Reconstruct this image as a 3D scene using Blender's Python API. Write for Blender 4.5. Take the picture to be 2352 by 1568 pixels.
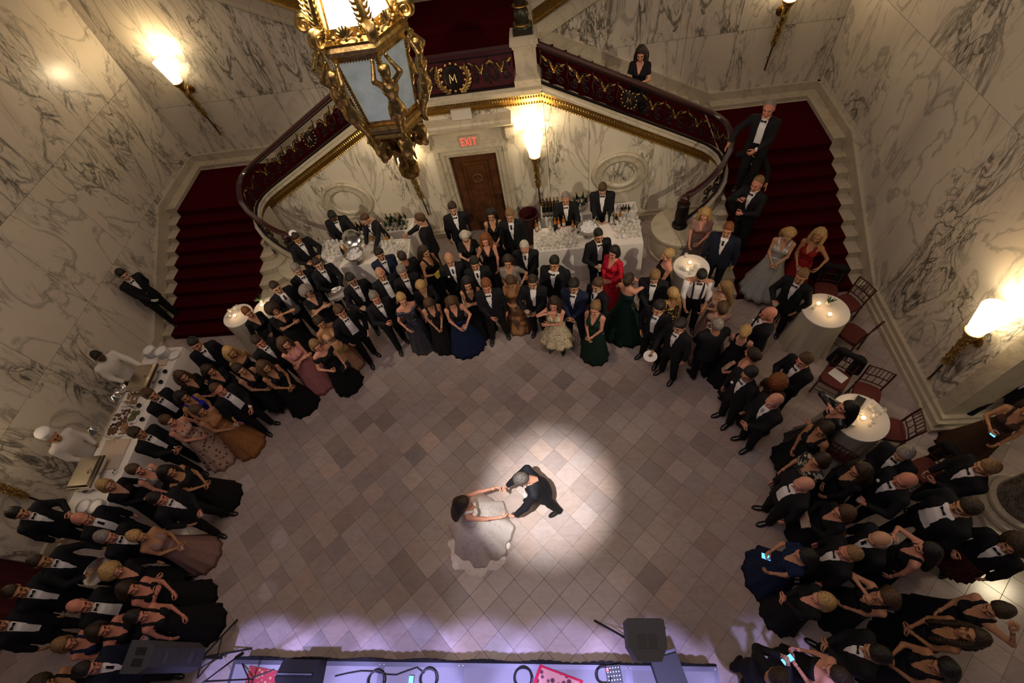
import bpy, math, random
import numpy as np
from mathutils import Vector, Matrix
# ------------------------------------------------------------------ scene, camera, light
for o in list(bpy.data.objects): bpy.data.objects.remove(o, do_unlink=True)
scene = bpy.context.scene
COL = scene.collection
PI = math.pi
CAMH = 8.3439
RIGHT = (0.991141, 0.011713, -0.132298); UP = (0.06405, 0.830468, 0.553373); BACK = (0.116351, -0.556944, 0.82236)
cam_d = bpy.data.cameras.new('camera'); cam = bpy.data.objects.new('camera', cam_d); COL.objects.link(cam)
cam_d.sensor_width = 36.0; cam_d.lens = 1097.16 / 2352 * 36.0; cam_d.clip_start = 0.05; cam_d.clip_end = 200
cam.matrix_world = Matrix(((RIGHT[0], UP[0], BACK[0], 0), (RIGHT[1], UP[1], BACK[1], 0), (RIGHT[2], UP[2], BACK[2], CAMH), (0, 0, 0, 1)))
scene.camera = cam
vs = scene.view_settings
vs.view_transform = 'Standard'; vs.look = 'None'; vs.gamma = 1.0; vs.exposure = 0.0; vs.use_curve_mapping = False
world = bpy.data.worlds.new('world'); scene.world = world; world.use_nodes = True
bg = world.node_tree.nodes['Background']; bg.inputs[0].default_value = (0.85, 0.74, 0.68, 1); bg.inputs[1].default_value = 0.035

def light(name, kind, loc, energy, color, target=None, **kw):
    d = bpy.data.lights.new(name, kind); d.energy = energy; d.color = color
    for k, v in kw.items(): setattr(d, k, v)
    o = bpy.data.objects.new(name, d); COL.objects.link(o); o.location = loc
    if target is not None:
        o.rotation_euler = (Vector(target) - Vector(loc)).to_track_quat('-Z', 'Y').to_euler()
    return o
WARM = (1.0, 0.77, 0.47)
# unseen area lamps added overhead as soft fill, the couple's follow spot and the stage wash
light('ambient_fill', 'AREA', (-1.8, 6.5, 13.0), 230, (1.0, 0.76, 0.52), (-1.8, 6.0, 0), shape='RECTANGLE', size=11, size_y=7)
light('ambient_fill', 'AREA', (-1.8, 1.0, 12.5), 270, (1.0, 0.76, 0.78), (-1.8, 2.4, 0), shape='RECTANGLE', size=7, size_y=4)
light('follow_spot', 'SPOT', (-0.75, -0.45, 10.2), 10500, (1.0, 0.96, 0.95), (-0.52, 2.42, 0), spot_size=math.radians(14.5), spot_blend=1.0, shadow_soft_size=0.05)
for sx in (-5.0, -3.85, -2.7, -1.55, -0.4, 0.75, 2.4):
    light('stage_wash', 'SPOT', (sx, -1.35, 5.4), 1500 if sx < 2 else 900, (0.47, 0.44, 1.0), (sx, -0.62, 0.3), spot_size=math.radians(24), spot_blend=0.3, shadow_soft_size=0.10)
# lamps on the balcony on both sides of the camera, and the lit side hall past the right pier
light('balcony_lamp', 'SPOT', (5.2, 0.2, 7.6), 1500, (1.0, 0.83, 0.60), (-0.6, 8.7, 1.2), spot_size=math.radians(46), spot_blend=0.9, shadow_soft_size=0.12)
light('balcony_lamp', 'SPOT', (-8.7, 0.2, 7.6), 1500, (1.0, 0.83, 0.60), (-3.0, 8.7, 1.2), spot_size=math.radians(46), spot_blend=0.9, shadow_soft_size=0.12)
light('side_hall_lamp', 'POINT', (8.6, 1.4, 4.2), 150, (1.0, 0.82, 0.52), shadow_soft_size=0.25)
for (gx, gy) in ((-5.28, 1.75), (-2.17, 1.28), (-5.25, 0.95)):
    light('pin_spot', 'SPOT', (gx + 0.7, gy - 2.2, 9.0), 260, (0.80, 0.72, 1.0), (gx, gy, 0), spot_size=math.radians(2.1), spot_blend=0.3, shadow_soft_size=0.03)

XC = -1.8          # axis of symmetry of the hall
XL, XR = XC - 7.86, XC + 7.86
YW = 9.05          # marble wall with the door, under the upper flights
YB = 11.08         # back wall behind the flights
LZ = 1.52          # corner landings
CZ = 3.60          # central landing

def ray(u, v):
    a = (u - 1176) / 1097.16; b = (v - 784) / 1097.16
    return np.array([RIGHT[i] * a - UP[i] * b - BACK[i] for i in range(3)])
def at(u, v, z=0.0):
    d = ray(u, v); t = (z - CAMH) / d[2]; return d[0] * t, d[1] * t

# ------------------------------------------------------------------ materials
MATS = {}
def mat(name, color=(0.5, 0.5, 0.5), rough=0.5, metal=0.0, spec=0.5, emit=None, estr=0.0, alpha=1.0, trans=0.0, noise=0.0, nscale=30.0, bump=0.0, sheen=0.0, ior=1.45, coat=0.0):
    if name in MATS: return MATS[name]
    m = bpy.data.materials.new(name); m.use_nodes = True; nt = m.node_tree; b = nt.nodes['Principled BSDF']
    b.inputs['Base Color'].default_value = (*color, 1); b.inputs['Roughness'].default_value = rough; b.inputs['Metallic'].default_value = metal
    b.inputs['Specular IOR Level'].default_value = spec; b.inputs['IOR'].default_value = ior
    if coat: b.inputs['Coat Weight'].default_value = coat
    if sheen: b.inputs['Sheen Weight'].default_value = sheen
    if emit: b.inputs['Emission Color'].default_value = (*emit, 1); b.inputs['Emission Strength'].default_value = estr
    if trans: b.inputs['Transmission Weight'].default_value = trans
    if alpha < 1: b.inputs['Alpha'].default_value = alpha
    if noise or bump:
        tc = nt.nodes.new('ShaderNodeTexCoord'); n = nt.nodes.new('ShaderNodeTexNoise'); n.inputs['Scale'].default_value = nscale; n.inputs['Detail'].default_value = 4
        nt.links.new(tc.outputs['Object'], n.inputs['Vector'])
        if noise:
            r = nt.nodes.new('ShaderNodeValToRGB'); e = r.color_ramp.elements
            e[0].position = 0.3; e[1].position = 0.7
            e[0].color = (*[c * (1 - noise) for c in color], 1); e[1].color = (*[min(1, c * (1 + noise)) for c in color], 1)
            nt.links.new(n.outputs['Fac'], r.inputs['Fac']); nt.links.new(r.outputs['Color'], b.inputs['Base Color'])
        if bump:
            bp = nt.nodes.new('ShaderNodeBump'); bp.inputs['Strength'].default_value = bump; bp.inputs['Distance'].default_value = 0.02
            nt.links.new(n.outputs['Fac'], bp.inputs['Height']); nt.links.new(bp.outputs['Normal'], b.inputs['Normal'])
    MATS[name] = m
    return m

def marble_mat(name, base, vein, scale=1.0, amount=0.5, stretch=(1, 1, 1), rot=(0, 0, 0), rough=0.28, seeded=True, tint=0.08):
    """cream marble, clustered dark veins; every slab gets its own cut through object colour"""
    m = bpy.data.materials.new(name); m.use_nodes = True; nt = m.node_tree; N = nt.nodes; L = nt.links; b = N['Principled BSDF']
    tc = N.new('ShaderNodeTexCoord'); mp = N.new('ShaderNodeMapping'); mp.inputs['Scale'].default_value = stretch; mp.inputs['Rotation'].default_value = rot
    L.new(tc.outputs['Object'], mp.inputs['Vector'])
    vec = mp.outputs['Vector']
    if seeded:
        oi = N.new('ShaderNodeObjectInfo'); sc = N.new('ShaderNodeVectorMath'); sc.operation = 'SCALE'; sc.inputs['Scale'].default_value = 37.0
        L.new(oi.outputs['Color'], sc.inputs[0]); ad = N.new('ShaderNodeVectorMath'); L.new(vec, ad.inputs[0]); L.new(sc.outputs[0], ad.inputs[1]); vec = ad.outputs[0]
    def noise(s, det, rgh, dist, src=vec):
        n = N.new('ShaderNodeTexNoise'); n.inputs['Scale'].default_value = s; n.inputs['Detail'].default_value = det; n.inputs['Roughness'].default_value = rgh; n.inputs['Distortion'].default_value = dist
        L.new(src, n.inputs['Vector']); return n.outputs['Fac']
    def math_(op, a, bb, clamp=False):
        n = N.new('ShaderNodeMath'); n.operation = op; n.use_clamp = clamp
        for i, q in enumerate((a, bb)):
            if isinstance(q, (int, float)): n.inputs[i].default_value = q
            else: L.new(q, n.inputs[i])
        return n.outputs[0]
    def ridge(s, det, dist, width):
        f = noise(s, det, 0.55, dist)
        a = math_('ABSOLUTE', math_('SUBTRACT', f, 0.5), 0)
        return math_('SUBTRACT', 1.0, math_('DIVIDE', a, width), True)   # 1 on the vein
    mask = math_('MULTIPLY', math_('SUBTRACT', noise(0.75 * scale, 3, 0.5, 0.6), 0.55 - 0.16 * amount), 7.0, True)
    v1 = math_('MULTIPLY', ridge(0.95 * scale, 7, 1.2, 0.026), math_('ADD', math_('MULTIPLY', mask, 0.55), 0.45))
    v2 = math_('MULTIPLY', ridge(1.7 * scale, 8, 1.6, 0.034), math_('MULTIPLY', mask, 1.0))
    v3 = math_('MULTIPLY', ridge(4.5 * scale, 6, 1.4, 0.06), math_('MULTIPLY', math_('MULTIPLY', mask, mask), 0.45))
    v = math_('MAXIMUM', math_('MAXIMUM', v1, v2), v3)
    cl = N.new('ShaderNodeMix'); cl.data_type = 'RGBA'; cl.inputs[6].default_value = (*base, 1); cl.inputs[7].default_value = (base[0] * (1 - 1.6 * tint), base[1] * (1 - 1.9 * tint), base[2] * (1 - 2.6 * tint), 1)
    L.new(noise(1.4 * scale, 4, 0.6, 0.8), cl.inputs[0])
    mx = N.new('ShaderNodeMix'); mx.data_type = 'RGBA'; mx.inputs[7].default_value = (*vein, 1)
    L.new(math_('MULTIPLY', v, 0.97), mx.inputs[0]); L.new(cl.outputs[2], mx.inputs[6]); L.new(mx.outputs[2], b.inputs['Base Color'])
    b.inputs['Roughness'].default_value = rough
    MATS[name] = m; return m

def tile_mat(name, seeded):
    m = bpy.data.materials.new(name); m.use_nodes = True; nt = m.node_tree; N = nt.nodes; L = nt.links; b = N['Principled BSDF']
    tc = N.new('ShaderNodeTexCoord'); geo = N.new('ShaderNodeNewGeometry')
    n = N.new('ShaderNodeTexNoise'); n.inputs['Scale'].default_value = 5.0; n.inputs['Detail'].default_value = 8; n.inputs['Roughness'].default_value = 0.65; n.inputs['Distortion'].default_value = 1.0
    mp = N.new('ShaderNodeMapping'); mp.inputs['Scale'].default_value = (1, 2.2, 1); mp.inputs['Rotation'].default_value = (0, 0, 0.5); L.new(geo.outputs['Position'], mp.inputs['Vector']); L.new(mp.outputs['Vector'], n.inputs['Vector'])
    r = N.new('ShaderNodeValToRGB'); e = r.color_ramp.elements; e[0].position = 0.3; e[0].color = (0.86, 0.84, 0.83, 1); e[1].position = 0.62; e[1].color = (1.04, 1.03, 1.02, 1)
    L.new(n.outputs['Fac'], r.inputs['Fac'])
    mx = N.new('ShaderNodeMix'); mx.data_type = 'RGBA'; mx.blend_type = 'MULTIPLY'; mx.inputs[0].default_value = 1.0
    if seeded:
        oi = N.new('ShaderNodeObjectInfo'); L.new(oi.outputs['Color'], mx.inputs[6])
    else:
        at_ = N.new('ShaderNodeAttribute'); at_.attribute_name = 'tone'; L.new(at_.outputs['Color'], mx.inputs[6])
    L.new(r.outputs['Color'], mx.inputs[7]); L.new(mx.outputs[2], b.inputs['Base Color'])
    b.inputs['Roughness'].default_value = 0.15; b.inputs['Specular IOR Level'].default_value = 0.35
    MATS[name] = m; return m

marble_mat('marble_back', (0.66, 0.60, 0.49), (0.055, 0.05, 0.032), scale=0.95, amount=0.62, stretch=(1.7, 1.7, 0.55), rot=(0, math.radians(26), 0))
marble_mat('marble_side', (0.66, 0.60, 0.50), (0.065, 0.06, 0.045), scale=0.75, amount=0.52, stretch=(1.3, 1.35, 0.6), rot=(math.radians(22), 0, 0))
marble_mat('marble_plain', (0.52, 0.465, 0.36), (0.25, 0.21, 0.14), scale=1.4, amount=0.0, tint=0.14, seeded=False, rough=0.35)
marble_mat('marble_column', (0.055, 0.045, 0.038), (0.23, 0.20, 0.16), scale=4.0, amount=1.4, seeded=False, rough=0.2)
tile_mat('floor_tile', True); tile_mat('floor_tile_far', False)
mat('grout', (0.20, 0.17, 0.15), 0.8)
mat('carpet_red', (0.042, 0.0025, 0.0035), 1.0, spec=0.0, noise=0.4, nscale=70, bump=0.6)
mat('gold', (0.52, 0.36, 0.13), 0.36, metal=1.0, noise=0.3, nscale=25, bump=0.25)
mat('gold_dark', (0.34, 0.20, 0.05), 0.42, metal=1.0, noise=0.35, nscale=40, bump=0.3)
mat('gold_pale', (0.62, 0.50, 0.26), 0.4, metal=1.0, noise=0.2, nscale=30)
mat('iron', (0.018, 0.012, 0.012), 0.42, metal=0.6)
mat('mahogany', (0.034, 0.007, 0.007), 0.3, coat=0.25)
mat('oxblood', (0.055, 0.010, 0.012), 0.35)
mat('door_wood', (0.085, 0.030, 0.012), 0.35, noise=0.3, nscale=6)
mat('white_cloth', (0.72, 0.68, 0.62), 0.9, spec=0.2)
mat('sheer_cloth', (0.50, 0.46, 0.35), 0.8, spec=0.2)
mat('black_plastic', (0.014, 0.014, 0.016), 0.5)
mat('chrome', (0.75, 0.74, 0.72), 0.18, metal=1.0)
mat('silver_dull', (0.55, 0.53, 0.50), 0.3, metal=1.0)
mat('glass', (0.95, 0.97, 0.96), 0.05, trans=1.0, spec=0.6)
mat('shade_glow', (1.0, 0.9, 0.7), 0.5, emit=(1.0, 0.80, 0.50), estr=7.0)
mat('bulb_glow', (1.0, 0.95, 0.85), 0.5, emit=(1.0, 0.88, 0.68), estr=26.0)
mat('flame', (1.0, 0.8, 0.5), 0.5, emit=(1.0, 0.72, 0.35), estr=30.0)
mat('lantern_pane_lit', (1.0, 0.95, 0.85), 0.5, emit=(1.0, 0.90, 0.72), estr=9.0)
mat('lantern_pane', (0.40, 0.43, 0.40), 0.22, noise=0.5, nscale=5.5, spec=0.8, emit=(0.75, 0.82, 0.75), estr=0.16)

# ------------------------------------------------------------------ mesh builder
class MB:
    def __init__(s): s.v = []; s.f = []; s.m = []; s.n = 0
    def add(s, verts, faces, mi=0):
        verts = np.asarray(verts, float).reshape(-1, 3); s.v.append(verts)
        for q in faces: s.f.append(tuple(int(i) + s.n for i in q)); s.m.append(mi)
        s.n += len(verts); return s
    def box(s, x0, x1, y0, y1, z0, z1, mi=0, top=1.0):
        cx, cy = (x0 + x1) / 2, (y0 + y1) / 2
        v = [(x0, y0, z0), (x1, y0, z0), (x1, y1, z0), (x0, y1, z0)] + [(cx + (x - cx) * top, cy + (y - cy) * top, z1) for x, y in ((x0, y0), (x1, y0), (x1, y1), (x0, y1))]
        return s.add(v, [(3, 2, 1, 0), (4, 5, 6, 7), (0, 1, 5, 4), (1, 2, 6, 5), (2, 3, 7, 6), (3, 0, 4, 7)], mi)
    def rings(s, rings, cap0=True, cap1=True, mi=0, closed=False):
        k = len(rings[0]); v = np.concatenate([np.asarray(r, float) for r in rings]); f = []
        R = len(rings)
        for a in range(R if closed else R - 1):
            b2 = (a + 1) % R
            for i in range(k): j = (i + 1) % k; f.append((a * k + i, a * k + j, b2 * k + j, b2 * k + i))
        if not closed:
            if cap0: f.append(tuple(range(k - 1, -1, -1)))
            if cap1: f.append(tuple((R - 1) * k + i for i in range(k)))
        return s.add(v, f, mi)
    def lathe(s, prof, c=(0, 0, 0), n=16, mi=0, sx=1, sy=1, cap0=True, cap1=True, ph=0.0):
        a = np.arange(n) * 2 * PI / n + ph
        return s.rings([np.c_[c[0] + r * sx * np.cos(a), c[1] + r * sy * np.sin(a), np.full(n, c[2] + z)] for r, z in prof], cap0, cap1, mi)
    def tube(s, pts, r, n=6, mi=0, cap=True, closed=False, flat=1.0):
        P = np.asarray(pts, float); K = len(P)
        T = (np.roll(P, -1, 0) - np.roll(P, 1, 0)) if closed else np.gradient(P, axis=0)
        T /= np.linalg.norm(T, axis=1)[:, None] + 1e-12
        u = np.cross(T[0], (0, 0, 1.0)); 
        if np.linalg.norm(u) < 1e-3: u = np.cross(T[0], (0, 1.0, 0))
        u /= np.linalg.norm(u); a = np.arange(n) * 2 * PI / n; rs = []
        rad = np.full(K, r) if np.isscalar(r) else np.asarray(r, float)
        for i in range(K):
            u = u - T[i] * (u @ T[i]); u /= np.linalg.norm(u) + 1e-12; w = np.cross(T[i], u)
            rs.append(P[i] + rad[i] * (np.cos(a)[:, None] * u * flat + np.sin(a)[:, None] * w))
        return s.rings(rs, cap, cap, mi, closed)
    def sphere(s, c, r, n=12, m=8, mi=0, sx=1, sy=1, sz=1):
        t = np.linspace(-PI / 2, PI / 2, m + 1)
        return s.lathe([(max(1e-4, r * math.cos(q)), r * sz * math.sin(q)) for q in t], c, n, mi, sx, sy)
    def prism(s, poly, z0, z1, mi=0):
        k = len(poly); v = [(x, y, z0) for x, y in poly] + [(x, y, z1) for x, y in poly]
        f = [tuple(range(k - 1, -1, -1)), tuple(range(k, 2 * k))] + [(i, (i + 1) % k, k + (i + 1) % k, k + i) for i in range(k)]
        return s.add(v, f, mi)
    def extr(s, poly, d, mi=0):
        """planar 3-D polygon pushed by vector d"""
        p = np.asarray(poly, float); k = len(p); v = np.concatenate([p, p + np.asarray(d, float)])
        f = [tuple(range(k - 1, -1, -1)), tuple(range(k, 2 * k))] + [(i, (i + 1) % k, k + (i + 1) % k, k + i) for i in range(k)]
        return s.add(v, f, mi)
    def xform(s, M):
        M = np.asarray(M, float); s.v = [v @ M[:3, :3].T + M[:3, 3] for v in s.v]; return s
    def merge(s, o, M=None, mi=None):
        for v in o.v:
            s.v.append(v if M is None else v @ np.asarray(M)[:3, :3].T + np.asarray(M)[:3, 3])
        s.f += [tuple(i + s.n for i in q) for q in o.f]; s.m += (o.m if mi is None else [mi] * len(o.m)); s.n += o.n; return s
    def data(s, name, mats, smooth=True):
        me = bpy.data.meshes.new(name); V = np.concatenate(s.v) if s.v else np.zeros((0, 3))
        me.from_pydata(V.tolist(), [], s.f)
        for m in (mats if isinstance(mats, (list, tuple)) else [mats]): me.materials.append(MATS[m] if isinstance(m, str) else m)
        if max(s.m, default=0): me.polygons.foreach_set('material_index', s.m)
        me.polygons.foreach_set('use_smooth', [bool(smooth)] * len(me.polygons))
        me.update()
        if smooth == 'auto': me.set_sharp_from_angle(angle=math.radians(38))
        return me
    def obj(s, name, mats, parent=None, smooth='auto', loc=(0, 0, 0), rz=0.0):
        return inst(name, s.data(name, mats, smooth), parent, loc, rz)
def inst(name, me, parent=None, loc=(0, 0, 0), rz=0.0, scale=None):
    o = bpy.data.objects.new(name, me); COL.objects.link(o); o.location = loc
    if rz: o.rotation_euler = (0, 0, rz)
    if scale: o.scale = scale
    if parent is not None: o.parent = parent
    return o
def empty(name, loc=(0, 0, 0), rz=0.0, parent=None):
    o = bpy.data.objects.new(name, None); COL.objects.link(o); o.location = loc; o.rotation_euler = (0, 0, rz); o.empty_display_size = 0.1
    if parent is not None: o.parent = parent
    return o
def tag(o, label, cat, group=None):
    o['label'] = label; o['category'] = cat
    if group: o['group'] = group
    return o
def struct(o, label=None):
    o['kind'] = 'structure'
    if label: o['label'] = label
    return o
def copy_tree(o, parent=None, loc=None, rz=None, name=None):
    c = o.copy(); COL.objects.link(c); c.parent = parent
    if loc is not None: c.location = loc
    if rz is not None: c.rotation_euler = (0, 0, rz)
    for ch in list(o.children): copy_tree(ch, c)
    return c
def mir(side, x):          # mirror a distance from the axis of symmetry to a side (+1 right, -1 left)
    return XC + side * x
random.seed(7); rng = np.random.default_rng(7)
# ------------------------------------------------------------------ floor
TI = np.array([0.236881, -0.236881]); TJ = np.array([0.236881, 0.236881]); T0 = np.array([-2.74819, 3.70231])
floor = struct(MB().box(-11.5, 10.5, -3.2, 13.5, -0.20, -0.010).obj('floor', 'grout', smooth=False), 'diagonal stone tile floor of the hall')
def px(x, y, z):
    d = np.array([x, y, z - CAMH]); w = -(d @ np.array(BACK))
    return 1176 + 1097.16 * (d @ np.array(RIGHT)) / w, 784 - 1097.16 * (d @ np.array(UP)) / w
def inpoly(u, v, P):
    c = False; j = len(P) - 1
    for i in range(len(P)):
        if (P[i][1] > v) != (P[j][1] > v) and u < (P[j][0] - P[i][0]) * (v - P[i][1]) / (P[j][1] - P[i][1]) + P[i][0]: c = not c
        j = i
    return c
OPEN = [(470, 1300), (600, 1010), (720, 890), (900, 800), (1200, 790), (1450, 800), (1600, 890), (1700, 1020), (1760, 1200), (1740, 1400), (1790, 1568), (440, 1568)]
DARK = {(0, 1): .72, (0, 0): .80, (0, -2): .74, (-3, -2): .70, (-4, -3): .70, (-3, -5): .76, (-4, -5): .82, (1, 6): .70, (3, 7): .66, (13, 2): .72, (4, -6): .7, (5, -6): .72, (6, -5): .74, (7, -5): .72, (8, -7): .74, (3, 3): .78, (2, 4): .82, (5, 8): .75, (10, 6): .82, (6, 9): .78}
LITE = {(0, -1): 1.20, (-4, -6): 1.18, (1, -3): 1.20, (8, 7): 1.22, (9, 10): 1.22, (12, 3): 1.22, (12, 1): 1.2, (14, 2): 1.12, (4, 4): 1.12, (2, 2): 1.12, (1, -1): 1.14, (5, 3): 1.15, (10, -5): 1.2}
BASE = np.array([0.37, 0.303, 0.278])
cells = []
for i in range(-45, 60):
    for j in range(-45, 60):
        c = T0 + TI * (i + .5) + TJ * (j + .5)
        if not (-9.8 < c[0] < 10 and -2.6 < c[1] < 9.0): continue
        if c[0] > XC + 8.05 and c[1] > 3.3: continue
        t = DARK.get((i, j)) or LITE.get((i, j)) or float(np.clip(rng.normal(1.0, 0.09), .80, 1.2))
        hue = rng.normal(0, 0.025)
        cells.append((i, j, c, BASE * t * np.array([1 + hue, 1, 1 - hue])))
size = []
for n, (i, j, c, col) in enumerate(cells):
    u, v = px(c[0], c[1], 0)
    if inpoly(u, v, OPEN): size.append((np.hypot(c[0], c[1]), n))
near = set(n for _, n in sorted(size)[:300])
hs = 0.335 * 0.7071 - 0.0022
def tile_mesh(cx=0, cy=0):
    return [(cx - hs, cy, 0), (cx, cy - hs, 0), (cx + hs, cy, 0), (cx, cy + hs, 0)]
tb = MB(); q = [(-hs, 0), (0, -hs), (hs, 0), (0, hs)]; q2 = [(x * .988, y * .988) for x, y in q]
tb.rings([[(x, y, -0.012) for x, y in q], [(x, y, -0.0012) for x, y in q], [(x, y, 0.0) for x, y in q2]], cap0=False)
tile_me = tb.data('tile', 'floor_tile', False)
far = MB(); tones = []
for n, (i, j, c, col) in enumerate(cells):
    if n in near:
        o = inst('tile', tile_me, floor, (c[0], c[1], 0)); o.color = (*col, 1)
    else:
        far.rings([[(c[0] + x, c[1] + y, -0.012) for x, y in q], [(c[0] + x, c[1] + y, -0.0012) for x, y in q], [(c[0] + x * .988, c[1] + y * .988, 0.0) for x, y in q]], cap0=False); tones += [col] * 9
fo = far.obj('tiles', 'floor_tile_far', floor, smooth=False); fo['kind'] = 'stuff'
ca = fo.data.color_attributes.new('tone', 'FLOAT_COLOR', 'CORNER'); cc = []
for p in fo.data.polygons: cc += [(*tones[p.index], 1)] * p.loop_total
ca.data.foreach_set('color', np.array(cc, np.float32).ravel())

# ------------------------------------------------------------------ marble walls made of slabs
def slab(parent, poly, plane, val, thick, seed, mirror=False, material='marble_back'):
    """poly in (a, z); plane 'y' -> a is x ; plane 'x' -> a is y. origin at slab centre, mirrored veins for book-matching"""
    ca_ = sum(p[0] for p in poly) / len(poly); cz_ = sum(p[1] for p in poly) / len(poly)
    sg = -1 if mirror else 1; b = MB()
    loc = [(sg * (a - ca_), z - cz_) for a, z in poly]
    if plane == 'y': b.extr([(a, 0, z) for a, z in loc], (0, thick, 0)); L = (ca_, val, cz_); S = (sg, 1, 1)
    else: b.extr([(0, a, z) for a, z in loc], (thick, 0, 0)); L = (val, ca_, cz_); S = (1, sg, 1)
    o = b.obj('marble_panel', material, parent, smooth=False, loc=L); o.scale = S
    o.color = (random.random() if seed is None else (seed * .137) % 1, (0 if seed is None else seed * .311) % 1, (0 if seed is None else seed * .071) % 1, 1)
    return o
G = 0.004
def rect(a0, a1, z0, z1): return [(a0 + G, z0 + G), (a1 - G, z0 + G), (a1 - G, z1 - G), (a0 + G, z1 - G)]
def core(name, b, label): return struct(b.obj(name, 'marble_plain', smooth=False), label)
# side walls
wl = core('wall_left', MB().box(XL - 0.35, XL - 0.022, 1.35, 13.4, -0.1, 9.5), 'tall veined cream marble wall on the left')
wr = core('wall_right', MB().box(XR + 0.022, XR + 0.35, 3.70, 13.4, -0.1, 9.5), 'tall veined cream marble wall on the right')
for wall, val, th, y0 in ((wl, XL, -0.02, 1.35), (wr, XR, 0.02, 3.70)):
    ys = [y for y in (1.35, 2.9, 4.45, 6.0, 7.55, 9.1, 10.1, YB) if y > y0 + 0.4]; ys = [y0] + ys
    for r, (z0, z1) in enumerate(((0.0, 1.9), (1.9, 3.8), (3.8, 6.0), (6.0, 9.5))):
        for k in range(len(ys) - 1):
            slab(wall, rect(ys[k], ys[k + 1], z0, z1), 'x', val, th, (k // 2) * 3 + r * 5 + (11 if val > 0 else 2), k % 2 == 1, 'marble_side')
# back wall: marble up to the sloping stringers of the upper flights
def ztop(off): return 3.47 + 0.49 * (off - 1.56)
for side, nm in ((-1, 'wall_back_left'), (1, 'wall_back_right')):
    X = lambda o_: mir(side, o_)
    b = MB(); b.extr([(X(1.56), YB + 0.022, 0), (X(7.9), YB + 0.022, 0), (X(7.9), YB + 0.022, ztop(7.9)), (X(1.56), YB + 0.022, ztop(1.56))], (0, 0.3, 0))
    b.box(min(X(1.56), X(1.36)), max(X(1.56), X(1.36)), YB + 0.3, 13.4, 0, 6.0)
    w = core(nm, b, 'veined marble wall behind the %s stair flight' % ('left' if side < 0 else 'right'))
    offs = [1.56, 2.61, 3.66, 4.71, 5.76, 6.81, 7.86]
    for k in range(6):
        a0, a1 = offs[k], offs[k + 1]
        lo = [(X(a0 + G), 0.9), (X(a1 - G), 0.9)]
        zs = 3.05 if k > 0 else None
        if zs:
            slab(w, lo + [(X(a1 - G), zs - G), (X(a0 + G), zs - G)], 'y', YB, 0.02, 3 + (k // 2), k % 2 == 1)
            slab(w, [(X(a0 + G), zs + G), (X(a1 - G), zs + G), (X(a1 - G), ztop(a1)), (X(a0 + G), ztop(a0))], 'y', YB, 0.02, 9 + (k // 2), k % 2 == 1)
        else:
            slab(w, lo + [(X(a1 - G), ztop(a1)), (X(a0 + G), ztop(a0))], 'y', YB, 0.02, 21, False)
    # stringer of the upper flight: white face, gilt frieze, white lip
    t = struct(empty('trim_upper_%s' % ('left' if side < 0 else 'right')), 'white and gilt sloping stringer of the upper flight')
    def band(z0, z1, yo, name, m):
        MB().extr([(X(1.50), YB - yo, ztop(1.5) + z0), (X(8.0), YB - yo, ztop(8.0) + z0), (X(8.0), YB - yo, ztop(8.0) + z1), (X(1.50), YB - yo, ztop(1.5) + z1)], (0, yo + 0.3, 0)).obj(name, m, t, smooth=False)
    band(-0.05, 0.02, 0.07, 'moulding', 'marble_plain'); band(0.02, 0.30, 0.04, 'fascia', 'marble_plain'); band(0.30, 0.36, 0.08, 'moulding', 'gold'); band(0.36, 0.56, 0.06, 'frieze', 'gold_dark'); band(0.56, 0.61, 0.10, 'moulding', 'gold'); band(0.61, 0.72, 0.13, 'lip', 'marble_plain')
rw = core('wall_rear', MB().box(XC - 1.6, XC + 1.6, 13.4, 13.6, 0, 6.5), 'wall behind the central landing')
struct(MB().box(XC - 1.36, XC + 1.36, 13.30, 13.4, CZ, CZ + 0.20).obj('baseboard_rear', 'marble_plain', smooth=False))

# ------------------------------------------------------------------ path of the inner stringer and rail (offset from axis, y, z of the stringer top)
PATH = [(1.60, 8.99, 3.60), (2.3, 8.99, 3.24), (3.1, 8.99, 2.83), (3.9, 8.99, 2.42), (4.6, 8.99, 2.06), (4.88, 8.985, 1.91), (5.04, 8.94, 1.82), (5.16, 8.85, 1.74), (5.22, 8.72, 1.66), (5.235, 8.55, 1.54), (5.20, 8.40, 1.41), (5.10, 8.28, 1.25), (4.94, 8.19, 1.08), (4.76, 8.11, 0.93), (4.55, 8.03, 0.82), (4.38, 7.96, 0.76)]
def zpath(off):
    if off <= 1.6: return 3.60
    return 3.60 - 0.515 * (off - 1.6)
def path_frame(side, pts):
    P = np.array([(mir(side, o_), y, z) for o_, y, z in pts]); T = np.gradient(P, axis=0); T[:, 2] = 0; T /= np.linalg.norm(T, axis=1)[:, None]
    Nn = np.stack([-T[:, 1], T[:, 0], 0 * T[:, 0]], 1)
    if side > 0: Nn = -Nn       # towards the hall
    return P, T, Nn
def sweep(side, pts, prof, b, mi=0):
    P, T, Nn = path_frame(side, pts)
    b.rings([np.array([P[i] + Nn[i] * n_ + np.array([0, 0, z_]) for n_, z_ in prof]) for i in range(len(P))], mi=mi)
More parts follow.
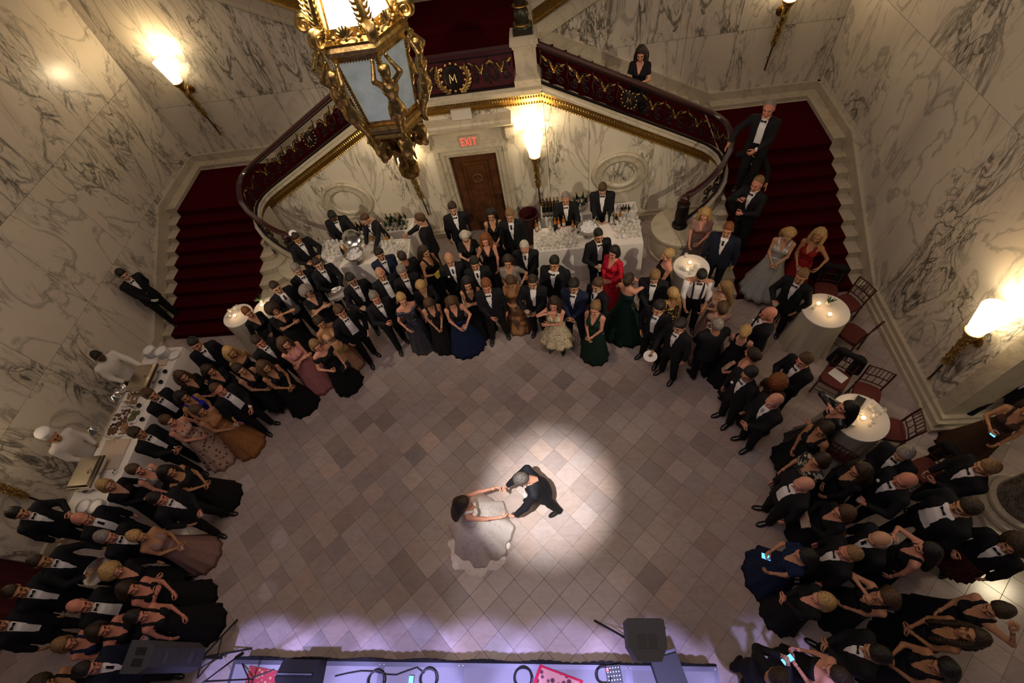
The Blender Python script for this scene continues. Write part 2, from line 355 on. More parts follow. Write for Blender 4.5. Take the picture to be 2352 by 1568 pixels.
# ------------------------------------------------------------------ wall with the door
wc = core('wall_center', MB().extr([(mir(-1, 5.25), YW + 0.022, 0), (XC - 0.70, YW + 0.022, 0), (XC - 0.70, YW + 0.022, 2.4), (XC + 0.70, YW + 0.022, 2.4), (XC + 0.70, YW + 0.022, 0), (mir(1, 5.25), YW + 0.022, 0), (mir(1, 5.25), YW + 0.022, zpath(5.25) - .15), (mir(1, 1.6), YW + 0.022, 3.55), (mir(-1, 1.6), YW + 0.022, 3.55), (mir(-1, 5.25), YW + 0.022, zpath(5.25) - .15)], (0, 0.2, 0)), 'marble wall with the door under the stair flights')
for side in (-1, 1):
    offs = [0.70, 1.62, 2.50, 3.86, 4.60, 5.22]
    for k in range(5):
        a0, a1 = offs[k], offs[k + 1]; X = lambda o_: mir(side, o_)
        mid = [(X(1.6), 3.50)] if a0 < 1.6 < a1 else []
        slab(wc, [(X(a0 + G), 0.22), (X(a1 - G), 0.22), (X(a1 - G), zpath(a1) - .1)] + mid + [(X(a0 + G), zpath(a0) - .1)], 'y', YW, 0.02, 31 + k * 2, side > 0, 'marble_back')
slab(wc, rect(XC - 0.70, XC + 0.70, 2.4, 3.5), 'y', YW, 0.02, 47)
for side in (-1, 1):
    a, b_ = sorted((mir(side, 0.86), mir(side, 5.2)))
    MB().box(a, b_, YW - 0.10, YW, 0, 0.16).box(a, b_, YW - 0.06, YW, 0.16, 0.24).obj('skirting', 'marble_plain', wc, smooth=False)
    # oval roundel
    r = MB(); cx = mir(side, 3.18)
    def ell(prof, n=40):
        aa = np.arange(n) * 2 * PI / n
        return [np.c_[cx + rr * 1.18 * np.cos(aa), np.full(n, YW - d), 1.38 + rr * np.sin(aa)] for rr, d in prof]
    r.rings(ell([(.52, .0), (.52, .05), (.495, .075), (.46, .075), (.44, .045), (.40, .045), (.37, .065), (.335, .065), (.31, .03), (.29, .012), (.27, .008)]), cap0=False, cap1=True)
    ro = r.obj('roundel', 'marble_plain', wc, smooth='auto')
    d = MB(); d.rings(ell([(.268, .0085), (.262, .011), (.01, .012)]), cap0=False); dd = d.obj('roundel_disc', 'marble_back', wc); dd.color = (.3 if side < 0 else .71, .5, .2, 1)
# mouldings that sweep along both flights and across the centre
for side, nm in ((-1, 'left'), (1, 'right')):
    t = struct(empty('trim_stringer_' + nm), 'white and gilt moulded stringer of the %s flight' % nm)
    b = MB(); sweep(side, PATH, [(-0.10, -0.16), (-0.10, 0.0), (0.03, 0.0), (0.055, -0.02), (0.055, -0.05), (0.03, -0.07), (0.05, -0.10), (0.05, -0.14), (0.02, -0.16)], b); b.obj('white_moulding', 'marble_plain', t)
    b = MB(); sweep(side, PATH[:10], [(-0.10, -0.40), (-0.10, -0.15), (0.035, -0.15), (0.03, -0.185), (-0.03, -0.34), (-0.035, -0.38), (-0.06, -0.40)], b); b.obj('gilt_cove', 'gold_dark', t)
    bd = MB(); P, T, Nn = path_frame(side, [(o_, y, z) for o_, y, z in zip(np.linspace(1.6, 4.85, 66), [8.99] * 66, [zpath(v) for v in np.linspace(1.6, 4.85, 66)])])
    for p_, n_ in zip(P, Nn): bd.sphere(p_ + n_ * -0.035 + np.array([0, 0, -0.385]), 0.020, 6, 4)
    bd.obj('bead_row', 'gold', t)
    lf = MB()
    for p_, n_ in zip(P, Nn): lf.sphere(p_ + n_ * 0.012 + np.array([0, 0, -0.225]), 0.024, 6, 4, sz=1.7)
    lf.obj('leaf_row', 'gold', t)
    # plain curved wall that carries the stringer down to the floor
    b = MB(); P, T, Nn = path_frame(side, PATH[6:]); 
    b.rings([np.array([P[i] * [1, 1, 0] + Nn[i] * .0, P[i] * [1, 1, 1] + Nn[i] * .0 + [0, 0, -0.1], P[i] - Nn[i] * .10 + [0, 0, -0.1], P[i] * [1, 1, 0] - Nn[i] * .10]) for i in range(len(P))]); b.obj('stair_cheek', 'marble_plain', t)
b = MB(); tc_ = struct(empty('trim_center'), 'white and gilt cornice under the central landing')
b.box(XC - 1.62, XC + 1.62, 8.94, 9.12, 3.44, 3.60).box(XC - 1.62, XC + 1.62, 8.925, 9.1, 3.49, 3.53); b.obj('white_moulding', 'marble_plain', tc_, smooth=False)
b = MB(); b.extr([(XC - 1.62, 8.955, 3.45), (XC - 1.62, 9.09, 3.45), (XC - 1.62, 9.09, 3.20), (XC - 1.62, 9.05, 3.20), (XC - 1.62, 9.02, 3.26), (XC - 1.62, 8.96, 3.415)], (3.24, 0, 0)); b.obj('gilt_cove', 'gold_dark', tc_, smooth=False)
b = MB(); lf = MB()
for x in np.linspace(XC - 1.6, XC + 1.6, 64): b.sphere((x, 9.02, 3.215), 0.020, 6, 4); lf.sphere((x, 8.975, 3.375), 0.024, 6, 4, sz=1.7)
b.obj('bead_row', 'gold', tc_); lf.obj('leaf_row', 'gold', tc_)

# ------------------------------------------------------------------ door
door = struct(empty('door_1', (XC, YW, 0)), 'polished wooden door with gilt mouldings and wreath')
db = MB(); db.box(-0.52, 0.52, 0.10, 0.16, 0, 2.22); db.obj('door_leaf', 'door_wood', door, smooth=False)
def frame_(b, x0, x1, z0, z1, w, y0, y1):
    b.box(x0, x1, y0, y1, z0, z0 + w).box(x0, x1, y0, y1, z1 - w, z1).box(x0, x0 + w, y0, y1, z0 + w, z1 - w).box(x1 - w, x1, y0, y1, z0 + w, z1 - w)
g = MB(); frame_(g, -0.31, 0.31, 0.30, 2.02, 0.022, 0.085, 0.10); g.obj('bead_moulding', 'gold_dark', door, smooth=False)
g = MB(); frame_(g, -0.22, 0.22, 0.42, 1.92, 0.014, 0.09, 0.10); g.obj('inner_moulding', 'gold_dark', door, smooth=False)
g = MB()
for k in range(18):
    a = k * 2 * PI / 18; g.sphere((0.105 * math.cos(a), 0.08, 1.55 + 0.105 * math.sin(a)), 0.026, 6, 4, sy=.6)
g.obj('wreath', 'gold', door)
dbl = MB().box(-0.70, 0.70, 0.16, 0.2, 0, 2.4); dbl.obj('reveal', 'black_plastic', door, smooth=False)
fr = MB()
for (o_, z_, y0) in ((0.52, 2.22, 0.0), (0.60, 2.30, -0.035), (0.70, 2.40, -0.06)):
    w = 0.10
    for s in (-1, 1):
        a, b2 = sorted((s * o_, s * (o_ + w))); fr.box(a, b2, y0, 0.12, 0, z_ + w)
    fr.box(-o_, o_, y0, 0.12, z_, z_ + w)
fr.obj('door_frame', 'marble_plain', door, smooth=False)
fr = MB().box(-0.86, 0.86, -0.03, 0.05, 2.50, 2.82); fr.obj('overdoor_panel', 'marble_plain', door, smooth=False)
hood = MB(); hp = [(-0.0, 2.80), (-0.06, 2.80), (-0.10, 2.86), (-0.20, 2.92), (-0.26, 2.98), (-0.26, 3.04), (-0.22, 3.07), (-0.0, 3.10)]
hood.extr([(-0.97, y, z) for y, z in hp], (1.94, 0, 0)); hood.obj('hood_cornice', 'marble_plain', door, smooth=False)
for s in (-1, 1):
    MB().box(s * .90 - .09, s * .90 + .09, -0.16, 0.0, 2.62, 2.84).box(s * .90 - .07, s * .90 + .07, -0.09, 0.0, 2.46, 2.62).obj('corbel', 'marble_plain', door, smooth=False)
ex = tag(empty('exit_sign', (XC + 0.02, YW - 0.03, 2.48)), 'small illuminated red EXIT sign above the wooden door', 'sign')
MB().box(-0.20, 0.20, -0.05, 0.0, 0.0, 0.235).obj('housing', mat('sign_housing', (0.40, 0.30, 0.22), 0.5), ex, smooth=False)
lt = MB(); H_ = 0.17
def bar(b, x0, z0, x1, z1, w, y=-0.058, d=0.008):
    p = np.array([x0, z0]); q_ = np.array([x1, z1]); t_ = (q_ - p) / np.linalg.norm(q_ - p); n_ = np.array([-t_[1], t_[0]]) * w / 2
    b.extr([(*[(p + n_)[0]], y, (p + n_)[1]), ((q_ + n_)[0], y, (q_ + n_)[1]), ((q_ - n_)[0], y, (q_ - n_)[1]), ((p - n_)[0], y, (p - n_)[1])], (0, d, 0))
z0 = 0.03; W_ = 0.017
bar(lt, -.155, z0, -.155, z0 + H_, W_); [bar(lt, -.167, zz, -.095, zz, W_) for zz in (z0 + .012, z0 + H_ / 2, z0 + H_ - .012)]
bar(lt, -.075, z0, 0.005, z0 + H_, W_); bar(lt, -.075, z0 + H_, 0.005, z0, W_); bar(lt, .035, z0, .035, z0 + H_, W_); bar(lt, .115, z0, .115, z0 + H_, W_); bar(lt, .065, z0 + H_ - .012, .167, z0 + H_ - .012, W_)
lt.obj('letters', mat('exit_red', (0.6, 0.04, 0.03), 0.6, emit=(1.0, 0.13, 0.08), estr=1.0), ex, smooth=False)
wb = tag(MB().box(-0.20, 0.20, -0.10, 0.0, 0.0, 0.2).obj('alarm_box', mat('box_white', (0.55, 0.50, 0.42), 0.5), None, smooth=False, loc=(XC, YW - 0.005, 3.10)), 'plain white box on the wall above the door hood', 'wall box')

# ------------------------------------------------------------------ staircases
def step_poly(side, k):
    y = 6.36 + 0.308 * (k - 1); yb = y + 0.32; X = lambda o_: mir(side, o_)
    P = [(X(7.86), yb), (X(7.86), y)]
    a = [1.32, 1.10, 0.90, 0.70, 0.48, 0.24][k - 1] if k <= 6 else 0.0
    if a:
        bb = 8.02 - y
        for q_ in np.linspace(0, PI / 2, 9): P.append((X(5.25 - a * math.sin(q_)), 8.02 - bb * math.cos(q_)))
        P.append((X(5.22), 8.3))
        P.append((X(5.22), max(yb, 8.3)))
    else: P += [(X(5.24), y), (X(5.24), yb)]
    return P if side > 0 else P
for side, nm in ((-1, 'left'), (1, 'right')):
    st = struct(empty('staircase_' + nm), 'marble staircase with dark red carpet on the %s' % nm); X = lambda o_: mir(side, o_)
    for k in range(1, 10):
        MB().prism(step_poly(side, k), 0.0, 0.152 * k).obj('step', 'marble_plain', st, smooth=False)
    a, b_ = sorted((X(5.24), X(7.86)))
    MB().box(a, b_, 9.13, YB, 0, LZ).obj('corner_landing', 'marble_plain', st, smooth=False)
    # carpet of the lower flight and the corner landing
    cb = MB(); prof = [(6.345, 0.0)]
    for k in range(1, 11):
        y = 6.36 + 0.308 * (k - 1); prof += [(y - 0.018, 0.152 * k - 0.03), (y - 0.022, 0.152 * k + 0.004), (y, 0.152 * k + 0.012)]
        if k < 10: prof.append((y + 0.29, 0.152 * k + 0.012))
    prof.append((10.72, LZ + 0.012))
    v = []; f = []
    for (y, z) in prof: v += [(X(5.32), y, z), (X(7.55), y, z)]
    for i in range(len(prof) - 1): f.append((2 * i, 2 * i + 1, 2 * i + 3, 2 * i + 2))
    cb.add(v, f); cb.obj('carpet', 'carpet_red', st, smooth=False)
    # flight along the back wall
    n = 14; run = 3.6 / 13; rise = (CZ - LZ) / n; prof = []
    for k in range(1, n + 1):
        o1 = 5.20 - run * (k - 1)
        if k < n:
            a, b_ = sorted((X(o1), X(o1 - run - 0.02))); MB().box(a, b_, YW + 0.02, YB, LZ - 0.2, LZ + rise * k).obj('step', 'marble_plain', st, smooth=False)
        prof += [(o1 + 0.012, LZ + rise * (k - 1) + 0.012), (o1 + 0.012, LZ + rise * k + 0.012), (o1 - run, LZ + rise * k + 0.012)]
    cb = MB(); v = []; f = []
    for (o_, z) in prof: v += [(X(o_), YW + 0.10, z), (X(o_), YB - 0.36, z)]
    for i in range(len(prof) - 1): f.append((2 * i, 2 * i + 1, 2 * i + 3, 2 * i + 2))
    cb.add(v, f); cb.obj('carpet', 'carpet_red', st, smooth=False)
    # skirtings: back wall along the flight, landing, side wall down the lower flight
    sk = MB(); d = (0, 0.06, 0)
    sk.extr([(X(1.56), YB - 0.06, zpath(1.56) - 0.3), (X(5.45), YB - 0.06, LZ - 0.2), (X(5.45), YB - 0.06, LZ + 0.26), (X(1.56), YB - 0.06, 3.72)], d)
    sk.extr([(X(5.45), YB - 0.06, LZ - 0.2), (X(7.86), YB - 0.06, LZ - 0.2), (X(7.86), YB - 0.06, LZ + 0.26), (X(5.45), YB - 0.06, LZ + 0.26)], d)
    sk.extr([(X(5.45), YB - 0.30, LZ), (X(7.795), YB - 0.30, LZ), (X(7.795), YB - 0.30, LZ + 0.09), (X(5.45), YB - 0.30, LZ + 0.09)], (0, 0.235, 0))
    sk.extr([(X(7.80), 6.2, 0), (X(7.80), 9.13, LZ - .1), (X(7.80), YB, LZ - .1), (X(7.80), YB, LZ + 0.26), (X(7.80), 9.05, LZ + 0.26), (X(7.80), 6.2, 0.30)], (side * 0.06, 0, 0))
    sk.extr([(X(7.56), 9.13, LZ), (X(7.56), YB - .301, LZ), (X(7.56), YB - .301, LZ + 0.09), (X(7.56), 9.13, LZ + 0.09)], (side * 0.235, 0, 0))
    sk.obj('skirting', 'marble_plain', st, smooth=False)
    # drum pedestal that carries the newel
    dr = MB().lathe([(.60, 0), (.60, .10), (.565, .12), (.565, .60), (.60, .63), (.60, .70), (.57, .72)], (X(4.36), 7.92, 0), 36); dr.obj('newel_drum', 'marble_plain', st)
sl = struct(empty('landing_center'), 'central landing with dark red carpet')
MB().box(XC - 1.62, XC + 1.62, YW + 0.02, 13.35, 3.3, CZ).obj('slab', 'marble_plain', sl, smooth=False)
MB().box(XC - 1.36, XC + 1.36, YW + 0.10, 13.0, CZ, CZ + 0.014).obj('carpet', 'carpet_red', sl, smooth=False)
MB().box(XC - 1.36, XC + 1.36, 11.55, 13.0, CZ, CZ + 0.16).obj('carpet_step', 'carpet_red', sl, smooth=False)
for side in (-1, 1):
    X = lambda o_: mir(side, o_); a, b_ = sorted((X(1.36), X(1.62)))

# ------------------------------------------------------------------ right pier, baseboard, column, left dark end
bb = MB().box(XR - 0.16, XR, 3.72, 6.2, 0, 0.10).box(XR - 0.12, XR, 3.72, 6.2, 0.10, 0.20).box(XR - 0.07, XR, 3.72, 6.2, 0.20, 0.30); struct(bb.obj('baseboard_right', 'marble_plain', smooth=False), 'stepped marble baseboard along the right wall')
bb = MB().box(XL, XL + 0.14, 1.35, 6.2, 0, 0.12).box(XL, XL + 0.07, 1.35, 6.2, 0.12, 0.30); struct(bb.obj('baseboard_left', 'marble_plain', smooth=False), 'marble baseboard along the left wall')
pier = struct(empty('trim_pier'), 'moulded marble pier at the end of the right wall')
MB().box(XR - 0.03, XR + 0.60, 3.44, 3.70, 0.32, 9.0).box(XR + 0.60, XR + 0.68, 3.40, 3.74, 0.32, 9.0).box(XR + 0.74, XR + 0.84, 3.36, 3.78, 0.32, 9.0).obj('pilaster', 'marble_plain', pier, smooth=False)
MB().box(XR - 0.20, XR + 0.66, 3.26, 3.74, 0, 0.12).box(XR - 0.15, XR + 0.66, 3.31, 3.74, 0.12, 0.24).box(XR - 0.09, XR + 0.66, 3.37, 3.74, 0.24, 0.32).box(XR + 0.66, XR + 0.86, 3.34, 3.8, 0, 0.32).obj('plinth', 'marble_plain', pier, smooth=False)
struct(MB().box(XR + 0.86, 10.5, 3.7, 3.9, 0, 9).obj('wall_far_right', mat('far_wall', (0.20, 0.09, 0.035), 0.6), smooth=False), 'reddish brown wall past the right doorway')
cl = struct(empty('trim_column', (6.45, 2.02, 0)), 'dark veined marble column with a pale base')
MB().box(-0.48, 0.48, -0.48, 0.48, 0, 0.10).lathe([(.47, .10), (.49, .15), (.47, .20), (.40, .22), (.39, .26), (.42, .29), (.41, .33), (.36, .35)], n=32).obj('column_base', 'marble_plain', cl)
MB().lathe([(.345, .35), (.335, .9), (.33, 5.6)], n=32).obj('column_shaft', 'marble_column', cl)
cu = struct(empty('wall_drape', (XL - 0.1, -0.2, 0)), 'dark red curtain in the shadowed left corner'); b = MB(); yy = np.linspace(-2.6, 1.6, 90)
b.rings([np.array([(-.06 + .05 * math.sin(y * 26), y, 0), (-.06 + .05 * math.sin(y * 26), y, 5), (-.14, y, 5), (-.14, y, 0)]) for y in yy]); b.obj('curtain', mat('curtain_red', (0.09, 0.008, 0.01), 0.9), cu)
# ------------------------------------------------------------------ figures: smooth distance fields meshed with surface nets
class Field:
    def __init__(s, lo, hi, h):
        s.lo = np.array(lo, float); s.h = h; s.n = np.ceil((np.array(hi) - s.lo) / h).astype(int) + 1
        s.ax = [s.lo[i] + h * np.arange(s.n[i]) for i in range(3)]; s.D = np.full(tuple(s.n), 1.0, np.float32)
    def sub(s, lo, hi):
        a = np.clip(np.floor((np.array(lo) - s.lo) / s.h).astype(int), 0, s.n); b = np.clip(np.ceil((np.array(hi) - s.lo) / s.h).astype(int) + 1, 0, s.n)
        sl = tuple(slice(a[i], b[i]) for i in range(3))
        return sl, s.ax[0][sl[0]][:, None, None], s.ax[1][sl[1]][None, :, None], s.ax[2][sl[2]][None, None, :]
    def put(s, sl, d, k):
        a = s.D[sl]
        if k <= 0: s.D[sl] = np.minimum(a, d); return
        q = np.maximum(k - np.abs(a - d), 0) / k; s.D[sl] = np.minimum(a, d) - q * q * k * 0.25
    def cap(s, a, b, ra, rb, k=0.03):
        a = np.array(a, float); b = np.array(b, float); m = max(ra, rb) + k + 2 * s.h
        sl, x, y, z = s.sub(np.minimum(a, b) - m, np.maximum(a, b) + m); ba = b - a; l2 = ba @ ba + 1e-9
        t = np.clip(((x - a[0]) * ba[0] + (y - a[1]) * ba[1] + (z - a[2]) * ba[2]) / l2, 0, 1)
        d = np.sqrt((x - a[0] - t * ba[0]) ** 2 + (y - a[1] - t * ba[1]) ** 2 + (z - a[2] - t * ba[2]) ** 2) - (ra + t * (rb - ra)); s.put(sl, d, k)
    def ell(s, c, r, k=0.03, cut=False):
        c = np.array(c, float); r = np.array(r, float); m = k + 2 * s.h
        sl, x, y, z = s.sub(c - r - m, c + r + m)
        d = (np.sqrt(((x - c[0]) / r[0]) ** 2 + ((y - c[1]) / r[1]) ** 2 + ((z - c[2]) / r[2]) ** 2) - 1) * r.min()
        if cut: s.D[sl] = np.maximum(s.D[sl], -d)
        else: s.put(sl, d, k)
    def loft(s, prof, grow=0.0, z0=None, z1=None, k=0.03):
        P = np.array(prof, float); z0 = P[0, 0] if z0 is None else z0; z1 = P[-1, 0] if z1 is None else z1
        R = P[:, 1].max() + grow + k + 2 * s.h; Ry = P[:, 2].max() + grow + k + 2 * s.h + 0.05
        sl, x, y, z = s.sub((-R, -Ry, z0 - .03), (R, Ry, z1 + .03)); zz = z.ravel()
        rx = np.interp(zz, P[:, 0], P[:, 1])[None, None] + grow; ry = np.interp(zz, P[:, 0], P[:, 2])[None, None] + grow; yo = np.interp(zz, P[:, 0], P[:, 3])[None, None]
        d = (np.sqrt((x / rx) ** 2 + ((y - yo) / ry) ** 2) - 1) * np.minimum(rx, ry)
        d = np.maximum(d, np.maximum(z0 - z, z - z1)); s.put(sl, d, k)
    def mesh(s):
        D = s.D; D = np.where(D == 0, 1e-6, D); S = D < 0; n = s.n - 1
        acc = np.zeros((*n, 3), np.float32); cnt = np.zeros(n, np.float32); idx3 = np.indices(n)
        Q = []
        for ax in range(3):
            o1, o2 = [i for i in range(3) if i != ax]
            s0 = [slice(None)] * 3; s1 = [slice(None)] * 3; s0[ax] = slice(0, -1); s1[ax] = slice(1, None)
            d0, d1 = D[tuple(s0)], D[tuple(s1)]; cr = (d0 < 0) != (d1 < 0)
            if not cr.any(): continue
            I = np.argwhere(cr); t = (d0[cr] / (d0[cr] - d1[cr]))
            P = I.astype(np.float32); P[:, ax] += t; neg = d0[cr] < 0
            for a in (0, 1):
                for b in (0, 1):
                    J = I.copy(); J[:, o1] -= a; J[:, o2] -= b
                    ok = ((J >= 0) & (J < n)).all(1); J = J[ok]
                    np.add.at(acc, (J[:, 0], J[:, 1], J[:, 2]), P[ok]); np.add.at(cnt, (J[:, 0], J[:, 1], J[:, 2]), 1)
            ok = (I[:, o1] > 0) & (I[:, o2] > 0) & (I[:, o1] < n[o1]) & (I[:, o2] < n[o2]); I = I[ok]; neg = neg[ok]
            C = []
            for a, b in ((1, 1), (0, 1), (0, 0), (1, 0)):
                J = I.copy(); J[:, o1] -= a; J[:, o2] -= b; C.append(J[:, 0] * n[1] * n[2] + J[:, 1] * n[2] + J[:, 2])
            C = np.stack(C, 1); fl = neg if ax != 1 else ~neg
            C[~fl] = C[~fl][:, ::-1]; Q.append(C)
        act = cnt > 0; ids = -np.ones(cnt.size, np.int64); w = np.flatnonzero(act.ravel()); ids[w] = np.arange(len(w))
        V = (acc[act] / cnt[act][:, None]) * s.h + s.lo
        F = ids[np.concatenate(Q)] if Q else np.zeros((0, 4), int)
        return V.astype(float), F
# ------------------------------------------------------------------ head, hair, hand, shoe, tie templates
def head_template(fem):
    f = Field((-.115, -.15, -.115), (.115, .15, .275), .0088); w = .94 if fem else 1.0
    f.ell((0, -.012, .155), (.076 * w, .093, .101), .02); f.ell((0, .033, .088), (.058 * w, .058, .086), .03)
    f.ell((0, .062, .030), (.030 * w, .026, .024 if fem else .027), .03)
    f.cap((0, .086, .134), (0, .113, .087), .009, .0155, .012); f.ell((0, .078, .150), (.050, .019, .011), .02)
    for s in (-1, 1):
        f.ell((s * .030, .103, .129), (.016, .014, .010), cut=True); f.ell((s * .076 * w, -.006, .115), (.011, .024, .034), .006)
        f.ell((s * .036, .072, .092), (.022, .022, .024), .02)
    f.ell((0, .092, .055), (.024, .012, .009), .006)
    f.cap((0, -.022, .07), (0, -.018, -.10), .056 if not fem else .046, .060 if not fem else .047, .03)
    V, F = f.mesh(); C = V[F].mean(1); mi = np.zeros(len(F), int)
    x, y, z = np.abs(C[:, 0]), C[:, 1], C[:, 2]
    mi[(y > .01) & (z < .074) & (z > -.002) & ((z < .045) | (y < .075) | True)] = 3
    mi[(y > .06) & (z > .064) & (z < .076) & (x < .034)] = 3
    mi[(((x - .030) / .0165) ** 2 + ((z - .129) / .0085) ** 2 < 1) & (y > .06)] = 2
    mi[(x > .013) & (x < .051) & (z > .146) & (z < .157) & (y > .055)] = 4
    mi[(x < .025) & (z > .047) & (z < .063) & (y > .083)] = 1
    return V, F, mi
HEADS = {0: head_template(False), 1: head_template(True)}
def hair_template(kind):
    f = Field((-.20, -.30, -.42), (.20, .17, .32), .0115)
    def ell(c, r, k=.02): f.ell(c, r, k)
    X, Y, Z = f.ax[0][:, None, None], f.ax[1][None, :, None], f.ax[2][None, None, :]
    def keep(expr): f.D = np.maximum(f.D, expr.astype(np.float32))      # keep where expr < 0
    line = lambda y0, z0, m=.95: -(Z - z0 - m * (Y - y0)) / math.hypot(1, m)
    if kind == 'short': ell((0, -.014, .163), (.086, .103, .107)); keep(line(.03, .138) + 0 * X)
    elif kind == 'crop': ell((0, -.012, .160), (.081, .099, .105)); keep(line(.03, .146) + 0 * X)
    elif kind == 'recede': ell((0, -.018, .160), (.083, .099, .104)); keep(line(-.01, .140, 1.25) + 0 * X)
    elif kind == 'bald': ell((0, -.016, .150), (.082, .098, .100)); keep(line(.0, .115, .8) + 0 * X); keep(Z - .172 + 0 * X + 0 * Y)
    elif kind == 'quiff': ell((0, -.012, .165), (.086, .103, .108)); ell((.01, .060, .222), (.060, .045, .034)); keep(line(.03, .142) + 0 * X)
    elif kind == 'beard_none': pass
    else:
        ell((0, -.018, .162), (.090, .106, .110))
        if kind in ('bob', 'curly', 'long', 'wavy', 'half'):
            ell((0, -.045, .085), (.098, .085, .115), .04)
        if kind == 'bob': ell((0, -.03, .04), (.105, .075, .075), .04)
        if kind == 'curly': ell((0, -.03, .12), (.135, .125, .145), .05)
        if kind in ('long', 'half', 'wavy'):
            for q in np.linspace(0, 1, 7): ell((0, -.085 - .035 * q, .06 - .34 * q), (.098 - .02 * q, .042, .085), .05)
        if kind == 'wavy':
            for s in (-1, 1):
                for q in np.linspace(0, 1, 5): ell((s * (.083 + .012 * math.sin(q * 6)), .01 + .055 * q, .08 - .30 * q), (.034, .032, .07), .04)
        if kind == 'side':
            for q in np.linspace(0, 1, 6): ell((.080, -.03 + .075 * q, .06 - .28 * q), (.045, .045, .07), .04)
        if kind == 'updo': ell((0, -.105, .155), (.055, .048, .055), .03); ell((0, -.06, .07), (.06, .05, .05), .03)
        if kind == 'pony':
            ell((0, -.11, .15), (.035, .035, .04), .02)
            for q in np.linspace(0, 1, 5): ell((0, -.135 - .01 * q, .12 - .26 * q), (.034, .030, .055), .03)
        # open the face and the neck
        face = np.maximum(np.maximum(np.abs(X) - .066 - .0 * Z, .020 - Y + 0 * X), Z - .198 + .5 * X * X / .06 + 0 * Y)
        f.D = np.maximum(f.D, -face.astype(np.float32))
        if kind in ('updo', 'pony', 'side'): keep(np.minimum(line(.035, .105, .75) + 0 * X, np.minimum(-(np.abs(X) - .045), Y + .085) if kind != 'updo' else (.09 + Y) + 0 * X + 0 * Z))
    if kind in ('curly', 'wavy', 'quiff', 'short', 'bob'):
        a = {'curly': .010, 'wavy': .005}.get(kind, .0025); w = {'curly': 150, 'wavy': 90}.get(kind, 160)
        f.D = f.D + (a * np.sin(w * X + 2 * np.sin(40 * Z)) * np.sin(w * Y) * np.cos(w * Z)).astype(np.float32)
    V, F = f.mesh(); b = MB(); b.add(V, F); return b
HAIR = {}
def hair_mesh(kind):
    if kind not in HAIR: HAIR[kind] = hair_template(kind).data('hair_' + kind, 'black_plastic', True)
    return HAIR[kind]
def hand_template(curl, spread=0.0, glove=False):
    b = MB(); b.sphere((0, .045, 0), .05, 8, 6, sx=.78, sy=1.0, sz=.34)
    b.tube([(0, -.03, 0), (0, .0, 0), (0, .03, 0)], [.026, .026, .024], 6)
    for i, (x, L) in enumerate(((-.028, .072), (-.010, .082), (.009, .078), (.027, .062))):
        p = np.array([x, .078, 0]); pts = [p + [0, -.02, 0]]; a = 0; dx = spread * (i - 1.5)
        for seg in (.42, .32, .26):
            a += curl; p = p + L * seg * np.array([dx, math.cos(a), -math.sin(a)]); pts.append(p)
        b.tube(pts, [.0095, .0095, .0085, .007], 5)
    a = curl * .5; p = np.array([-.032, .012, -.004])
    b.tube([p, p + [-.026, .026, -.012], p + [-.030, .056, -.020 - .03 * math.sin(a)], p + [-.022, .074, -.028 - .04 * math.sin(a)]], [.013, .012, .010, .008], 5)
    return b
HANDS = {'relaxed': hand_template(.35), 'grip': hand_template(1.05), 'open': hand_template(.10, .12), 'half': hand_template(.7)}
def shoe_template(heel):
    b = MB(); n = 10; a = np.arange(n) * 2 * PI / n; rs = []
    for y, w, h, z in ((-.085, .020, .02, .035), (-.07, .034, .045, .048), (-.02, .036, .048, .05), (.05, .042, .035, .038), (.11, .044, .026, .028), (.155, .032, .020, .021), (.175, .012, .011, .014)):
        rs.append(np.c_[w * np.cos(a), np.full(n, y), np.maximum(.0, z + h * np.sin(a))])
    b.rings(rs[::-1])
    if heel: b.box(-.012, .012, -.075, -.045, 0, .03)
    return b
SHOE = shoe_template(False).data('shoe', mat('shoe_black', (0.012, 0.011, 0.011), 0.25), True)
SHOE_TAN = shoe_template(True).data('shoe', mat('shoe_tan', (0.30, 0.17, 0.08), 0.4), True)
bt = MB()
for s in (-1, 1):
    bt.add([(s * .008, -.004, -.010), (s * .008, -.004, .010), (s * .055, -.008, .026), (s * .055, -.008, -.026), (s * .008, .010, -.010), (s * .008, .010, .010), (s * .055, .008, .026), (s * .055, .008, -.026)], [(0, 1, 2, 3), (7, 6, 5, 4), (0, 4, 5, 1), (1, 5, 6, 2), (2, 6, 7, 3), (3, 7, 4, 0)])
bt.sphere((0, .004, 0), .012, 6, 4); BOW = bt.data('bow_tie', mat('tie_black', (0.012, 0.012, 0.014), 0.45), False)
tb_ = MB(); tb_.extr([(-.018, .0, 0), (.018, .0, 0), (.014, .006, -.03), (.034, .012, -.33), (0, .012, -.37), (-.034, .012, -.33), (-.014, .006, -.03)], (0, .010, 0))
NECKTIE = tb_.data('necktie', 'black_plastic', False)

SKIN = {'l': (0.50, 0.27, 0.17), 'p': (0.58, 0.27, 0.18), 't': (0.38, 0.185, 0.09), 'd': (0.085, 0.038, 0.020), 'm': (0.46, 0.23, 0.13), 'r': (0.53, 0.215, 0.14)}
HCOL = {'blk': (0.012, 0.010, 0.009), 'dkb': (0.030, 0.018, 0.010), 'brn': (0.075, 0.038, 0.018), 'red': (0.19, 0.062, 0.018), 'bld': (0.42, 0.26, 0.10), 'dbl': (0.21, 0.12, 0.05), 'gry': (0.22, 0.19, 0.165), 'wht': (0.50, 0.45, 0.38), 'salt': (0.085, 0.070, 0.060)}
def skin_m(c):
    m = mat('skin_' + c, SKIN[c], 0.5, spec=0.35)
    b = m.node_tree.nodes['Principled BSDF']; b.inputs['Subsurface Weight'].default_value = 0.0
    return m
def lip_m(c): s = SKIN[c]; return mat('lip_' + c, (s[0] * .85, s[1] * .45, s[2] * .5), 0.4)
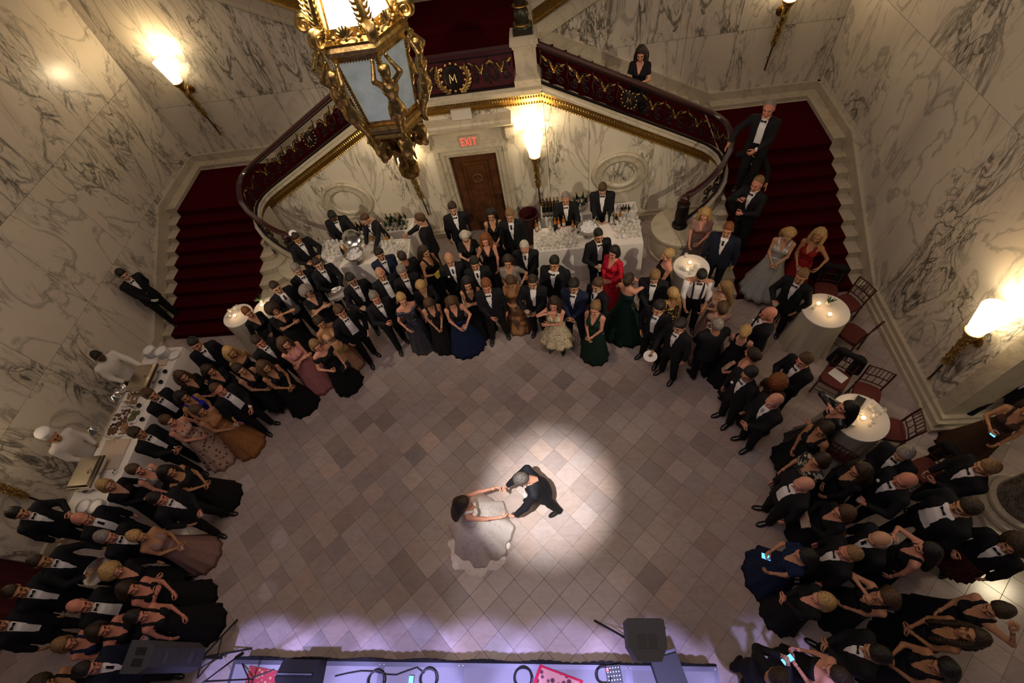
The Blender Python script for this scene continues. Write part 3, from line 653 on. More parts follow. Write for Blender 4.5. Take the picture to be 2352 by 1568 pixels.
def hair_m(c): return mat('hair_col_' + c, HCOL[c], 0.45, spec=0.4, noise=.45, nscale=55, bump=.8)
EYE = mat('eye_dark', (0.03, 0.022, 0.018), 0.3)
def fabric(name, c, rough=.85, spec=.2, **kw): return mat('fabric_' + name, c, rough, spec=spec, **kw)
FAB = {'black': fabric('black', (0.0085, 0.0085, 0.010), .8), 'suit': fabric('suit', (0.009, 0.009, 0.0115), .75), 'navy': fabric('navy', (0.012, 0.018, 0.045), .75), 'navysuit': fabric('navysuit', (0.010, 0.013, 0.026), .8),
       'white': fabric('white', (0.78, 0.76, 0.74), .8), 'greyvest': fabric('greyvest', (0.16, 0.155, 0.155), .8), 'chef': fabric('chef', (0.62, 0.58, 0.52), .9), 'trouser': fabric('trouser', (0.008, 0.008, 0.009), .85),
       'dkgreen': fabric('dkgreen', (0.008, 0.028, 0.020), .7, noise=.5, nscale=40), 'navytulle': fabric('navytulle', (0.008, 0.016, 0.05), .8, noise=.6, nscale=35), 'pink': fabric('pink', (0.55, 0.22, 0.22), .8, noise=.35, nscale=70, bump=.5), 'peach': fabric('peach', (0.52, 0.29, 0.16), .7, noise=.15, nscale=20),
       'bronze': fabric('bronze', (0.33, 0.145, 0.055), .5, noise=.35, nscale=50), 'mauve': fabric('mauve', (0.27, 0.16, 0.135), .8, noise=.2, nscale=60), 'greymauve': fabric('greymauve', (0.15, 0.115, 0.10), .8, noise=.2, nscale=30), 'red': fabric('red', (0.20, 0.008, 0.010), .6), 'redlace': fabric('redlace', (0.48, 0.012, 0.030), .6, noise=.6, nscale=45, bump=.6),
       'royal': fabric('royal', (0.012, 0.02, 0.30), .5), 'grey': fabric('grey', (0.20, 0.17, 0.15), .7), 'blush': fabric('blush', (0.40, 0.24, 0.16), .75), 'brown': fabric('brown', (0.05, 0.025, 0.015), .8), 'tartan': fabric('tartan', (0.05, 0.012, 0.012), .8, noise=.8, nscale=25)}
def spotted(name, base, spot, scale, thr, rough=.6, metal=0.0, kind='VORONOI'):
    m = bpy.data.materials.new('fabric_' + name); m.use_nodes = True; nt = m.node_tree; b = nt.nodes['Principled BSDF']; tc = nt.nodes.new('ShaderNodeTexCoord')
    v = nt.nodes.new('ShaderNodeTexVoronoi' if kind != 'NOISE' else 'ShaderNodeTexNoise'); v.inputs['Scale'].default_value = scale; nt.links.new(tc.outputs['Object'], v.inputs['Vector'])
    r = nt.nodes.new('ShaderNodeValToRGB'); e = r.color_ramp.elements
    out = v.outputs['Distance'] if kind != 'NOISE' else v.outputs['Fac']
    if kind == 'RING':
        e[0].position = thr - .14; e[0].color = (*base, 1); e[1].position = thr; e[1].color = (*spot, 1); q = e.new(thr + .12); q.color = (*base, 1); r.color_ramp.interpolation = 'LINEAR'
    else:
        e[0].position = thr; e[0].color = (*spot, 1); e[1].position = thr + .12; e[1].color = (*base, 1)
    nt.links.new(out, r.inputs['Fac']); nt.links.new(r.outputs['Color'], b.inputs['Base Color']); b.inputs['Roughness'].default_value = rough; b.inputs['Metallic'].default_value = metal
    FAB[name] = m; return m
spotted('lace', (0.70, 0.60, 0.40), (0.16, 0.12, 0.06), 38, .32)
spotted('sequin', (0.010, 0.011, 0.022), (0.30, 0.32, 0.40), 75, .16, .3)
spotted('sequinblack', (0.010, 0.010, 0.012), (0.18, 0.18, 0.20), 80, .15, .3)
spotted('floral', (0.50, 0.33, 0.24), (0.13, 0.05, 0.04), 13, .26)
spotted('goldfloral', (0.012, 0.011, 0.010), (0.50, 0.34, 0.06), 16, .33)
spotted('circles', (0.014, 0.012, 0.010), (0.55, 0.50, 0.40), 17, .36, kind='RING')
spotted('silver', (0.42, 0.45, 0.43), (0.70, 0.72, 0.70), 40, .2, .35, .3)
spotted('silvertop', (0.35, 0.34, 0.33), (0.8, 0.8, 0.8), 60, .25, .25, .7)
spotted('bridal', (0.92, 0.83, 0.78), (0.80, 0.70, 0.65), 13, .24, .85)
spotted('rust', (0.36, 0.17, 0.06), (0.10, 0.05, 0.03), 6, .45, .7, kind='NOISE')

MALE = [(0.84, .158, .115, -.005), (0.95, .172, .122, -.005), (1.08, .156, .112, 0), (1.22, .168, .118, 0), (1.33, .178, .116, -.005), (1.41, .150, .092, -.012), (1.46, .085, .068, -.018)]
FEM = [(0.84, .165, .120, -.008), (0.93, .176, .125, -.010), (1.06, .128, .098, 0), (1.17, .138, .102, .006), (1.25, .146, .118, .016), (1.33, .148, .098, .002), (1.40, .118, .072, -.012), (1.455, .062, .054, -.018)]
ARM = {'down': (.255, .03, .86), 'clasp': (.028, .235, .99), 'phone': (.055, .30, 1.16), 'high': (.085, .30, 1.40), 'pocket': (.215, .07, .90), 'hold': (.15, .30, 1.12), 'cross': (-.11, .175, 1.13), 'behind': (.07, -.17, .93), 'face': (.055, .16, 1.50), 'hip': (.215, .06, 1.0), 'reach': (.24, .48, 1.06), 'up': (.22, .06, 1.78), 'rail': (.42, .22, 1.02), 'tray': (.10, .34, 1.10), 'low': (.16, .22, .92), 'lap': (.05, .20, .93), 'sidehold': (.30, .20, 1.08), 'chest': (.02, .19, 1.26)}
POSE_HAND = {'down': 'relaxed', 'clasp': 'half', 'phone': 'grip', 'high': 'grip', 'pocket': 'relaxed', 'hold': 'grip', 'cross': 'relaxed', 'behind': 'half', 'face': 'half', 'hip': 'relaxed', 'reach': 'half', 'up': 'relaxed', 'rail': 'open', 'tray': 'grip'}
def ik(S, W, L1, L2, pole):
    S, W = np.array(S, float), np.array(W, float); d = W - S; D = np.linalg.norm(d); mx = (L1 + L2) * .995
    if D > mx: W = S + d / D * mx; d = W - S; D = mx
    u = d / D; a = (L1 * L1 - L2 * L2 + D * D) / (2 * D); h = math.sqrt(max(L1 * L1 - a * a, 1e-6))
    p = np.array(pole, float); p = p - u * (p @ u); p /= np.linalg.norm(p) + 1e-9
    return S + u * a + p * h, W
def hand_place(b, side, E, W, kind, mi=0, sc=1.0):
    f = (W - E) / np.linalg.norm(W - E); inw = np.array([-side, 0, 0.]) + np.array([0, -.25, -.35]) * (abs(f[0]) > .5)
    n = inw - f * (inw @ f); n /= np.linalg.norm(n); t = np.cross(f, n)
    pref = np.array([0, 1., .6]) if f[2] < -.6 else np.array([0, .15, 1.])
    # template: fingers +Y, palm -Z, thumb -X
    X = t if t @ pref < 0 else -t
    M = np.eye(4); M[:3, 0] = X * sc; M[:3, 1] = f * sc; M[:3, 2] = -n * sc; M[:3, 3] = W
    b.merge(HANDS[kind], M, mi); return M
def bend_fn(lean, lside, H):
    """bows the trunk from the hips"""
    s = H / 1.75
    def fn(V):
        V = np.asarray(V, float) * s
        if lean == 0 and lside == 0: return V
        w = np.clip((V[:, 2] / s - .86) / .26, 0, 1); w = w * w * (3 - 2 * w); o = np.array([0, 0, .93 * s]); P = V - o
        a = lean * w; c, n = np.cos(a), np.sin(a); y = P[:, 1] * c + P[:, 2] * n; z = -P[:, 1] * n + P[:, 2] * c; P = np.c_[P[:, 0], y, z]
        a = lside * w; c, n = np.cos(a), np.sin(a); x = P[:, 0] * c + P[:, 2] * n; z = -P[:, 0] * n + P[:, 2] * c
        return np.c_[x, P[:, 1], z] + o
    return fn
def skirt_mesh(hem, R, folds, amp, rwaist=(.135, .105), top=1.05, seed=0, train=0.0, ry=.88, n=64, hips=(.182, .150), pw=1.15):
    a = np.arange(n) * 2 * PI / n; rs = []; r0 = random.Random(seed); ph = [r0.random() * 6.28 for _ in range(4)]
    zs = np.r_[np.linspace(top, .90, 4), np.linspace(.84, hem, 9)]
    for z in zs:
        if z >= .90: t = (top - z) / (top - .90); rx, ryy = rwaist[0] + (hips[0] - rwaist[0]) * t, rwaist[1] + (hips[1] - rwaist[1]) * t; g = 0
        else: g = (.90 - z) / (.90 - hem); e = g ** pw; rx, ryy = hips[0] + (R - hips[0]) * e, hips[1] + (R * ry - hips[1]) * e
        wv = 1 + amp * g * (np.sin(folds * a + ph[0]) + .5 * np.sin((folds * 2 + 1) * a + ph[1]) + .4 * np.sin(3 * a + ph[2]))
        yy = ryy * wv * np.sin(a); back = np.clip(-np.sin(a), 0, 1)
        rs.append(np.c_[rx * wv * np.cos(a), yy - train * g * g * back, np.full(n, z)])
    b = MB(); b.rings(rs, cap0=True, cap1=True); return b
PCOUNT = [0]
STRAP = [(.075, .100, 1.29), (.088, .072, 1.385), (.098, .0, 1.452), (.090, -.072, 1.385), (.08, -.092, 1.29)]
def parent_obj(name, b, mats, root, fn, smooth=True):
    b.v = [fn(v) for v in b.v]
    return b.obj(name, mats, root, smooth=smooth)
def put_template(name, me, root, fn, M, material=None):
    """shared mesh placed by the frame that the body's bend gives it"""
    M = np.asarray(M, float); o_ = M[:3, 3]; e = .02
    pts = np.array([o_, o_ + M[:3, 0] * e, o_ + M[:3, 1] * e, o_ + M[:3, 2] * e]); q_ = fn(pts)
    A = np.stack([(q_[i] - q_[0]) / e for i in (1, 2, 3)], 1)
    o = inst(name, me, root); mm = Matrix.Identity(4)
    for r in range(3):
        for c in range(3): mm[r][c] = A[r, c]
        mm[r][3] = q_[0][r]
    o.matrix_local = mm
    if material is not None:
        o.material_slots[0].link = 'OBJECT'; o.material_slots[0].material = material
    return o
def frame(loc, yaw=0.0, pitch=0.0, roll=0.0, sc=1.0):
    M = Matrix.Translation(loc) @ Matrix.Rotation(yaw, 4, 'Z') @ Matrix.Rotation(pitch, 4, 'X') @ Matrix.Rotation(roll, 4, 'Y') @ Matrix.Scale(sc, 4)
    return np.array(M)
def make_person(x, y, z0, face, sex, H, outfit, hair, hcol, skin, aR='down', aL='down', label='', lean=0.0, lside=0.0, w=1.0, yaw=0.0, pitch=-0.12, beard=0, stride=0.0, spread=.10, glasses=False, vb=1.05, open_=0.0, tie=None, shirt='white', skirt=None, group=None, gloves=False, square=False, hat=None, hem=None, headscale=1.09, bare_feet=False, rise=0.0):
    if outfit == 'suit' and vb == 1.05: vb = .97
    fem = sex == 'f'; root = empty('person', (x, y, z0), face - PI / 2); tag(root, label, 'person', group); PCOUNT[0] += 1
    fn = bend_fn(lean, lside, H); prof = FEM if fem else MALE
    prof = [(z, rx * w, ry * (1 + (w - 1) * 1.25), yo + (.03 * (w - 1) * (1 if .9 < z < 1.3 else 0))) for z, rx, ry, yo in prof]
    sh = (.158 if fem else .188) * (1 + (w - 1) * .5); sz = 1.375 if fem else 1.395; kr = .86 if fem else 1.0
    J = {}
    for side, pose in ((1, aR), (-1, aL)):
        if isinstance(pose, str): wx, wy, wz = ARM[pose]; wt = np.array([side * wx, wy, wz]); hk = POSE_HAND.get(pose, 'half')
        else: wt = np.array(pose[:3], float); hk = pose[3] if len(pose) > 3 else 'half'; pose = 'x'
        wt = wt + np.array([side * .06 * (w - 1) * 3, .12 * (w - 1), 0]) * (pose in ARM)
        S = np.array([side * sh, -.005, sz]); pole = (side * .9, -.5, -.6) if pose not in ('hip', 'pocket') else (side * 1.0, -.6, 0)
        if pose == 'up': pole = (side * 1, -.2, .3)
        if pose == 'cross': pole = (side * .8, .3, -.7)
        E, W = ik(S, wt, .285 * (.95 if fem else 1), .255 * (.95 if fem else 1), pole); J[side] = (S, E, W, hk)
    hip = .088 * (1 + (w - 1) * .6); feet = {1: (spread, stride), -1: (-spread, -stride)}
    robe = outfit.startswith('gown')
    # ---- body
    f = Field((-.62, -.42, -.01), (.62, .62, 1.95 if max(J[1][2][2], J[-1][2][2]) > 1.55 else 1.56), .026)
    f.loft(prof, -.004 if not fem else 0.0, k=.04)
    for s in (-1, 1):
        S, E, W, hk = J[s]; fx, fy = feet[s]
        f.cap((s * sh * .35, -.01, sz + .03), S, .052 * kr, .052 * kr, .05); f.cap(S, E, .050 * kr, .040 * kr, .03); f.cap(E, W, .039 * kr, .027 * kr, .015)
        kn = (s * (hip + (abs(fx) - hip) * .5), fy * .55 + .02, .50)
        f.cap((s * hip, 0, .90), kn, .082, .055, .04); f.cap(kn, (fx, fy - .02, .085), .053, .036, .02)
        if fem: f.ell((s * .068, .092, 1.245), (.062, .055, .062), .04)
    f.cap((0, -.018, 1.40), (0, -.02, 1.52), .058 if not fem else .047, .056 if not fem else .045, .03)
    V, F = f.mesh(); b = MB(); b.add(V, F)
    hM = frame((0, -.012, 1.49), yaw, pitch, 0, headscale); HV, HF, hmi = HEADS[1 if fem else 0]
    hv = HV @ hM[:3, :3].T + hM[:3, 3]; n0 = b.n; b.v.append(hv); b.f += [tuple(q_ + n0) for q_ in HF.tolist()] if False else [tuple(int(i) + n0 for i in q_) for q_ in HF]; b.m += hmi.tolist(); b.n += len(hv)
    hands = {}
    for s in (-1, 1): hands[s] = hand_place(b, s, J[s][1], J[s][2], J[s][3], 5 if gloves else 0)
    sk = skin_m(skin)
    parent_obj('body', b, [sk, lip_m(skin), EYE, hair_m(hcol) if beard else sk, hair_m(hcol if hcol not in ('wht',) else 'gry'), FAB['white']], root, fn)
    if hair: put_template('hair', hair_mesh(hair), root, fn, hM, hair_m(hcol))
    if glasses:
        g = MB()
        for s in (-1, 1):
            a = np.arange(10) * 2 * PI / 10; g.tube(np.c_[s * .031 + .021 * np.cos(a), np.full(10, .112), .128 + .016 * np.sin(a)], .0028, 4, closed=True); g.tube([(s * .052, .112, .13), (s * .078, .03, .13), (s * .08, -.02, .125)], .0026, 4)
        g.tube([(-.01, .113, .132), (.01, .113, .132)], .0026, 4); g.xform(hM); parent_obj('glasses', g, 'black_plastic', root, fn)
    # ---- clothes
    if not robe:
        coat = {'tux': 'suit', 'suit': 'suit', 'navy': 'navy', 'navysuit': 'navysuit', 'vest': 'suit', 'chef': 'chef', 'server': 'chef', 'susp': None, 'black': 'black'}[outfit]
        # trousers
        if hem != 'kilt':
            f = Field((-.36, -.42, .02), (.36, .42, 1.12), .0235)
            f.loft([p for p in prof if p[0] <= 1.1], .012, .86, 1.06, k=.03)
            for s in (-1, 1):
                fx, fy = feet[s]; kn = (s * (hip + (abs(fx) - hip) * .5), fy * .55 + .02, .50)
                f.cap((s * hip, 0, .90), kn, .100 * (1 + (w - 1) * .5), .074, .03); f.cap(kn, (fx, fy - .015, .07), .073, .060, .02)
            V, F = f.mesh(); t = MB(); t.add(V, F); parent_obj('trousers', t, FAB['trouser'] if outfit not in ('navy',) else FAB['navy'], root, fn)
        for s in (-1, 1): put_template('shoe', SHOE, root, fn, frame((feet[s][0] + s * .005, feet[s][1], 0), -s * .18))
        # shirt front and collar
        f = Field((-.24, -.10, .84), (.24, .34, 1.50), .018); f.loft(prof, .008, .86, 1.455, k=.0); X_, Y_ = f.ax[0][:, None, None], f.ax[1][None, :, None]
        if coat: f.D = np.maximum(f.D, np.maximum(np.abs(X_) - .15, .0 - Y_).astype(np.float32) + 0 * f.D)
        V, F = f.mesh(); t = MB(); t.add(V, F); t.lathe([(.066, 1.435), (.070, 1.46), (.064, 1.495), (.058, 1.495)], (0, -.016, 0), 16, sy=1.05, cap0=False, cap1=False)
        if not coat:
            for s in (-1, 1): S, E, W, hk = J[s]; t.tube([S + [0, 0, .02], (S + E) / 2, E, E + (W - E) * .35], [.066, .058, .052, .046], 10)
        shirt_o = parent_obj('shirt', t, FAB[shirt], root, fn)
        if outfit == 'vest':
            f = Field((-.26, -.2, .84), (.26, .34, 1.46), .018); f.loft(prof, .014, .88, 1.40, k=0); X_, Y_, Z_ = f.ax[0][:, None, None], f.ax[1][None, :, None], f.ax[2][None, None, :]
            f.D = np.maximum(f.D, -np.maximum(np.abs(X_) - np.interp(Z_, [1.12, 1.42], [0, .07]), .02 - Y_).astype(np.float32)); V, F = f.mesh(); t = MB(); t.add(V, F); parent_obj('waistcoat', t, FAB['greyvest'], root, fn)
        if outfit == 'susp':
            for s in (-1, 1):
                t = MB(); t.tube([(s * .07, .125 * w, .98), (s * .075, .14 * w, 1.2), (s * .085, .11 * w, 1.38), (s * .085, 0, 1.46), (s * .06, -.10, 1.38), (s * .03, -.13, 1.1)], .016, 6, flat=.9); parent_obj('suspender', t, FAB['black'], root, fn)
        if coat:
            chef = outfit in ('chef', 'server')
            f = Field((-.62, -.36, .70), (.62, .60, 1.95 if max(J[1][2][2], J[-1][2][2]) > 1.5 else 1.52), .0205)
            jp = [(.74, prof[0][1] + .045, prof[0][2] + .04, -.008), (.86, prof[1][1] + .026, prof[1][2] + .028, -.005)] + [(z, rx + .021, ry + .022, yo) for z, rx, ry, yo in prof[2:6]] + [(1.462, .094, .078, -.02)]
            f.loft(jp, 0, .765, 1.455, k=.035)
            for s in (-1, 1):
                S, E, W, hk = J[s]; W2 = W - (W - E) / np.linalg.norm(W - E) * .035
                f.cap((s * sh * .4, -.012, sz + .035), S + [0, 0, .004], .060, .062, .05); f.cap(S, E, .068, .057, .035); f.cap(E, W2, .056, .043, .02)
            X_, Y_, Z_ = f.ax[0][:, None, None], f.ax[1][None, :, None], f.ax[2][None, None, :]
            if not chef:
                wv = np.interp(Z_, [.72, .9, vb, 1.44, 1.50], [.05 + open_ * .07, open_ * .085, open_ * .075 - .004, .054, .064])
                f.D = np.maximum(f.D, -np.maximum(np.abs(X_) - wv, .03 - Y_).astype(np.float32))
            V, F = f.mesh(); t = MB(); t.add(V, F); jacket_o = parent_obj('jacket', t, FAB[coat], root, fn)
            if not chef and not gloves:
                for s in (-1, 1):
                    S, E, W, hk = J[s]; u = (W - E) / np.linalg.norm(W - E); t = MB(); t.tube([W - u * .05, W - u * .012], [.034, .033], 8); parent_obj('cuff', t, FAB['white'], jacket_o, fn)
            if square:
                t = MB().box(.085, .125, .112 * w, .140 * w, 1.275, 1.30); parent_obj('pocket_square', t, FAB['white'], jacket_o, fn, False)
        ty = prof[5][2] + .022
        if tie is None: tie = 'bow' if outfit in ('tux', 'navy', 'susp', 'black') else ('neck' if outfit in ('suit', 'vest', 'navysuit') else '')
        if tie == 'bow': put_template('bow_tie', BOW, shirt_o, fn, frame((0, ty - .006, 1.452), 0, 0, 0, .82))
        elif tie.startswith('neck'): put_template('necktie', NECKTIE, shirt_o, fn, frame((0, ty - .004, 1.452), 0, -.08), {'neck': FAB['black'], 'neckblue': fabric('tieblue', (.02, .03, .09)), 'neckred': fabric('tiered', (.05, .008, .012)), 'necksilver': fabric('tiesilver', (.42, .40, .44))}[tie])
        if hem == 'kilt':
            t = skirt_mesh(.50, .27, 18, .05, (.16, .12), 1.04, seed=3, hips=(.20, .16)); parent_obj('kilt', t, FAB['tartan'], root, fn)
            for s in (-1, 1):
                fx, fy = feet[s]; t = MB().tube([(fx, fy - .01, .09), (fx, fy, .30), (fx * .98, fy * .8, .43)], [.05, .062, .058], 10); parent_obj('sock', t, FAB['brown'], root, fn)
    else:
        # outfit "gown:fabric:neckline:hem[:skirtfabric]"
        tok = outfit.split(':'); fab = FAB[tok[1]]; neck = tok[2]; hemz = float(tok[3]); fab2 = FAB[tok[4]] if len(tok) > 4 else fab
        top = {'strapless': 1.285, 'v': 1.36, 'strap': 1.31, 'off': 1.325, 'one': 1.34, 'sleeve': 1.43, 'short': 1.42, 'halter': 1.37, 'high': 1.44}[neck]
        zm = max(J[1][2][2], J[-1][2][2]); f = Field((-.62, -.34, .86), (.62, .58, 1.9 if (zm > 1.5 and neck == 'sleeve') else 1.52), .0195)
        f.loft(prof, .009, .90, top, k=.0)
        for s in (-1, 1):
            f.ell((s * .068, .094, 1.245), (.068, .062, .066), .04); S, E, W, hk = J[s]
            if neck in ('sleeve', 'short'):
                f.cap((s * sh * .4, -.012, sz + .02), S, .052, .055, .05); f.cap(S, E if neck == 'sleeve' else S + (E - S) * .55, .056, .050, .03)
                if neck == 'sleeve': f.cap(E, W - (W - E) * .12, .046, .036, .02)
            if neck in ('v', 'strap') or (neck == 'one' and s > 0): [f.cap((s * p_[0], p_[1], p_[2]), (s * q_[0], q_[1], q_[2]), .024, .024, .008) for p_, q_ in zip(STRAP[:-1], STRAP[1:])]
            if neck == 'off': f.cap((s * .10, .07, 1.31), S + (E - S) * .28 + [0, 0.02, 0], .045, .062, .02); f.cap((s * .10, -.09, 1.31), S + (E - S) * .28 + [0, -.02, 0], .045, .06, .02)
            if neck == 'halter': f.cap((s * .06, .10, 1.29), (s * .03, .06, 1.44), .022, .012, .01)
        X_, Y_, Z_ = f.ax[0][:, None, None], f.ax[1][None, :, None], f.ax[2][None, None, :]
        f.D = np.maximum(f.D, (.905 - Z_) + 0 * f.D)
        if neck in ('v', 'strap', 'halter', 'sleeve', 'short'):
            f.D = np.maximum(f.D, -np.maximum(np.abs(X_) - np.interp(Z_, [1.20 if neck != 'high' else 1.4, 1.44], [-.01, .075]), .01 - Y_).astype(np.float32))
        V, F = f.mesh(); t = MB(); t.add(V, F); parent_obj('bodice', t, fab, root, fn)
        sp = dict(R=.34, folds=10, amp=.05, train=0.0)
        if hemz > .2: sp['R'] = .27
        if skirt: sp.update(skirt)
        t = skirt_mesh(hemz + .004, seed=PCOUNT[0], rwaist=(.134 * w, .108 * w), **sp); t.v = [v * np.array([w, 1 + (w - 1) * 1.1, 1]) for v in t.v]; parent_obj('skirt', t, fab2, root, fn)
        if hemz > .12:
            for s in (-1, 1): put_template('shoe', SHOE, root, fn, frame((feet[s][0] + s * .005, feet[s][1], 0), -s * .15, 0, 0, .88))
    if hat == 'kippah': t = MB().lathe([(.078, .0), (.072, .022), (.05, .036), (.01, .042)], (0, -.05, .222), 16); t.xform(hM); parent_obj('kippah', t, FAB['white'], root, fn)
    if hat == 'toque': t = MB().lathe([(.088, .0), (.09, .05), (.10, .10), (.105, .15), (.10, .165), (.02, .17)], (0, -.02, .175), 18); t.xform(hM); parent_obj('chef_hat', t, FAB['white'], root, fn)
    if hat == 'cap': t = MB().lathe([(.094, .0), (.094, .05), (.075, .085), (.02, .095)], (0, -.018, .165), 18); t.xform(hM); parent_obj('cap', t, FAB['black'], root, fn)
    # world position of a hand, for things held
    def hand_pos(side):
        M = hands[side]; p = fn(np.array([M[:3, 3] + M[:3, 1] * .075 - M[:3, 2] * .02]))[0]; c, s_ = math.cos(face - PI / 2), math.sin(face - PI / 2)
        return (x + c * p[0] - s_ * p[1], y + s_ * p[0] + c * p[1], z0 + p[2])
    return root, hand_pos
# ------------------------------------------------------------------ things people hold
def glass_profile(h=.16, r=.035): return [(.030, 0), (.030, .004), (.005, .010), (.004, h * .48), (.012, h * .54), (r, h * .72), (r * .92, h), (r * .86, h), (r * .92, h * .72), (.006, h * .56)]
GLASS = MB().lathe(glass_profile(), n=10).data('wine_glass', mat('glass_solid', (0.80, 0.78, 0.72), 0.08, spec=0.9, alpha=0.42), True)
TUMBLER = MB().lathe([(.030, 0), (.036, .085), (.032, .085), (.027, .012)], n=10).data('tumbler', 'glass_solid', True)
PHONE = MB().box(-.037, .037, -.004, .004, -.075, .075); PHONE_ME = PHONE.data('phone', 'black_plastic', False)
def phone(loc, rz, label, lit=False, tilt=-.7):
    r = tag(empty('phone', loc, rz), label, 'phone'); a = inst('case', PHONE_ME, r)
    s = MB().box(-.033, .033, -.0065, -.0035, -.068, .068).obj('screen', mat('screen_lit', (.1, .3, .6), .3, emit=(.10, .42, 1.0), estr=2.2) if lit else mat('screen_dark', (.03, .03, .035), .15), r, smooth=False)
    r.rotation_euler = (tilt, 0, rz); return r
def clutch(loc, rz, label, col, w=.22, h=.11):
    r = tag(empty('clutch_bag', loc, rz), label, 'bag'); MB().box(-w / 2, w / 2, -.02, .02, -h / 2, h / 2, top=.97).obj('pouch', col, r, smooth=False)
    MB().box(-w / 2 - .002, w / 2 + .002, -.023, .023, h / 2 - .03, h / 2 + .006).obj('flap', col, r, smooth=False); r.rotation_euler = (-.5, 0, rz); return r
NP = {}
FOCUS = (-1.15, 2.05)
QUEUE = []
def P(u, v, sex, H, outfit, hair, hcol, skin, aR, aL, label, look=None, held=None, z0=0.0, yfix=None, stair=False, ymin=None, **kw):
    hz = H / 1.75 * 1.62; lean = kw.get('lean', 0.0)
    def solve(zz):
        x, y = at(u, v, zz + hz - (1 - math.cos(lean)) * .7)
        t = FOCUS if look is None else (at(look[0], look[1], 1.2 + zz) if not isinstance(look, float) else None)
        fa = math.atan2(t[1] - y, t[0] - x) if t is not None else look
        d = math.sin(lean) * .69 * H / 1.75 + .01
        return x - d * math.cos(fa), y - d * math.sin(fa), fa
    if yfix is not None:
        d = ray(u, v); t = yfix / d[1]; zz = CAMH + d[2] * t - hz; x, y, fa = solve(zz); z0 = zz
    elif stair:
        best = None
        for k in range(0, 11):
            x, y, fa = solve(.152 * k); want = min(10, max(0, math.floor((y - 6.36) / .308) + 1)); e = abs(want - k)
            if best is None or e < best[0]: best = (e, k)
        z0 = .152 * best[1] + (.012 if best[1] else 0); x, y, fa = solve(z0)
    else: x, y, fa = solve(z0)
    if ymin is not None and y < ymin: x, y = x * ymin / y, ymin
    QUEUE.append([x, y, z0, fa, sex, H, outfit, hair, hcol, skin, aR, aL, label, held, kw])
def build_queue():
    """guests stand shoulder to shoulder: nudge any two that would share the same spot, then build them"""
    A = np.array([(q[0], q[1]) for q in QUEUE]); O = A.copy(); Z = np.array([q[2] for q in QUEUE])
    R = np.array([.215 * (1 + (q[14].get('w', 1) - 1) * .6) + (.03 if q[6].startswith('gown') else 0) for q in QUEUE])
    for it in range(60):
        D = A[:, None] - A[None]; L = np.linalg.norm(D, axis=2) + np.eye(len(A)) * 9; W = np.maximum(0, R[:, None] + R[None] - L) * (np.abs(Z[:, None] - Z[None]) < .5)
        A += (D / L[..., None] * W[..., None] * .25).sum(1) - (A - O) * .06
    for q, (x, y) in zip(QUEUE, A):
        x0, y0, z0, fa, sex, H, outfit, hair, hcol, skin, aR, aL, label, held, kw = q
        root, hp = make_person(x, y, z0, fa, sex, H, outfit, hair, hcol, skin, aR, aL, label, **kw)
        hold(held, hp, fa, label)
def hold(held, hp, fa, label):
    for side, what in (held or {}).items():
        s = 1 if side == 'R' else -1; loc = hp(s); kind, _, arg = what.partition(':'); short = ' '.join(label.split()[:7])
        if kind == 'phone': phone(loc, fa + PI / 2 + PI, 'dark phone held by the ' + short)
        elif kind == 'litphone': phone(loc, fa + PI / 2 + PI, 'phone with a glowing blue screen held by the ' + short, True, -1.1)
        elif kind == 'wine': g = tag(inst('wine_glass', GLASS, None, (loc[0], loc[1], loc[2] - .07)), 'stemmed glass held by the ' + short, 'glass')
        elif kind == 'drink': g = tag(inst('tumbler', TUMBLER, None, (loc[0], loc[1], loc[2] - .04)), 'short drink glass held by the ' + short, 'glass')
        elif kind == 'tray':
            t_ = tag(empty('serving_tray', (loc[0] + .10 * math.cos(fa), loc[1] + .10 * math.sin(fa), loc[2] + .015)), 'round silver tray carried by the ' + short, 'tray'); MB().lathe([(.17, 0), (.20, .02), (.205, .024), (.17, .006), (.01, .005)], n=24).obj('dish', 'chrome', t_)
        elif kind == 'plate':
            t_ = tag(empty('dessert_plate', (loc[0] + .06 * math.cos(fa), loc[1] + .06 * math.sin(fa), loc[2] + .02)), 'white dessert plate held by the ' + short, 'plate'); MB().lathe([(.06, 0), (.115, .012), (.12, .016), (.06, .006), (.01, .006)], n=24).obj('plate', mat('china', (.75, .73, .70), .3), t_); MB().sphere((0, .01, .018), .03, 8, 5, sz=.5).obj('dessert', mat('food_brown', (.13, .055, .022), .6, noise=.5, nscale=30), t_)
        elif kind == 'bag': clutch(loc, fa + PI / 2, arg.split('|')[1] + ' held by the ' + short, MATS.get(arg.split('|')[0]) or FAB[arg.split('|')[0]])
mat('clutch_yellow', (0.52, 0.42, 0.05), .6); mat('clutch_gold', (0.50, 0.36, 0.12), .35, metal=.7); mat('clutch_black', (0.012, 0.012, 0.013), .4); mat('clutch_beige', (0.45, 0.36, 0.25), .6)
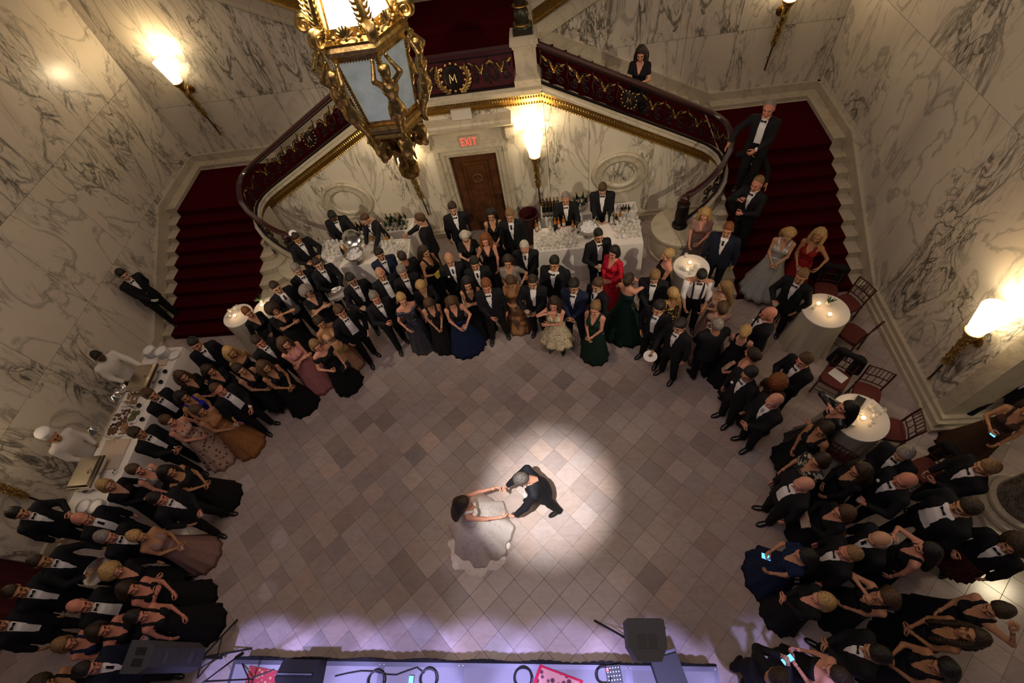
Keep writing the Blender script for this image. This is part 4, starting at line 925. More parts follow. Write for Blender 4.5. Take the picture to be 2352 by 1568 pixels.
# ---- behind and around the left bar
P(768, 501, 'm', 1.80, 'tux', 'crop', 'blk', 'd', 'low', (-.34, .36, 1.0), 'dark-skinned bartender in tuxedo leaning over the ice bowl', look=(800, 640), lean=.12, pitch=-.45, ymin=8.36)
P(845, 507, 'm', 1.76, 'tux', 'recede', 'brn', 'l', (.10, .42, 1.02), 'reach', 'bartender in tuxedo holding the metal bowl lid aside', look=(800, 600), lean=.20, pitch=-.4, ymin=8.22)
P(679, 545, 'm', 1.78, 'tux', 'short', 'dkb', 'm', 'hold', 'hold', 'man in white skullcap and tuxedo beside the left newel', look=(770, 640), hat='kippah', pitch=-.3)
P(730, 606, 'm', 1.78, 'tux', 'crop', 'dkb', 'l', 'tray', 'tray', 'white-gloved waiter in tuxedo carrying a silver tray', gloves=True, held={'R': 'tray'})
P(682, 619, 'm', 1.78, 'tux', 'short', 'gry', 'm', 'down', 'down', 'grey-blond man in tuxedo beside the curved marble steps', open_=.3)
P(633, 662, 'm', 1.82, 'vest', 'crop', 'dkb', 'l', 'down', 'down', 'man in open black suit with grey waistcoat and tie', open_=1.2)
P(705, 670, 'f', 1.66, 'gown:black:short:0', 'curly', 'gry', 'l', 'cross', 'cross', 'woman with curly grey hair and glasses in black dress', glasses=True)
P(807, 642, 'm', 1.80, 'tux', 'quiff', 'blk', 'm', 'hold', 'pocket', 'dark-bearded man with glasses in tuxedo holding a drink', beard=1, glasses=True, held={'R': 'drink'}, open_=.3)
P(878, 629, 'm', 1.82, 'tux', None, 'brn', 'm', 'down', 'clasp', 'bald man in tuxedo with broad white shirt front', open_=.8, w=1.06)
P(872, 583, 'm', 1.80, 'navy', 'quiff', 'blk', 'm', 'clasp', 'clasp', 'bearded man in midnight blue tuxedo against the left bar', beard=1)
P(861, 683, 'm', 1.80, 'tux', 'crop', 'gry', 'r', 'phone', 'down', 'red-faced grey man in tuxedo stepping forward with phone', held={'R': 'phone'}, stride=.10, w=1.05)
P(929, 629, 'm', 1.80, 'tux', 'short', 'gry', 'l', 'down', 'clasp', 'grey-haired older man in tuxedo behind the blond woman', open_=.2)
P(960, 655, 'f', 1.68, 'gown:black:sleeve:0', 'bob', 'bld', 'l', 'phone', 'phone', 'blond woman in black looking down at her hands', pitch=-.6)
P(924, 688, 'f', 1.70, 'gown:sequin:off:0', 'updo', 'bld', 'p', (.17, .22, .98), 'down', 'blond woman in off-shoulder navy sequin gown', skirt=dict(R=.32))
P(993, 685, 'f', 1.62, 'gown:black:strap:0', 'bob', 'brn', 'm', 'lap', 'lap', 'brown-haired woman in black dress with head bowed', pitch=-.55)
P(929, 588, 'm', 1.76, 'black', 'crop', 'dkb', 't', 'down', 'down', 'man in plain black turned towards the bar glasses', look=(880, 560), tie='')
P(970, 580, 'f', 1.70, 'gown:black:strap:0', 'long', 'dkb', 't', (.10, .27, 1.16), 'down', 'long-haired woman with yellow clutch near the bar', look=(1040, 640), held={'R': 'bag:clutch_yellow|yellow clutch bag'})
P(965, 504, 'm', 1.90, 'tux', 'crop', 'brn', 'l', 'reach', 'down', 'tall man in tuxedo reaching across to the left bar', look=(900, 560), open_=.2)
P(1040, 479, 'm', 1.82, 'tux', 'short', 'dkb', 'l', 'down', 'behind', 'bearded man in tuxedo standing left of the door', beard=1)
P(1072, 542, 'f', 1.66, 'gown:black:short:0', 'long', 'wht', 'l', 'phone', 'hold', 'silver-haired woman in black dress with glasses', glasses=True, pitch=-.4)
P(1110, 550, 'f', 1.68, 'gown:black:v:0', 'wavy', 'red', 'p', 'hold', 'low', 'auburn-haired woman in black V-neck dress')
P(1131, 494, 'f', 1.70, 'gown:black:strap:0', 'long', 'blk', 'm', 'clasp', 'clasp', 'smiling dark-haired woman in black gown before the door')
P(1168, 494, 'm', 1.80, 'suit', 'short', 'dbl', 'm', 'down', 'down', 'fair-haired man in dark suit and tie by the bin')
P(1032, 596, 'm', 1.80, 'suit', None, 'brn', 'm', 'down', 'down', 'bald man in suit with striped tie and pocket square', tie='neckblue', square=True)
P(1090, 606, 'm', 1.78, 'suit', 'short', 'blk', 'm', 'down', 'down', 'dark bearded man in suit with wine-coloured tie', beard=1, tie='neckred')
P(1203, 565, 'm', 1.78, 'suit', 'recede', 'wht', 'p', 'clasp', 'clasp', 'white-haired man in navy suit reading his phone', held={'R': 'phone'}, pitch=-.4, tie='neckred')
P(1169, 606, 'f', 1.68, 'gown:grey:short:0', 'long', 'dkb', 'm', 'clasp', 'hip', 'dark-haired woman in grey satin dress')
P(1273, 604, 'm', 1.80, 'tux', 'short', 'blk', 'm', 'low', 'down', 'heavyset man in tuxedo in front of the right bar', w=1.32, look=(1230, 760))
P(1383, 547, 'm', 1.80, 'tux', 'crop', 'blk', 'm', 'hold', 'down', 'smiling bearded man in tuxedo beside the red lace dress', beard=1, look=(1420, 660), held={'R': 'wine'}, open_=.5)
P(1401, 573, 'f', 1.66, 'gown:redlace:sleeve:0', 'bob', 'blk', 'p', 'clasp', 'hold', 'woman in bright red lace dress with dark bob', look=(1360, 640), w=1.08, skirt=dict(R=.30))
P(1299, 456, 'm', 1.76, 'tux', 'recede', 'gry', 'm', (.25, .36, 1.0), (-.25, .36, 1.0), 'grey bartender in tuxedo with both hands on the bar', look=(1310, 640), lean=.12, vb=.95, ymin=8.12)
P(1384, 428, 'm', 1.84, 'tux', 'crop', 'brn', 'l', (.08, .26, .96), (-.08, .26, .96), 'taller close-cropped bartender in tuxedo before the roundel', look=(1384, 640), pitch=-.55, vb=.95, ymin=8.2)
P(1174, 636, 'f', 1.68, 'gown:bronze:halter:0:rust', 'bob', 'brn', 't', 'phone', 'phone', 'woman in rust and amber ombre gown holding a phone', held={'R': 'phone'}, pitch=-.5, skirt=dict(R=.30))
P(1072, 657, 'f', 1.70, 'gown:black:strap:0', 'wavy', 'blk', 'm', 'cross', 'cross', 'woman with long black hair, arms folded, black two-piece')
P(1029, 685, 'f', 1.66, 'gown:black:v:0:navytulle', 'wavy', 'brn', 'p', 'clasp', 'hold', 'woman in dark bodice and navy tulle skirt', held={'L': 'drink'}, pitch=-.45, skirt=dict(R=.42, folds=15))
P(1113, 655, 'm', 1.84, 'tux', 'short', 'red', 'r', 'clasp', 'down', 'red-haired tall man in tuxedo holding a program', stride=.05, spread=.15)
P(1221, 647, 'm', 1.78, 'tux', 'crop', 'dkb', 'm', 'hold', 'clasp', 'shaven-headed bearded man in tuxedo with wine glass', beard=1, held={'R': 'wine'}, tie='', open_=.3)
P(1321, 657, 'm', 1.82, 'navy', 'quiff', 'blk', 'm', 'clasp', 'clasp', 'dark bearded man in bright navy tuxedo', beard=1, spread=.14)
P(1368, 657, 'm', 1.80, 'suit', 'short', 'brn', 'l', 'down', 'hold', 'brown-haired man in suit glancing at the navy tuxedo', look=(1300, 740), yaw=.2)
P(1273, 697, 'f', 1.66, 'gown:lace:strap:0.42', 'wavy', 'dkb', 'p', 'face', 'cross', 'woman in short cream lace dress with black heels', held={}, skirt=dict(R=.36, folds=9, amp=.07), spread=.12)
P(1367, 705, 'f', 1.70, 'gown:dkgreen:v:0', 'pony', 'dbl', 'p', 'lap', 'clasp', 'woman in dark green V-neck gown holding her arm', skirt=dict(R=.30))
P(1451, 641, 'f', 1.70, 'gown:dkgreen:strapless:0', 'updo', 'dkb', 'p', 'face', 'hold', 'woman in strapless bottle-green ball gown seen from behind', look=(1540, 560), held={'L': 'drink'}, skirt=dict(R=.52, folds=12))
P(1504, 636, 'm', 1.82, 'tux', 'short', 'dbl', 'l', 'clasp', 'clasp', 'blond-haired man in tuxedo reading his phone', held={'L': 'phone'}, look=(1480, 760), pitch=-.4, spread=.14, open_=.3)
P(1538, 669, 'f', 1.68, 'gown:goldfloral:strap:0', 'side', 'bld', 't', 'down', 'lap', 'blond woman in black and gold floral gown', look=(1490, 640), skirt=dict(R=.30))
P(1513, 707, 'm', 1.82, 'tux', 'short', 'blk', 'm', 'pocket', 'down', 'young man in tuxedo with one hand in his pocket', spread=.16, open_=.4)
P(1561, 748, 'm', 1.80, 'tux', 'quiff', 'blk', 'm', (.20, .30, .98), 'down', 'young man in tuxedo carrying a white dessert plate', spread=.13, held={'R': 'plate'})
P(1533, 586, 'f', 1.68, 'gown:black:one:0', 'side', 'bld', 'p', 'down', 'lap', 'blond woman in one-shoulder black dress by the round table', look=(1440, 640))
P(1619, 489, 'f', 1.70, 'gown:mauve:short:0:greymauve', 'wavy', 'bld', 'p', 'low', 'clasp', 'blond woman in mauve gown and ivory wrap by the stair', look=(1590, 640), pitch=-.4, skirt=dict(R=.36, folds=14), held={})
P(1672, 527, 'm', 1.84, 'navysuit', 'crop', 'red', 'm', 'down', 'down', 'broad bearded man in navy suit and tie at stair foot', beard=1, w=1.15, look=(1600, 700))
P(1624, 632, 'm', 1.80, 'susp', 'crop', 'blk', 'm', 'low', 'low', 'man in white shirt, bow tie and black suspenders', look=(1610, 760), pitch=-.5)
P(1650, 655, 'f', 1.66, 'gown:blush:v:0:mauve', 'long', 'dbl', 'l', 'clasp', 'clasp', 'light brown-haired woman in blush gown', look=(1600, 680), skirt=dict(R=.34))
P(1821, 535, 'f', 1.70, 'gown:silver:strap:0', 'long', 'bld', 'l', 'clasp', 'clasp', 'blond woman in pleated metallic silver gown on the stairs', look=(1760, 720), stair=True, skirt=dict(R=.46, folds=13, amp=.07), pitch=-.45, lside=-.05)
P(1862, 538, 'f', 1.70, 'gown:red:strap:0', 'wavy', 'bld', 't', 'clasp', 'sidehold', 'blond woman in deep red gown on the stairs', look=(1790, 650), stair=True, held={'R': 'drink'}, lside=-.05)
P(1841, 634, 'm', 1.80, 'tux', 'crop', 'dbl', 'm', 'hold', 'pocket', 'reddish-blond man in tuxedo beside the empty candle table', look=(1760, 740), beard=1, stride=.06, held={'R': 'drink'})
P(1739, 422, 'm', 1.82, 'tux', 'recede', 'dbl', 'r', 'high', 'phone', 'smiling man on the stairs photographing with his phone', stair=True, held={'R': 'phone'}, look=(1600, 560))
P(1744, 333, 'f', 1.66, 'gown:black:sleeve:0', 'crop', 'dbl', 'm', 'face', 'rail', 'short-haired woman on the stairs sipping a drink', stair=True, look=(1640, 480), skirt=dict(R=.24))
P(1766, 249, 'm', 1.84, 'tux', 'recede', 'gry', 'r', 'rail', 'clasp', 'grey man on the landing resting a hand on the rail', z0=LZ + .012, look=(1640, 480), open_=.8, vb=.95)
P(1473, 120, 'f', 1.68, 'gown:black:short:0', 'wavy', 'dkb', 'p', 'phone', 'phone', 'long-haired woman in black taking a photo from upper stairs', yfix=9.72, look=(1380, 420), held={'R': 'phone'}, pitch=-.4)
P(1654, 743, 'm', 1.80, 'tux', 'recede', 'gry', 'm', 'hold', 'clasp', 'grey-haired man in tuxedo turned aside with a drink', look=(1600, 690), w=1.12, held={'R': 'wine'})
P(1658, 706, 'f', 1.68, 'gown:mauve:short:0', 'updo', 'brn', 'p', 'clasp', 'clasp', 'woman in mauve gown with a pale wrap, face hidden', look=(1620, 620), skirt=dict(R=.38))
P(1750, 730, 'm', 1.82, 'tux', None, 'brn', 'r', 'down', 'down', 'bald man in tuxedo with white pocket square', square=True, w=1.08, look=(1640, 760))
P(1724, 768, 'f', 1.66, 'gown:black:strap:0', 'updo', 'bld', 'l', 'down', 'clasp', 'blond woman with plaited hair, back turned, black dress', look=(1770, 680))
P(1720, 807, 'f', 1.68, 'gown:black:strapless:0.3', 'updo', 'dkb', 'p', 'clasp', 'low', 'dark-haired woman with bare back holding a clutch', look=(1640, 780), held={'R': 'bag:clutch_beige|small beige clutch bag'})
P(1724, 845, 'm', 1.80, 'tux', 'short', 'blk', 'm', 'down', 'down', 'dark-haired man with glasses in tuxedo, shiny shoes', glasses=True, square=True)
P(1848, 827, 'm', 1.80, 'tux', 'short', 'brn', 'p', 'phone', 'clasp', 'brown-haired man in tuxedo filming with a phone', held={'R': 'phone'}, look=(1720, 900))
P(1789, 878, 'f', 1.64, 'gown:brown:short:0.1', 'curly', 'red', 'p', 'clasp', 'down', 'woman with big curly ginger hair in dark dress', look=(1860, 850))
P(1779, 916, 'm', 1.80, 'tux', 'bald', 'gry', 'p', 'clasp', 'clasp', 'balding man with silver tie, hands folded', tie='necksilver')
P(1935, 943, 'f', 1.72, 'gown:sequinblack:sleeve:0', 'long', 'blk', 'p', 'face', 'clasp', 'woman with long black hair in sparkling black gown', look=(1840, 960), pitch=.0, skirt=dict(R=.40))
P(1898, 985, 'f', 1.68, 'gown:black:strap:0.2', 'side', 'dkb', 't', 'lap', 'down', 'dark-haired woman with shoulder bag strap, bare arms', look=(1800, 1040))
P(1892, 1053, 'f', 1.66, 'gown:circles:short:0.3:black', 'bob', 'dkb', 'm', 'low', 'clasp', 'woman in black blouse printed with pale rings', look=(1800, 1090))
P(1844, 1112, 'm', 1.80, 'tux', 'bald', 'gry', 'p', 'down', 'down', 'balding stout man in tuxedo showing long white shirt', open_=1.0, vb=.9, w=1.16)
P(1969, 1079, 'f', 1.68, 'gown:black:sleeve:0', 'wavy', 'dkb', 'm', 'clasp', 'low', 'smiling woman with long brown hair among the tuxedos', look=(1840, 1100))
P(2081, 1050, 'm', 1.80, 'tux', 'short', 'gry', 'm', 'clasp', 'clasp', 'grey-haired man in tuxedo beside the last red chair', look=(1960, 1130), pitch=-.4)
P(2075, 1089, 'm', 1.80, 'tux', 'bald', 'gry', 'r', 'down', 'hold', 'balding man in tuxedo with white pocket square below grey head', square=True, held={'L': 'drink'})
P(2265, 1073, 'm', 1.80, 'tux', 'short', 'dbl', 'm', 'low', 'clasp', 'sandy-haired man with gloves in hand by the column', look=(2120, 1090))
P(2219, 1165, 'm', 1.92, 'tux', 'short', 'dkb', 'm', 'down', 'down', 'very large bearded man with wide open tuxedo jacket', beard=1, open_=1.7, w=1.3, vb=.9, stride=.10)
P(1943, 1181, 'f', 1.66, 'gown:black:sleeve:0.2', 'bob', 'brn', 'p', 'phone', 'phone', 'brown-haired woman in black holding a pale box clutch', held={'R': 'bag:clutch_beige|pale box clutch bag'})
P(1849, 1280, 'f', 1.66, 'gown:navytulle:short:0', 'long', 'blk', 'm', 'phone', 'low', 'woman in navy gown with silver collar and lit phone', held={'R': 'litphone'}, skirt=dict(R=.42))
P(1951, 1270, 'm', 1.80, 'tux', 'recede', 'dbl', 'r', 'down', 'down', 'sandy balding man in tuxedo beside the glowing phone', open_=.3)
P(2021, 1234, 'm', 1.80, 'suit', 'bald', 'wht', 'l', 'down', 'down', 'bald old man in dark suit, crown shining', pitch=-.4)
P(2130, 1262, 'f', 1.68, 'gown:black:v:0', 'long', 'blk', 'p', 'high', 'down', 'black-haired woman in V-neck lifting a camera phone', held={'R': 'phone'}, look=(1980, 1220))
P(1887, 1372, 'f', 1.66, 'gown:black:sleeve:0', 'bob', 'bld', 'p', 'clasp', 'clasp', 'blond woman with spiky bob in black coat')
P(2034, 1370, 'f', 1.68, 'gown:black:strap:0', 'long', 'brn', 'm', 'face', 'lap', 'brown-haired woman with hand raised to her chin', look=(1900, 1380))
P(2285, 1403, 'f', 1.70, 'gown:black:v:0', 'updo', 'dkb', 'm', 'lap', 'up', 'woman in black gown with one arm raised behind head', look=(2120, 1410))
P(2213, 1461, 'f', 1.70, 'gown:black:v:0', 'wavy', 'dkb', 't', 'clasp', 'clasp', 'brunette woman in black with head tilted upwards', look=(2080, 1440), pitch=.45)
P(2172, 1522, 'f', 1.68, 'gown:black:v:0', 'long', 'blk', 't', 'phone', 'clasp', 'black-haired woman in black holding a small phone', held={'R': 'phone'}, look=(2020, 1500))
P(2012, 1500, 'm', 1.80, 'tux', 'short', 'blk', 'm', 'clasp', 'clasp', 'dark-haired man in tuxedo clapping his hands', look=(1840, 1450))
P(1920, 1547, 'f', 1.68, 'gown:black:strapless:0', 'updo', 'dkb', 'p', 'low', 'clasp', 'woman with bare shoulders and dark hair at stage side', look=(1780, 1480))
P(1788, 1552, 'm', 1.76, 'tux', 'short', 'dkb', 'm', 'phone', 'phone', 'man crouched over a phone with bright blue keypad', held={'L': 'litphone'}, look=(1850, 1480))
P(2330, 1252, 'm', 1.78, 'black', 'curly', 'dkb', 'm', 'hold', 'down', 'curly-haired man in kilt and knee socks', hem='kilt', look=(2200, 1300), stride=.16)
P(2412, 842, 'm', 1.82, 'tux', 'short', 'dkb', 'm', 'down', 'down', 'man in dark trousers striding through the doorway', look=(2230, 1000), stride=.26)
P(2368, 938, 'f', 1.70, 'gown:brown:strap:0', 'long', 'dkb', 't', 'phone', 'low', 'tanned woman in dark gown with phone by the pier', look=(2200, 1060), held={'R': 'litphone'})
# ---- left side
P(283, 631, 'm', 1.80, 'tux', 'short', 'blk', 'l', 'lap', 'behind', 'white-gloved usher in tuxedo standing against the left wall', stair=True, gloves=True, look=(420, 720), open_=.1, vb=1.2)
P(226, 818, 'm', 1.74, 'server', 'crop', 'blk', 'd', 'low', 'reach', 'server in white jacket lifting a chafing dish lid', look=(340, 870), lean=.15)
P(120, 1003, 'm', 1.74, 'chef', None, 'blk', 't', 'low', 'low', 'chef in white jacket and tall white hat', look=(260, 1040), lean=.15, hat='toque')
P(449, 789, 'm', 1.82, 'tux', 'short', 'blk', 'm', 'low', 'down', 'dark-haired man in tuxedo nearest the left stair foot', look=(520, 870), yaw=-.3)
P(525, 812, 'f', 1.66, 'gown:black:strapless:0', 'wavy', 'bld', 't', 'clasp', 'down', 'blond woman with tanned bare shoulders in strapless black')
P(485, 847, 'f', 1.64, 'gown:black:sleeve:0', 'long', 'dkb', 'm', 'phone', 'clasp', 'young woman in black raising a phone beside blond curls', held={'R': 'phone'}, look=(600, 900))
P(418, 870, 'f', 1.66, 'gown:black:short:0', 'wavy', 'brn', 'm', 'clasp', 'low', 'brown-haired woman in black near the buffet end', look=(520, 920))
P(551, 848, 'f', 1.66, 'gown:black:strap:0.25', 'updo', 'dkb', 'm', 'clasp', 'hold', 'woman in black dress and strappy heels with short drink', held={'L': 'drink'})
P(416, 912, 'f', 1.66, 'gown:royal:strap:0', 'long', 'blk', 't', 'low', 'clasp', 'woman in royal blue dress with long black hair', look=(520, 960))
P(345, 906, 'm', 1.80, 'tux', 'short', 'brn', 'm', 'low', 'clasp', 'round-faced man in tuxedo beside the carving trays', look=(460, 960), open_=.6)
P(500, 896, 'm', 1.80, 'tux', 'recede', 'brn', 'r', 'down', 'clasp', 'man in tuxedo with long pale shirt front by curls', open_=.9, vb=.92)
P(459, 942, 'f', 1.70, 'gown:bronze:one:0', 'updo', 'brn', 't', 'clasp', (-.12, .30, 1.05), 'woman in draped copper one-shoulder gown', look=(600, 990), held={'L': 'drink'}, skirt=dict(R=.36, folds=8))
P(390, 960, 'f', 1.68, 'gown:floral:v:0', 'updo', 'brn', 'p', 'clasp', 'down', 'woman in pale floral gown seen from behind', look=(500, 1000), skirt=dict(R=.42, folds=12))
P(316, 994, 'm', 1.80, 'tux', 'quiff', 'dkb', 't', 'clasp', 'clasp', 'dark-haired man in tuxedo clapping beside the chef', look=(480, 1040), open_=.4, stride=.08)
P(309, 1081, 'f', 1.66, 'gown:silvertop:strap:0:black', 'updo', 'brn', 'p', 'low', 'clasp', 'woman in sparkling silver top and black skirt', look=(440, 1110))
P(385, 1083, 'f', 1.70, 'gown:black:off:0', 'wavy', 'blk', 't', 'clasp', 'clasp', 'black-haired woman in off-shoulder black gown')
P(248, 1112, 'f', 1.66, 'gown:black:sleeve:0', 'bob', 'bld', 'l', 'clasp', 'down', 'older ash-blond woman in black dress', look=(420, 1150))
P(362, 1145, 'm', 1.80, 'tux', 'short', 'blk', 'r', 'pocket', 'clasp', 'dark-haired man in tuxedo with drink and wide stance', held={'L': 'drink'}, spread=.17, look=(560, 1190))
P(41, 1178, 'm', 1.80, 'tux', 'short', 'blk', 'm', 'down', 'hold', 'man in tuxedo under the left wall sconce', look=(200, 1200))
P(189, 1191, 'm', 1.80, 'suit', 'bald', 'gry', 'r', 'down', 'down', 'grey-bearded balding man in suit with long tie', beard=1, tie='neck', open_=.6, look=(380, 1220))
P(252, 1232, 'm', 1.78, 'tux', 'short', 'gry', 'r', 'down', 'down', 'white-haired man in tuxedo behind the mauve gown', look=(420, 1250))
P(308, 1232, 'f', 1.68, 'gown:mauve:halter:0:mauve', 'updo', 'bld', 't', 'clasp', 'clasp', 'woman in long dusty mauve gown with tumbler', look=(480, 1260), held={'L': 'drink'}, skirt=dict(R=.36, folds=11))
P(569, 717, 'f', 1.66, 'gown:black:sleeve:0', 'crop', 'red', 'm', 'down', 'clasp', 'short-haired ginger woman in black by the candle tables')
P(628, 708, 'f', 1.68, 'gown:black:short:0', 'curly', 'dkb', 'm', 'cross', 'face', 'woman with dark curls and hand at her mouth')
P(597, 784, 'm', 1.78, 'tux', 'short', 'dkb', 'r', 'down', 'down', 'dark-haired man in tuxedo behind the pink gown', look=(700, 860))
P(650, 788, 'f', 1.68, 'gown:pink:v:0', 'wavy', 'brn', 'p', 'cross', 'cross', 'woman in pink lace gown with long brown hair', w=1.12, skirt=dict(R=.32, folds=9))
P(727, 791, 'f', 1.64, 'gown:black:off:0', 'bob', 'dbl', 'p', 'hold', 'low', 'blond woman in black velvet gown with black box clutch', held={'L': 'bag:clutch_black|black and silver box clutch'})
P(740, 741, 'f', 1.70, 'gown:peach:halter:0', 'updo', 'dkb', 't', 'down', 'lap', 'woman in peach halter gown holding a gold clutch', held={'L': 'bag:clutch_gold|small gold clutch bag'}, skirt=dict(R=.30, folds=8))
P(776, 717, 'm', 1.84, 'tux', 'quiff', 'brn', 'p', 'pocket', 'pocket', 'tall wavy-haired man, both hands in tuxedo pockets', open_=1.1, vb=.92, stride=.08)
P(607, 842, 'f', 1.68, 'gown:black:strap:0', 'wavy', 'brn', 't', 'clasp', 'clasp', 'brown-haired woman in black gown and gold sandals')
P(87, 1293, 'm', 1.80, 'tux', 'crop', 'dkb', 't', 'tray', (-.30, .34, 1.05), 'waiter in tuxedo carrying a round steel tray', look=(240, 1310), held={'R': 'tray'})
P(36, 1357, 'm', 1.80, 'tux', 'crop', 'dkb', 't', 'down', 'down', 'man in tuxedo in the dark left corner', look=(200, 1380), open_=.4)
P(270, 1324, 'f', 1.66, 'gown:black:sleeve:0.3', 'curly', 'bld', 'p', 'clasp', 'down', 'woman with fluffy golden hair in black dress', look=(440, 1340))
P(290, 1360, 'f', 1.68, 'gown:black:strap:0', 'long', 'dkb', 'r', 'chest', 'clasp', 'woman with hand on chest holding a white cloth', look=(450, 1370))
P(308, 1392, 'f', 1.66, 'gown:black:strap:0', 'updo', 'blk', 'r', 'down', 'clasp', 'black-haired woman seen from above near the floor edge', look=(480, 1380))
P(178, 1403, 'm', 1.80, 'tux', 'bald', 'dkb', 'r', 'down', 'down', 'shaven man in tuxedo with bright white shirt front', open_=1.0, look=(360, 1410))
P(209, 1454, 'f', 1.68, 'gown:black:strap:0', 'long', 'dkb', 'r', 'hold', 'hold', 'bare-armed woman holding her elbow in stage light', look=(380, 1450), held={'R': 'drink'})
P(153, 1494, 'f', 1.66, 'gown:navytulle:strap:0', 'bob', 'dbl', 'r', 'clasp', 'low', 'light brown-haired woman in navy behind the speaker', look=(330, 1480))
P(201, 1532, 'm', 1.78, 'navysuit', 'short', 'blk', 'r', (.05, .34, 1.35, 'open'), 'low', 'man in navy suit raising an open hand by speaker', look=(400, 1510))
P(-12, 1432, 'm', 1.80, 'tux', 'short', 'dkb', 't', 'down', 'down', 'man in tuxedo at the dark curtain', look=(200, 1440), open_=.5)
P(118, 1538, 'f', 1.66, 'gown:black:strap:0', 'curly', 'dkb', 't', 'up', 'low', 'woman with big dark curls lifting one arm', look=(300, 1520))

build_queue()
# ---- the couple
def couple():
    gx, gy = -0.56, 2.22; gf = math.atan2(1.94 - gy, -1.63 - gx)
    bx, by = -1.66, 1.86; bf = math.atan2(gy - by, gx - bx)
    hA = (*at(1156, 1113, 1.12), 1.12); hB = (*at(1172, 1184, 1.10), 1.10)
    def loc(px_, py_, fa, p):
        c, s = math.cos(-(fa - PI / 2)), math.sin(-(fa - PI / 2)); dx, dy = p[0] - px_, p[1] - py_; return (c * dx - s * dy, s * dx + c * dy, p[2])
    def short_of(p, q, d=.085):
        p, q = np.array(p), np.array(q); v = q - p; n = np.linalg.norm(v); return tuple(q - v / n * d)
    S = 1.75 / 1.80
    A = loc(gx, gy, gf, hA); B = loc(gx, gy, gf, hB)
    r, hp = make_person(gx, gy, 0, gf, 'm', 1.80, 'tux', 'short', 'salt', 'p', (A[0] * S, A[1] * S - .05, A[2] * S, 'half'), (B[0] * S, B[1] * S - .05, B[2] * S, 'half'), 'groom in black tuxedo with white boutonniere holding hands', lean=.27, pitch=-.35, stride=.17, spread=.15)
    t = MB().sphere((-.115, .155, 1.28), .022, 8, 6).sphere((-.10, .155, 1.31), .018, 8, 6).sphere((-.135, .152, 1.31), .017, 8, 6); t.v = [bend_fn(.27, 0, 1.80)(v) for v in t.v]; t.obj('boutonniere', FAB['white'], r)
    S = 1.75 / 1.70
    A = loc(bx, by, bf, hA); B = loc(bx, by, bf, hB)
    r2, hp2 = make_person(bx, by, 0, bf, 'f', 1.70, 'gown:bridal:strap:0', 'long', 'dkb', 'p', (B[0] * S, B[1] * S - .05, B[2] * S, 'half'), (A[0] * S, A[1] * S - .05, A[2] * S, 'half'), 'bride in ivory lace gown with long dark hair holding hands', pitch=-.20, lean=.04, skirt=dict(R=.62, folds=8, amp=.06, n=96, pw=.62))
    # lace train pooling on the floor beside the gown
    tr = MB(); n = 48; a = np.arange(n) * 2 * PI / n; rs = []
    for q, z in ((1.0, .004), (.97, .022), (.80, .05), (.5, .10), (.15, .16)):
        wv = 1 + .07 * np.sin(7 * a) + .04 * np.sin(13 * a + 1); rs.append(np.c_[(.50 * q * wv) * np.cos(a) + .10 * (1 - q), (.42 * q * wv) * np.sin(a) + .25 * (1 - q), z + .012 * np.sin(9 * a) * (1 - q)])
    tr.rings(rs, cap0=True); tr.xform(np.array(Matrix.Rotation(-(bf - PI / 2), 4, 'Z') @ Matrix.Translation((-.03, -.30, 0)))); tr.obj('train', FAB['bridal'], r2)
couple()
# ------------------------------------------------------------------ balustrades
def spiral(cx, cz, r0, r1, turns, a0, dirn=1, n=34):
    t = np.linspace(0, 1, n); r = r0 + (r1 - r0) * t ** .8; a = a0 + dirn * turns * 2 * PI * t
    return np.c_[cx + r * np.cos(a), cz + r * np.sin(a)]
def leafy(b, pts, w=.03, map3=None, mi=0):
    for (x, z, ang, L) in pts:
        n = 7; t = np.linspace(0, 1, n); c = np.c_[x + L * t * math.cos(ang), z + L * t * math.sin(ang)]; rr = w * np.sin(PI * (.08 + .87 * t)) ** .8
        P3 = np.array([map3(p[0], p[1]) for p in c]); b.tube(P3, rr, 5, mi, flat=.55)
def bay_curves(W=.46):
    return [spiral(.115, .40, .105, .022, 1.6, -PI / 2, 1), spiral(.345, .40, .105, .022, 1.6, -PI / 2, -1), spiral(.115, .19, .085, .02, 1.5, PI / 2, -1), spiral(.345, .19, .085, .02, 1.5, PI / 2, 1),
            np.array([(.115, .295), (.17, .275), (.23, .295), (.29, .275), (.345, .295)]), np.array([(0, .08), (.03, .2), (0, .30), (.03, .42), (0, .56)])]
BAYLEAF = [(.23, .30, PI / 2 + .45, .16), (.23, .30, PI / 2 - .45, .16), (.02, .50, -.6, .13), (.44, .50, PI + .6, .13)]
SLOPE = 0.515
def bay_mesh(shear):
    m3 = lambda s_, h_: (s_, 0.0, h_ - shear * s_)
    a = MB()
    for c in bay_curves(): a.tube([m3(*p) for p in c], .0125, 5)
    g = MB(); leafy(g, BAYLEAF, .026, m3); g.sphere(m3(.23, .295), .032, 8, 6, sy=.6)
    return a.data('scrollwork', 'iron', True), g.data('gilt_leaf', 'gold_dark', True)
BAY_S, LEAF_S = bay_mesh(SLOPE); BAY_F, LEAF_F = bay_mesh(0.0)
def letter_m(b, cx, cz, w, h, y, t, m3):
    pts = [(cx - w / 2, cz - h / 2), (cx - w / 2 + .012, cz + h / 2), (cx, cz - h * .2), (cx + w / 2 - .012, cz + h / 2), (cx + w / 2, cz - h / 2)]
    for p, q_ in zip(pts[:-1], pts[1:]):
        b.tube([np.array(m3(*p)) + [0, y, 0], np.array(m3(*q_)) + [0, y, 0]], t, 5)
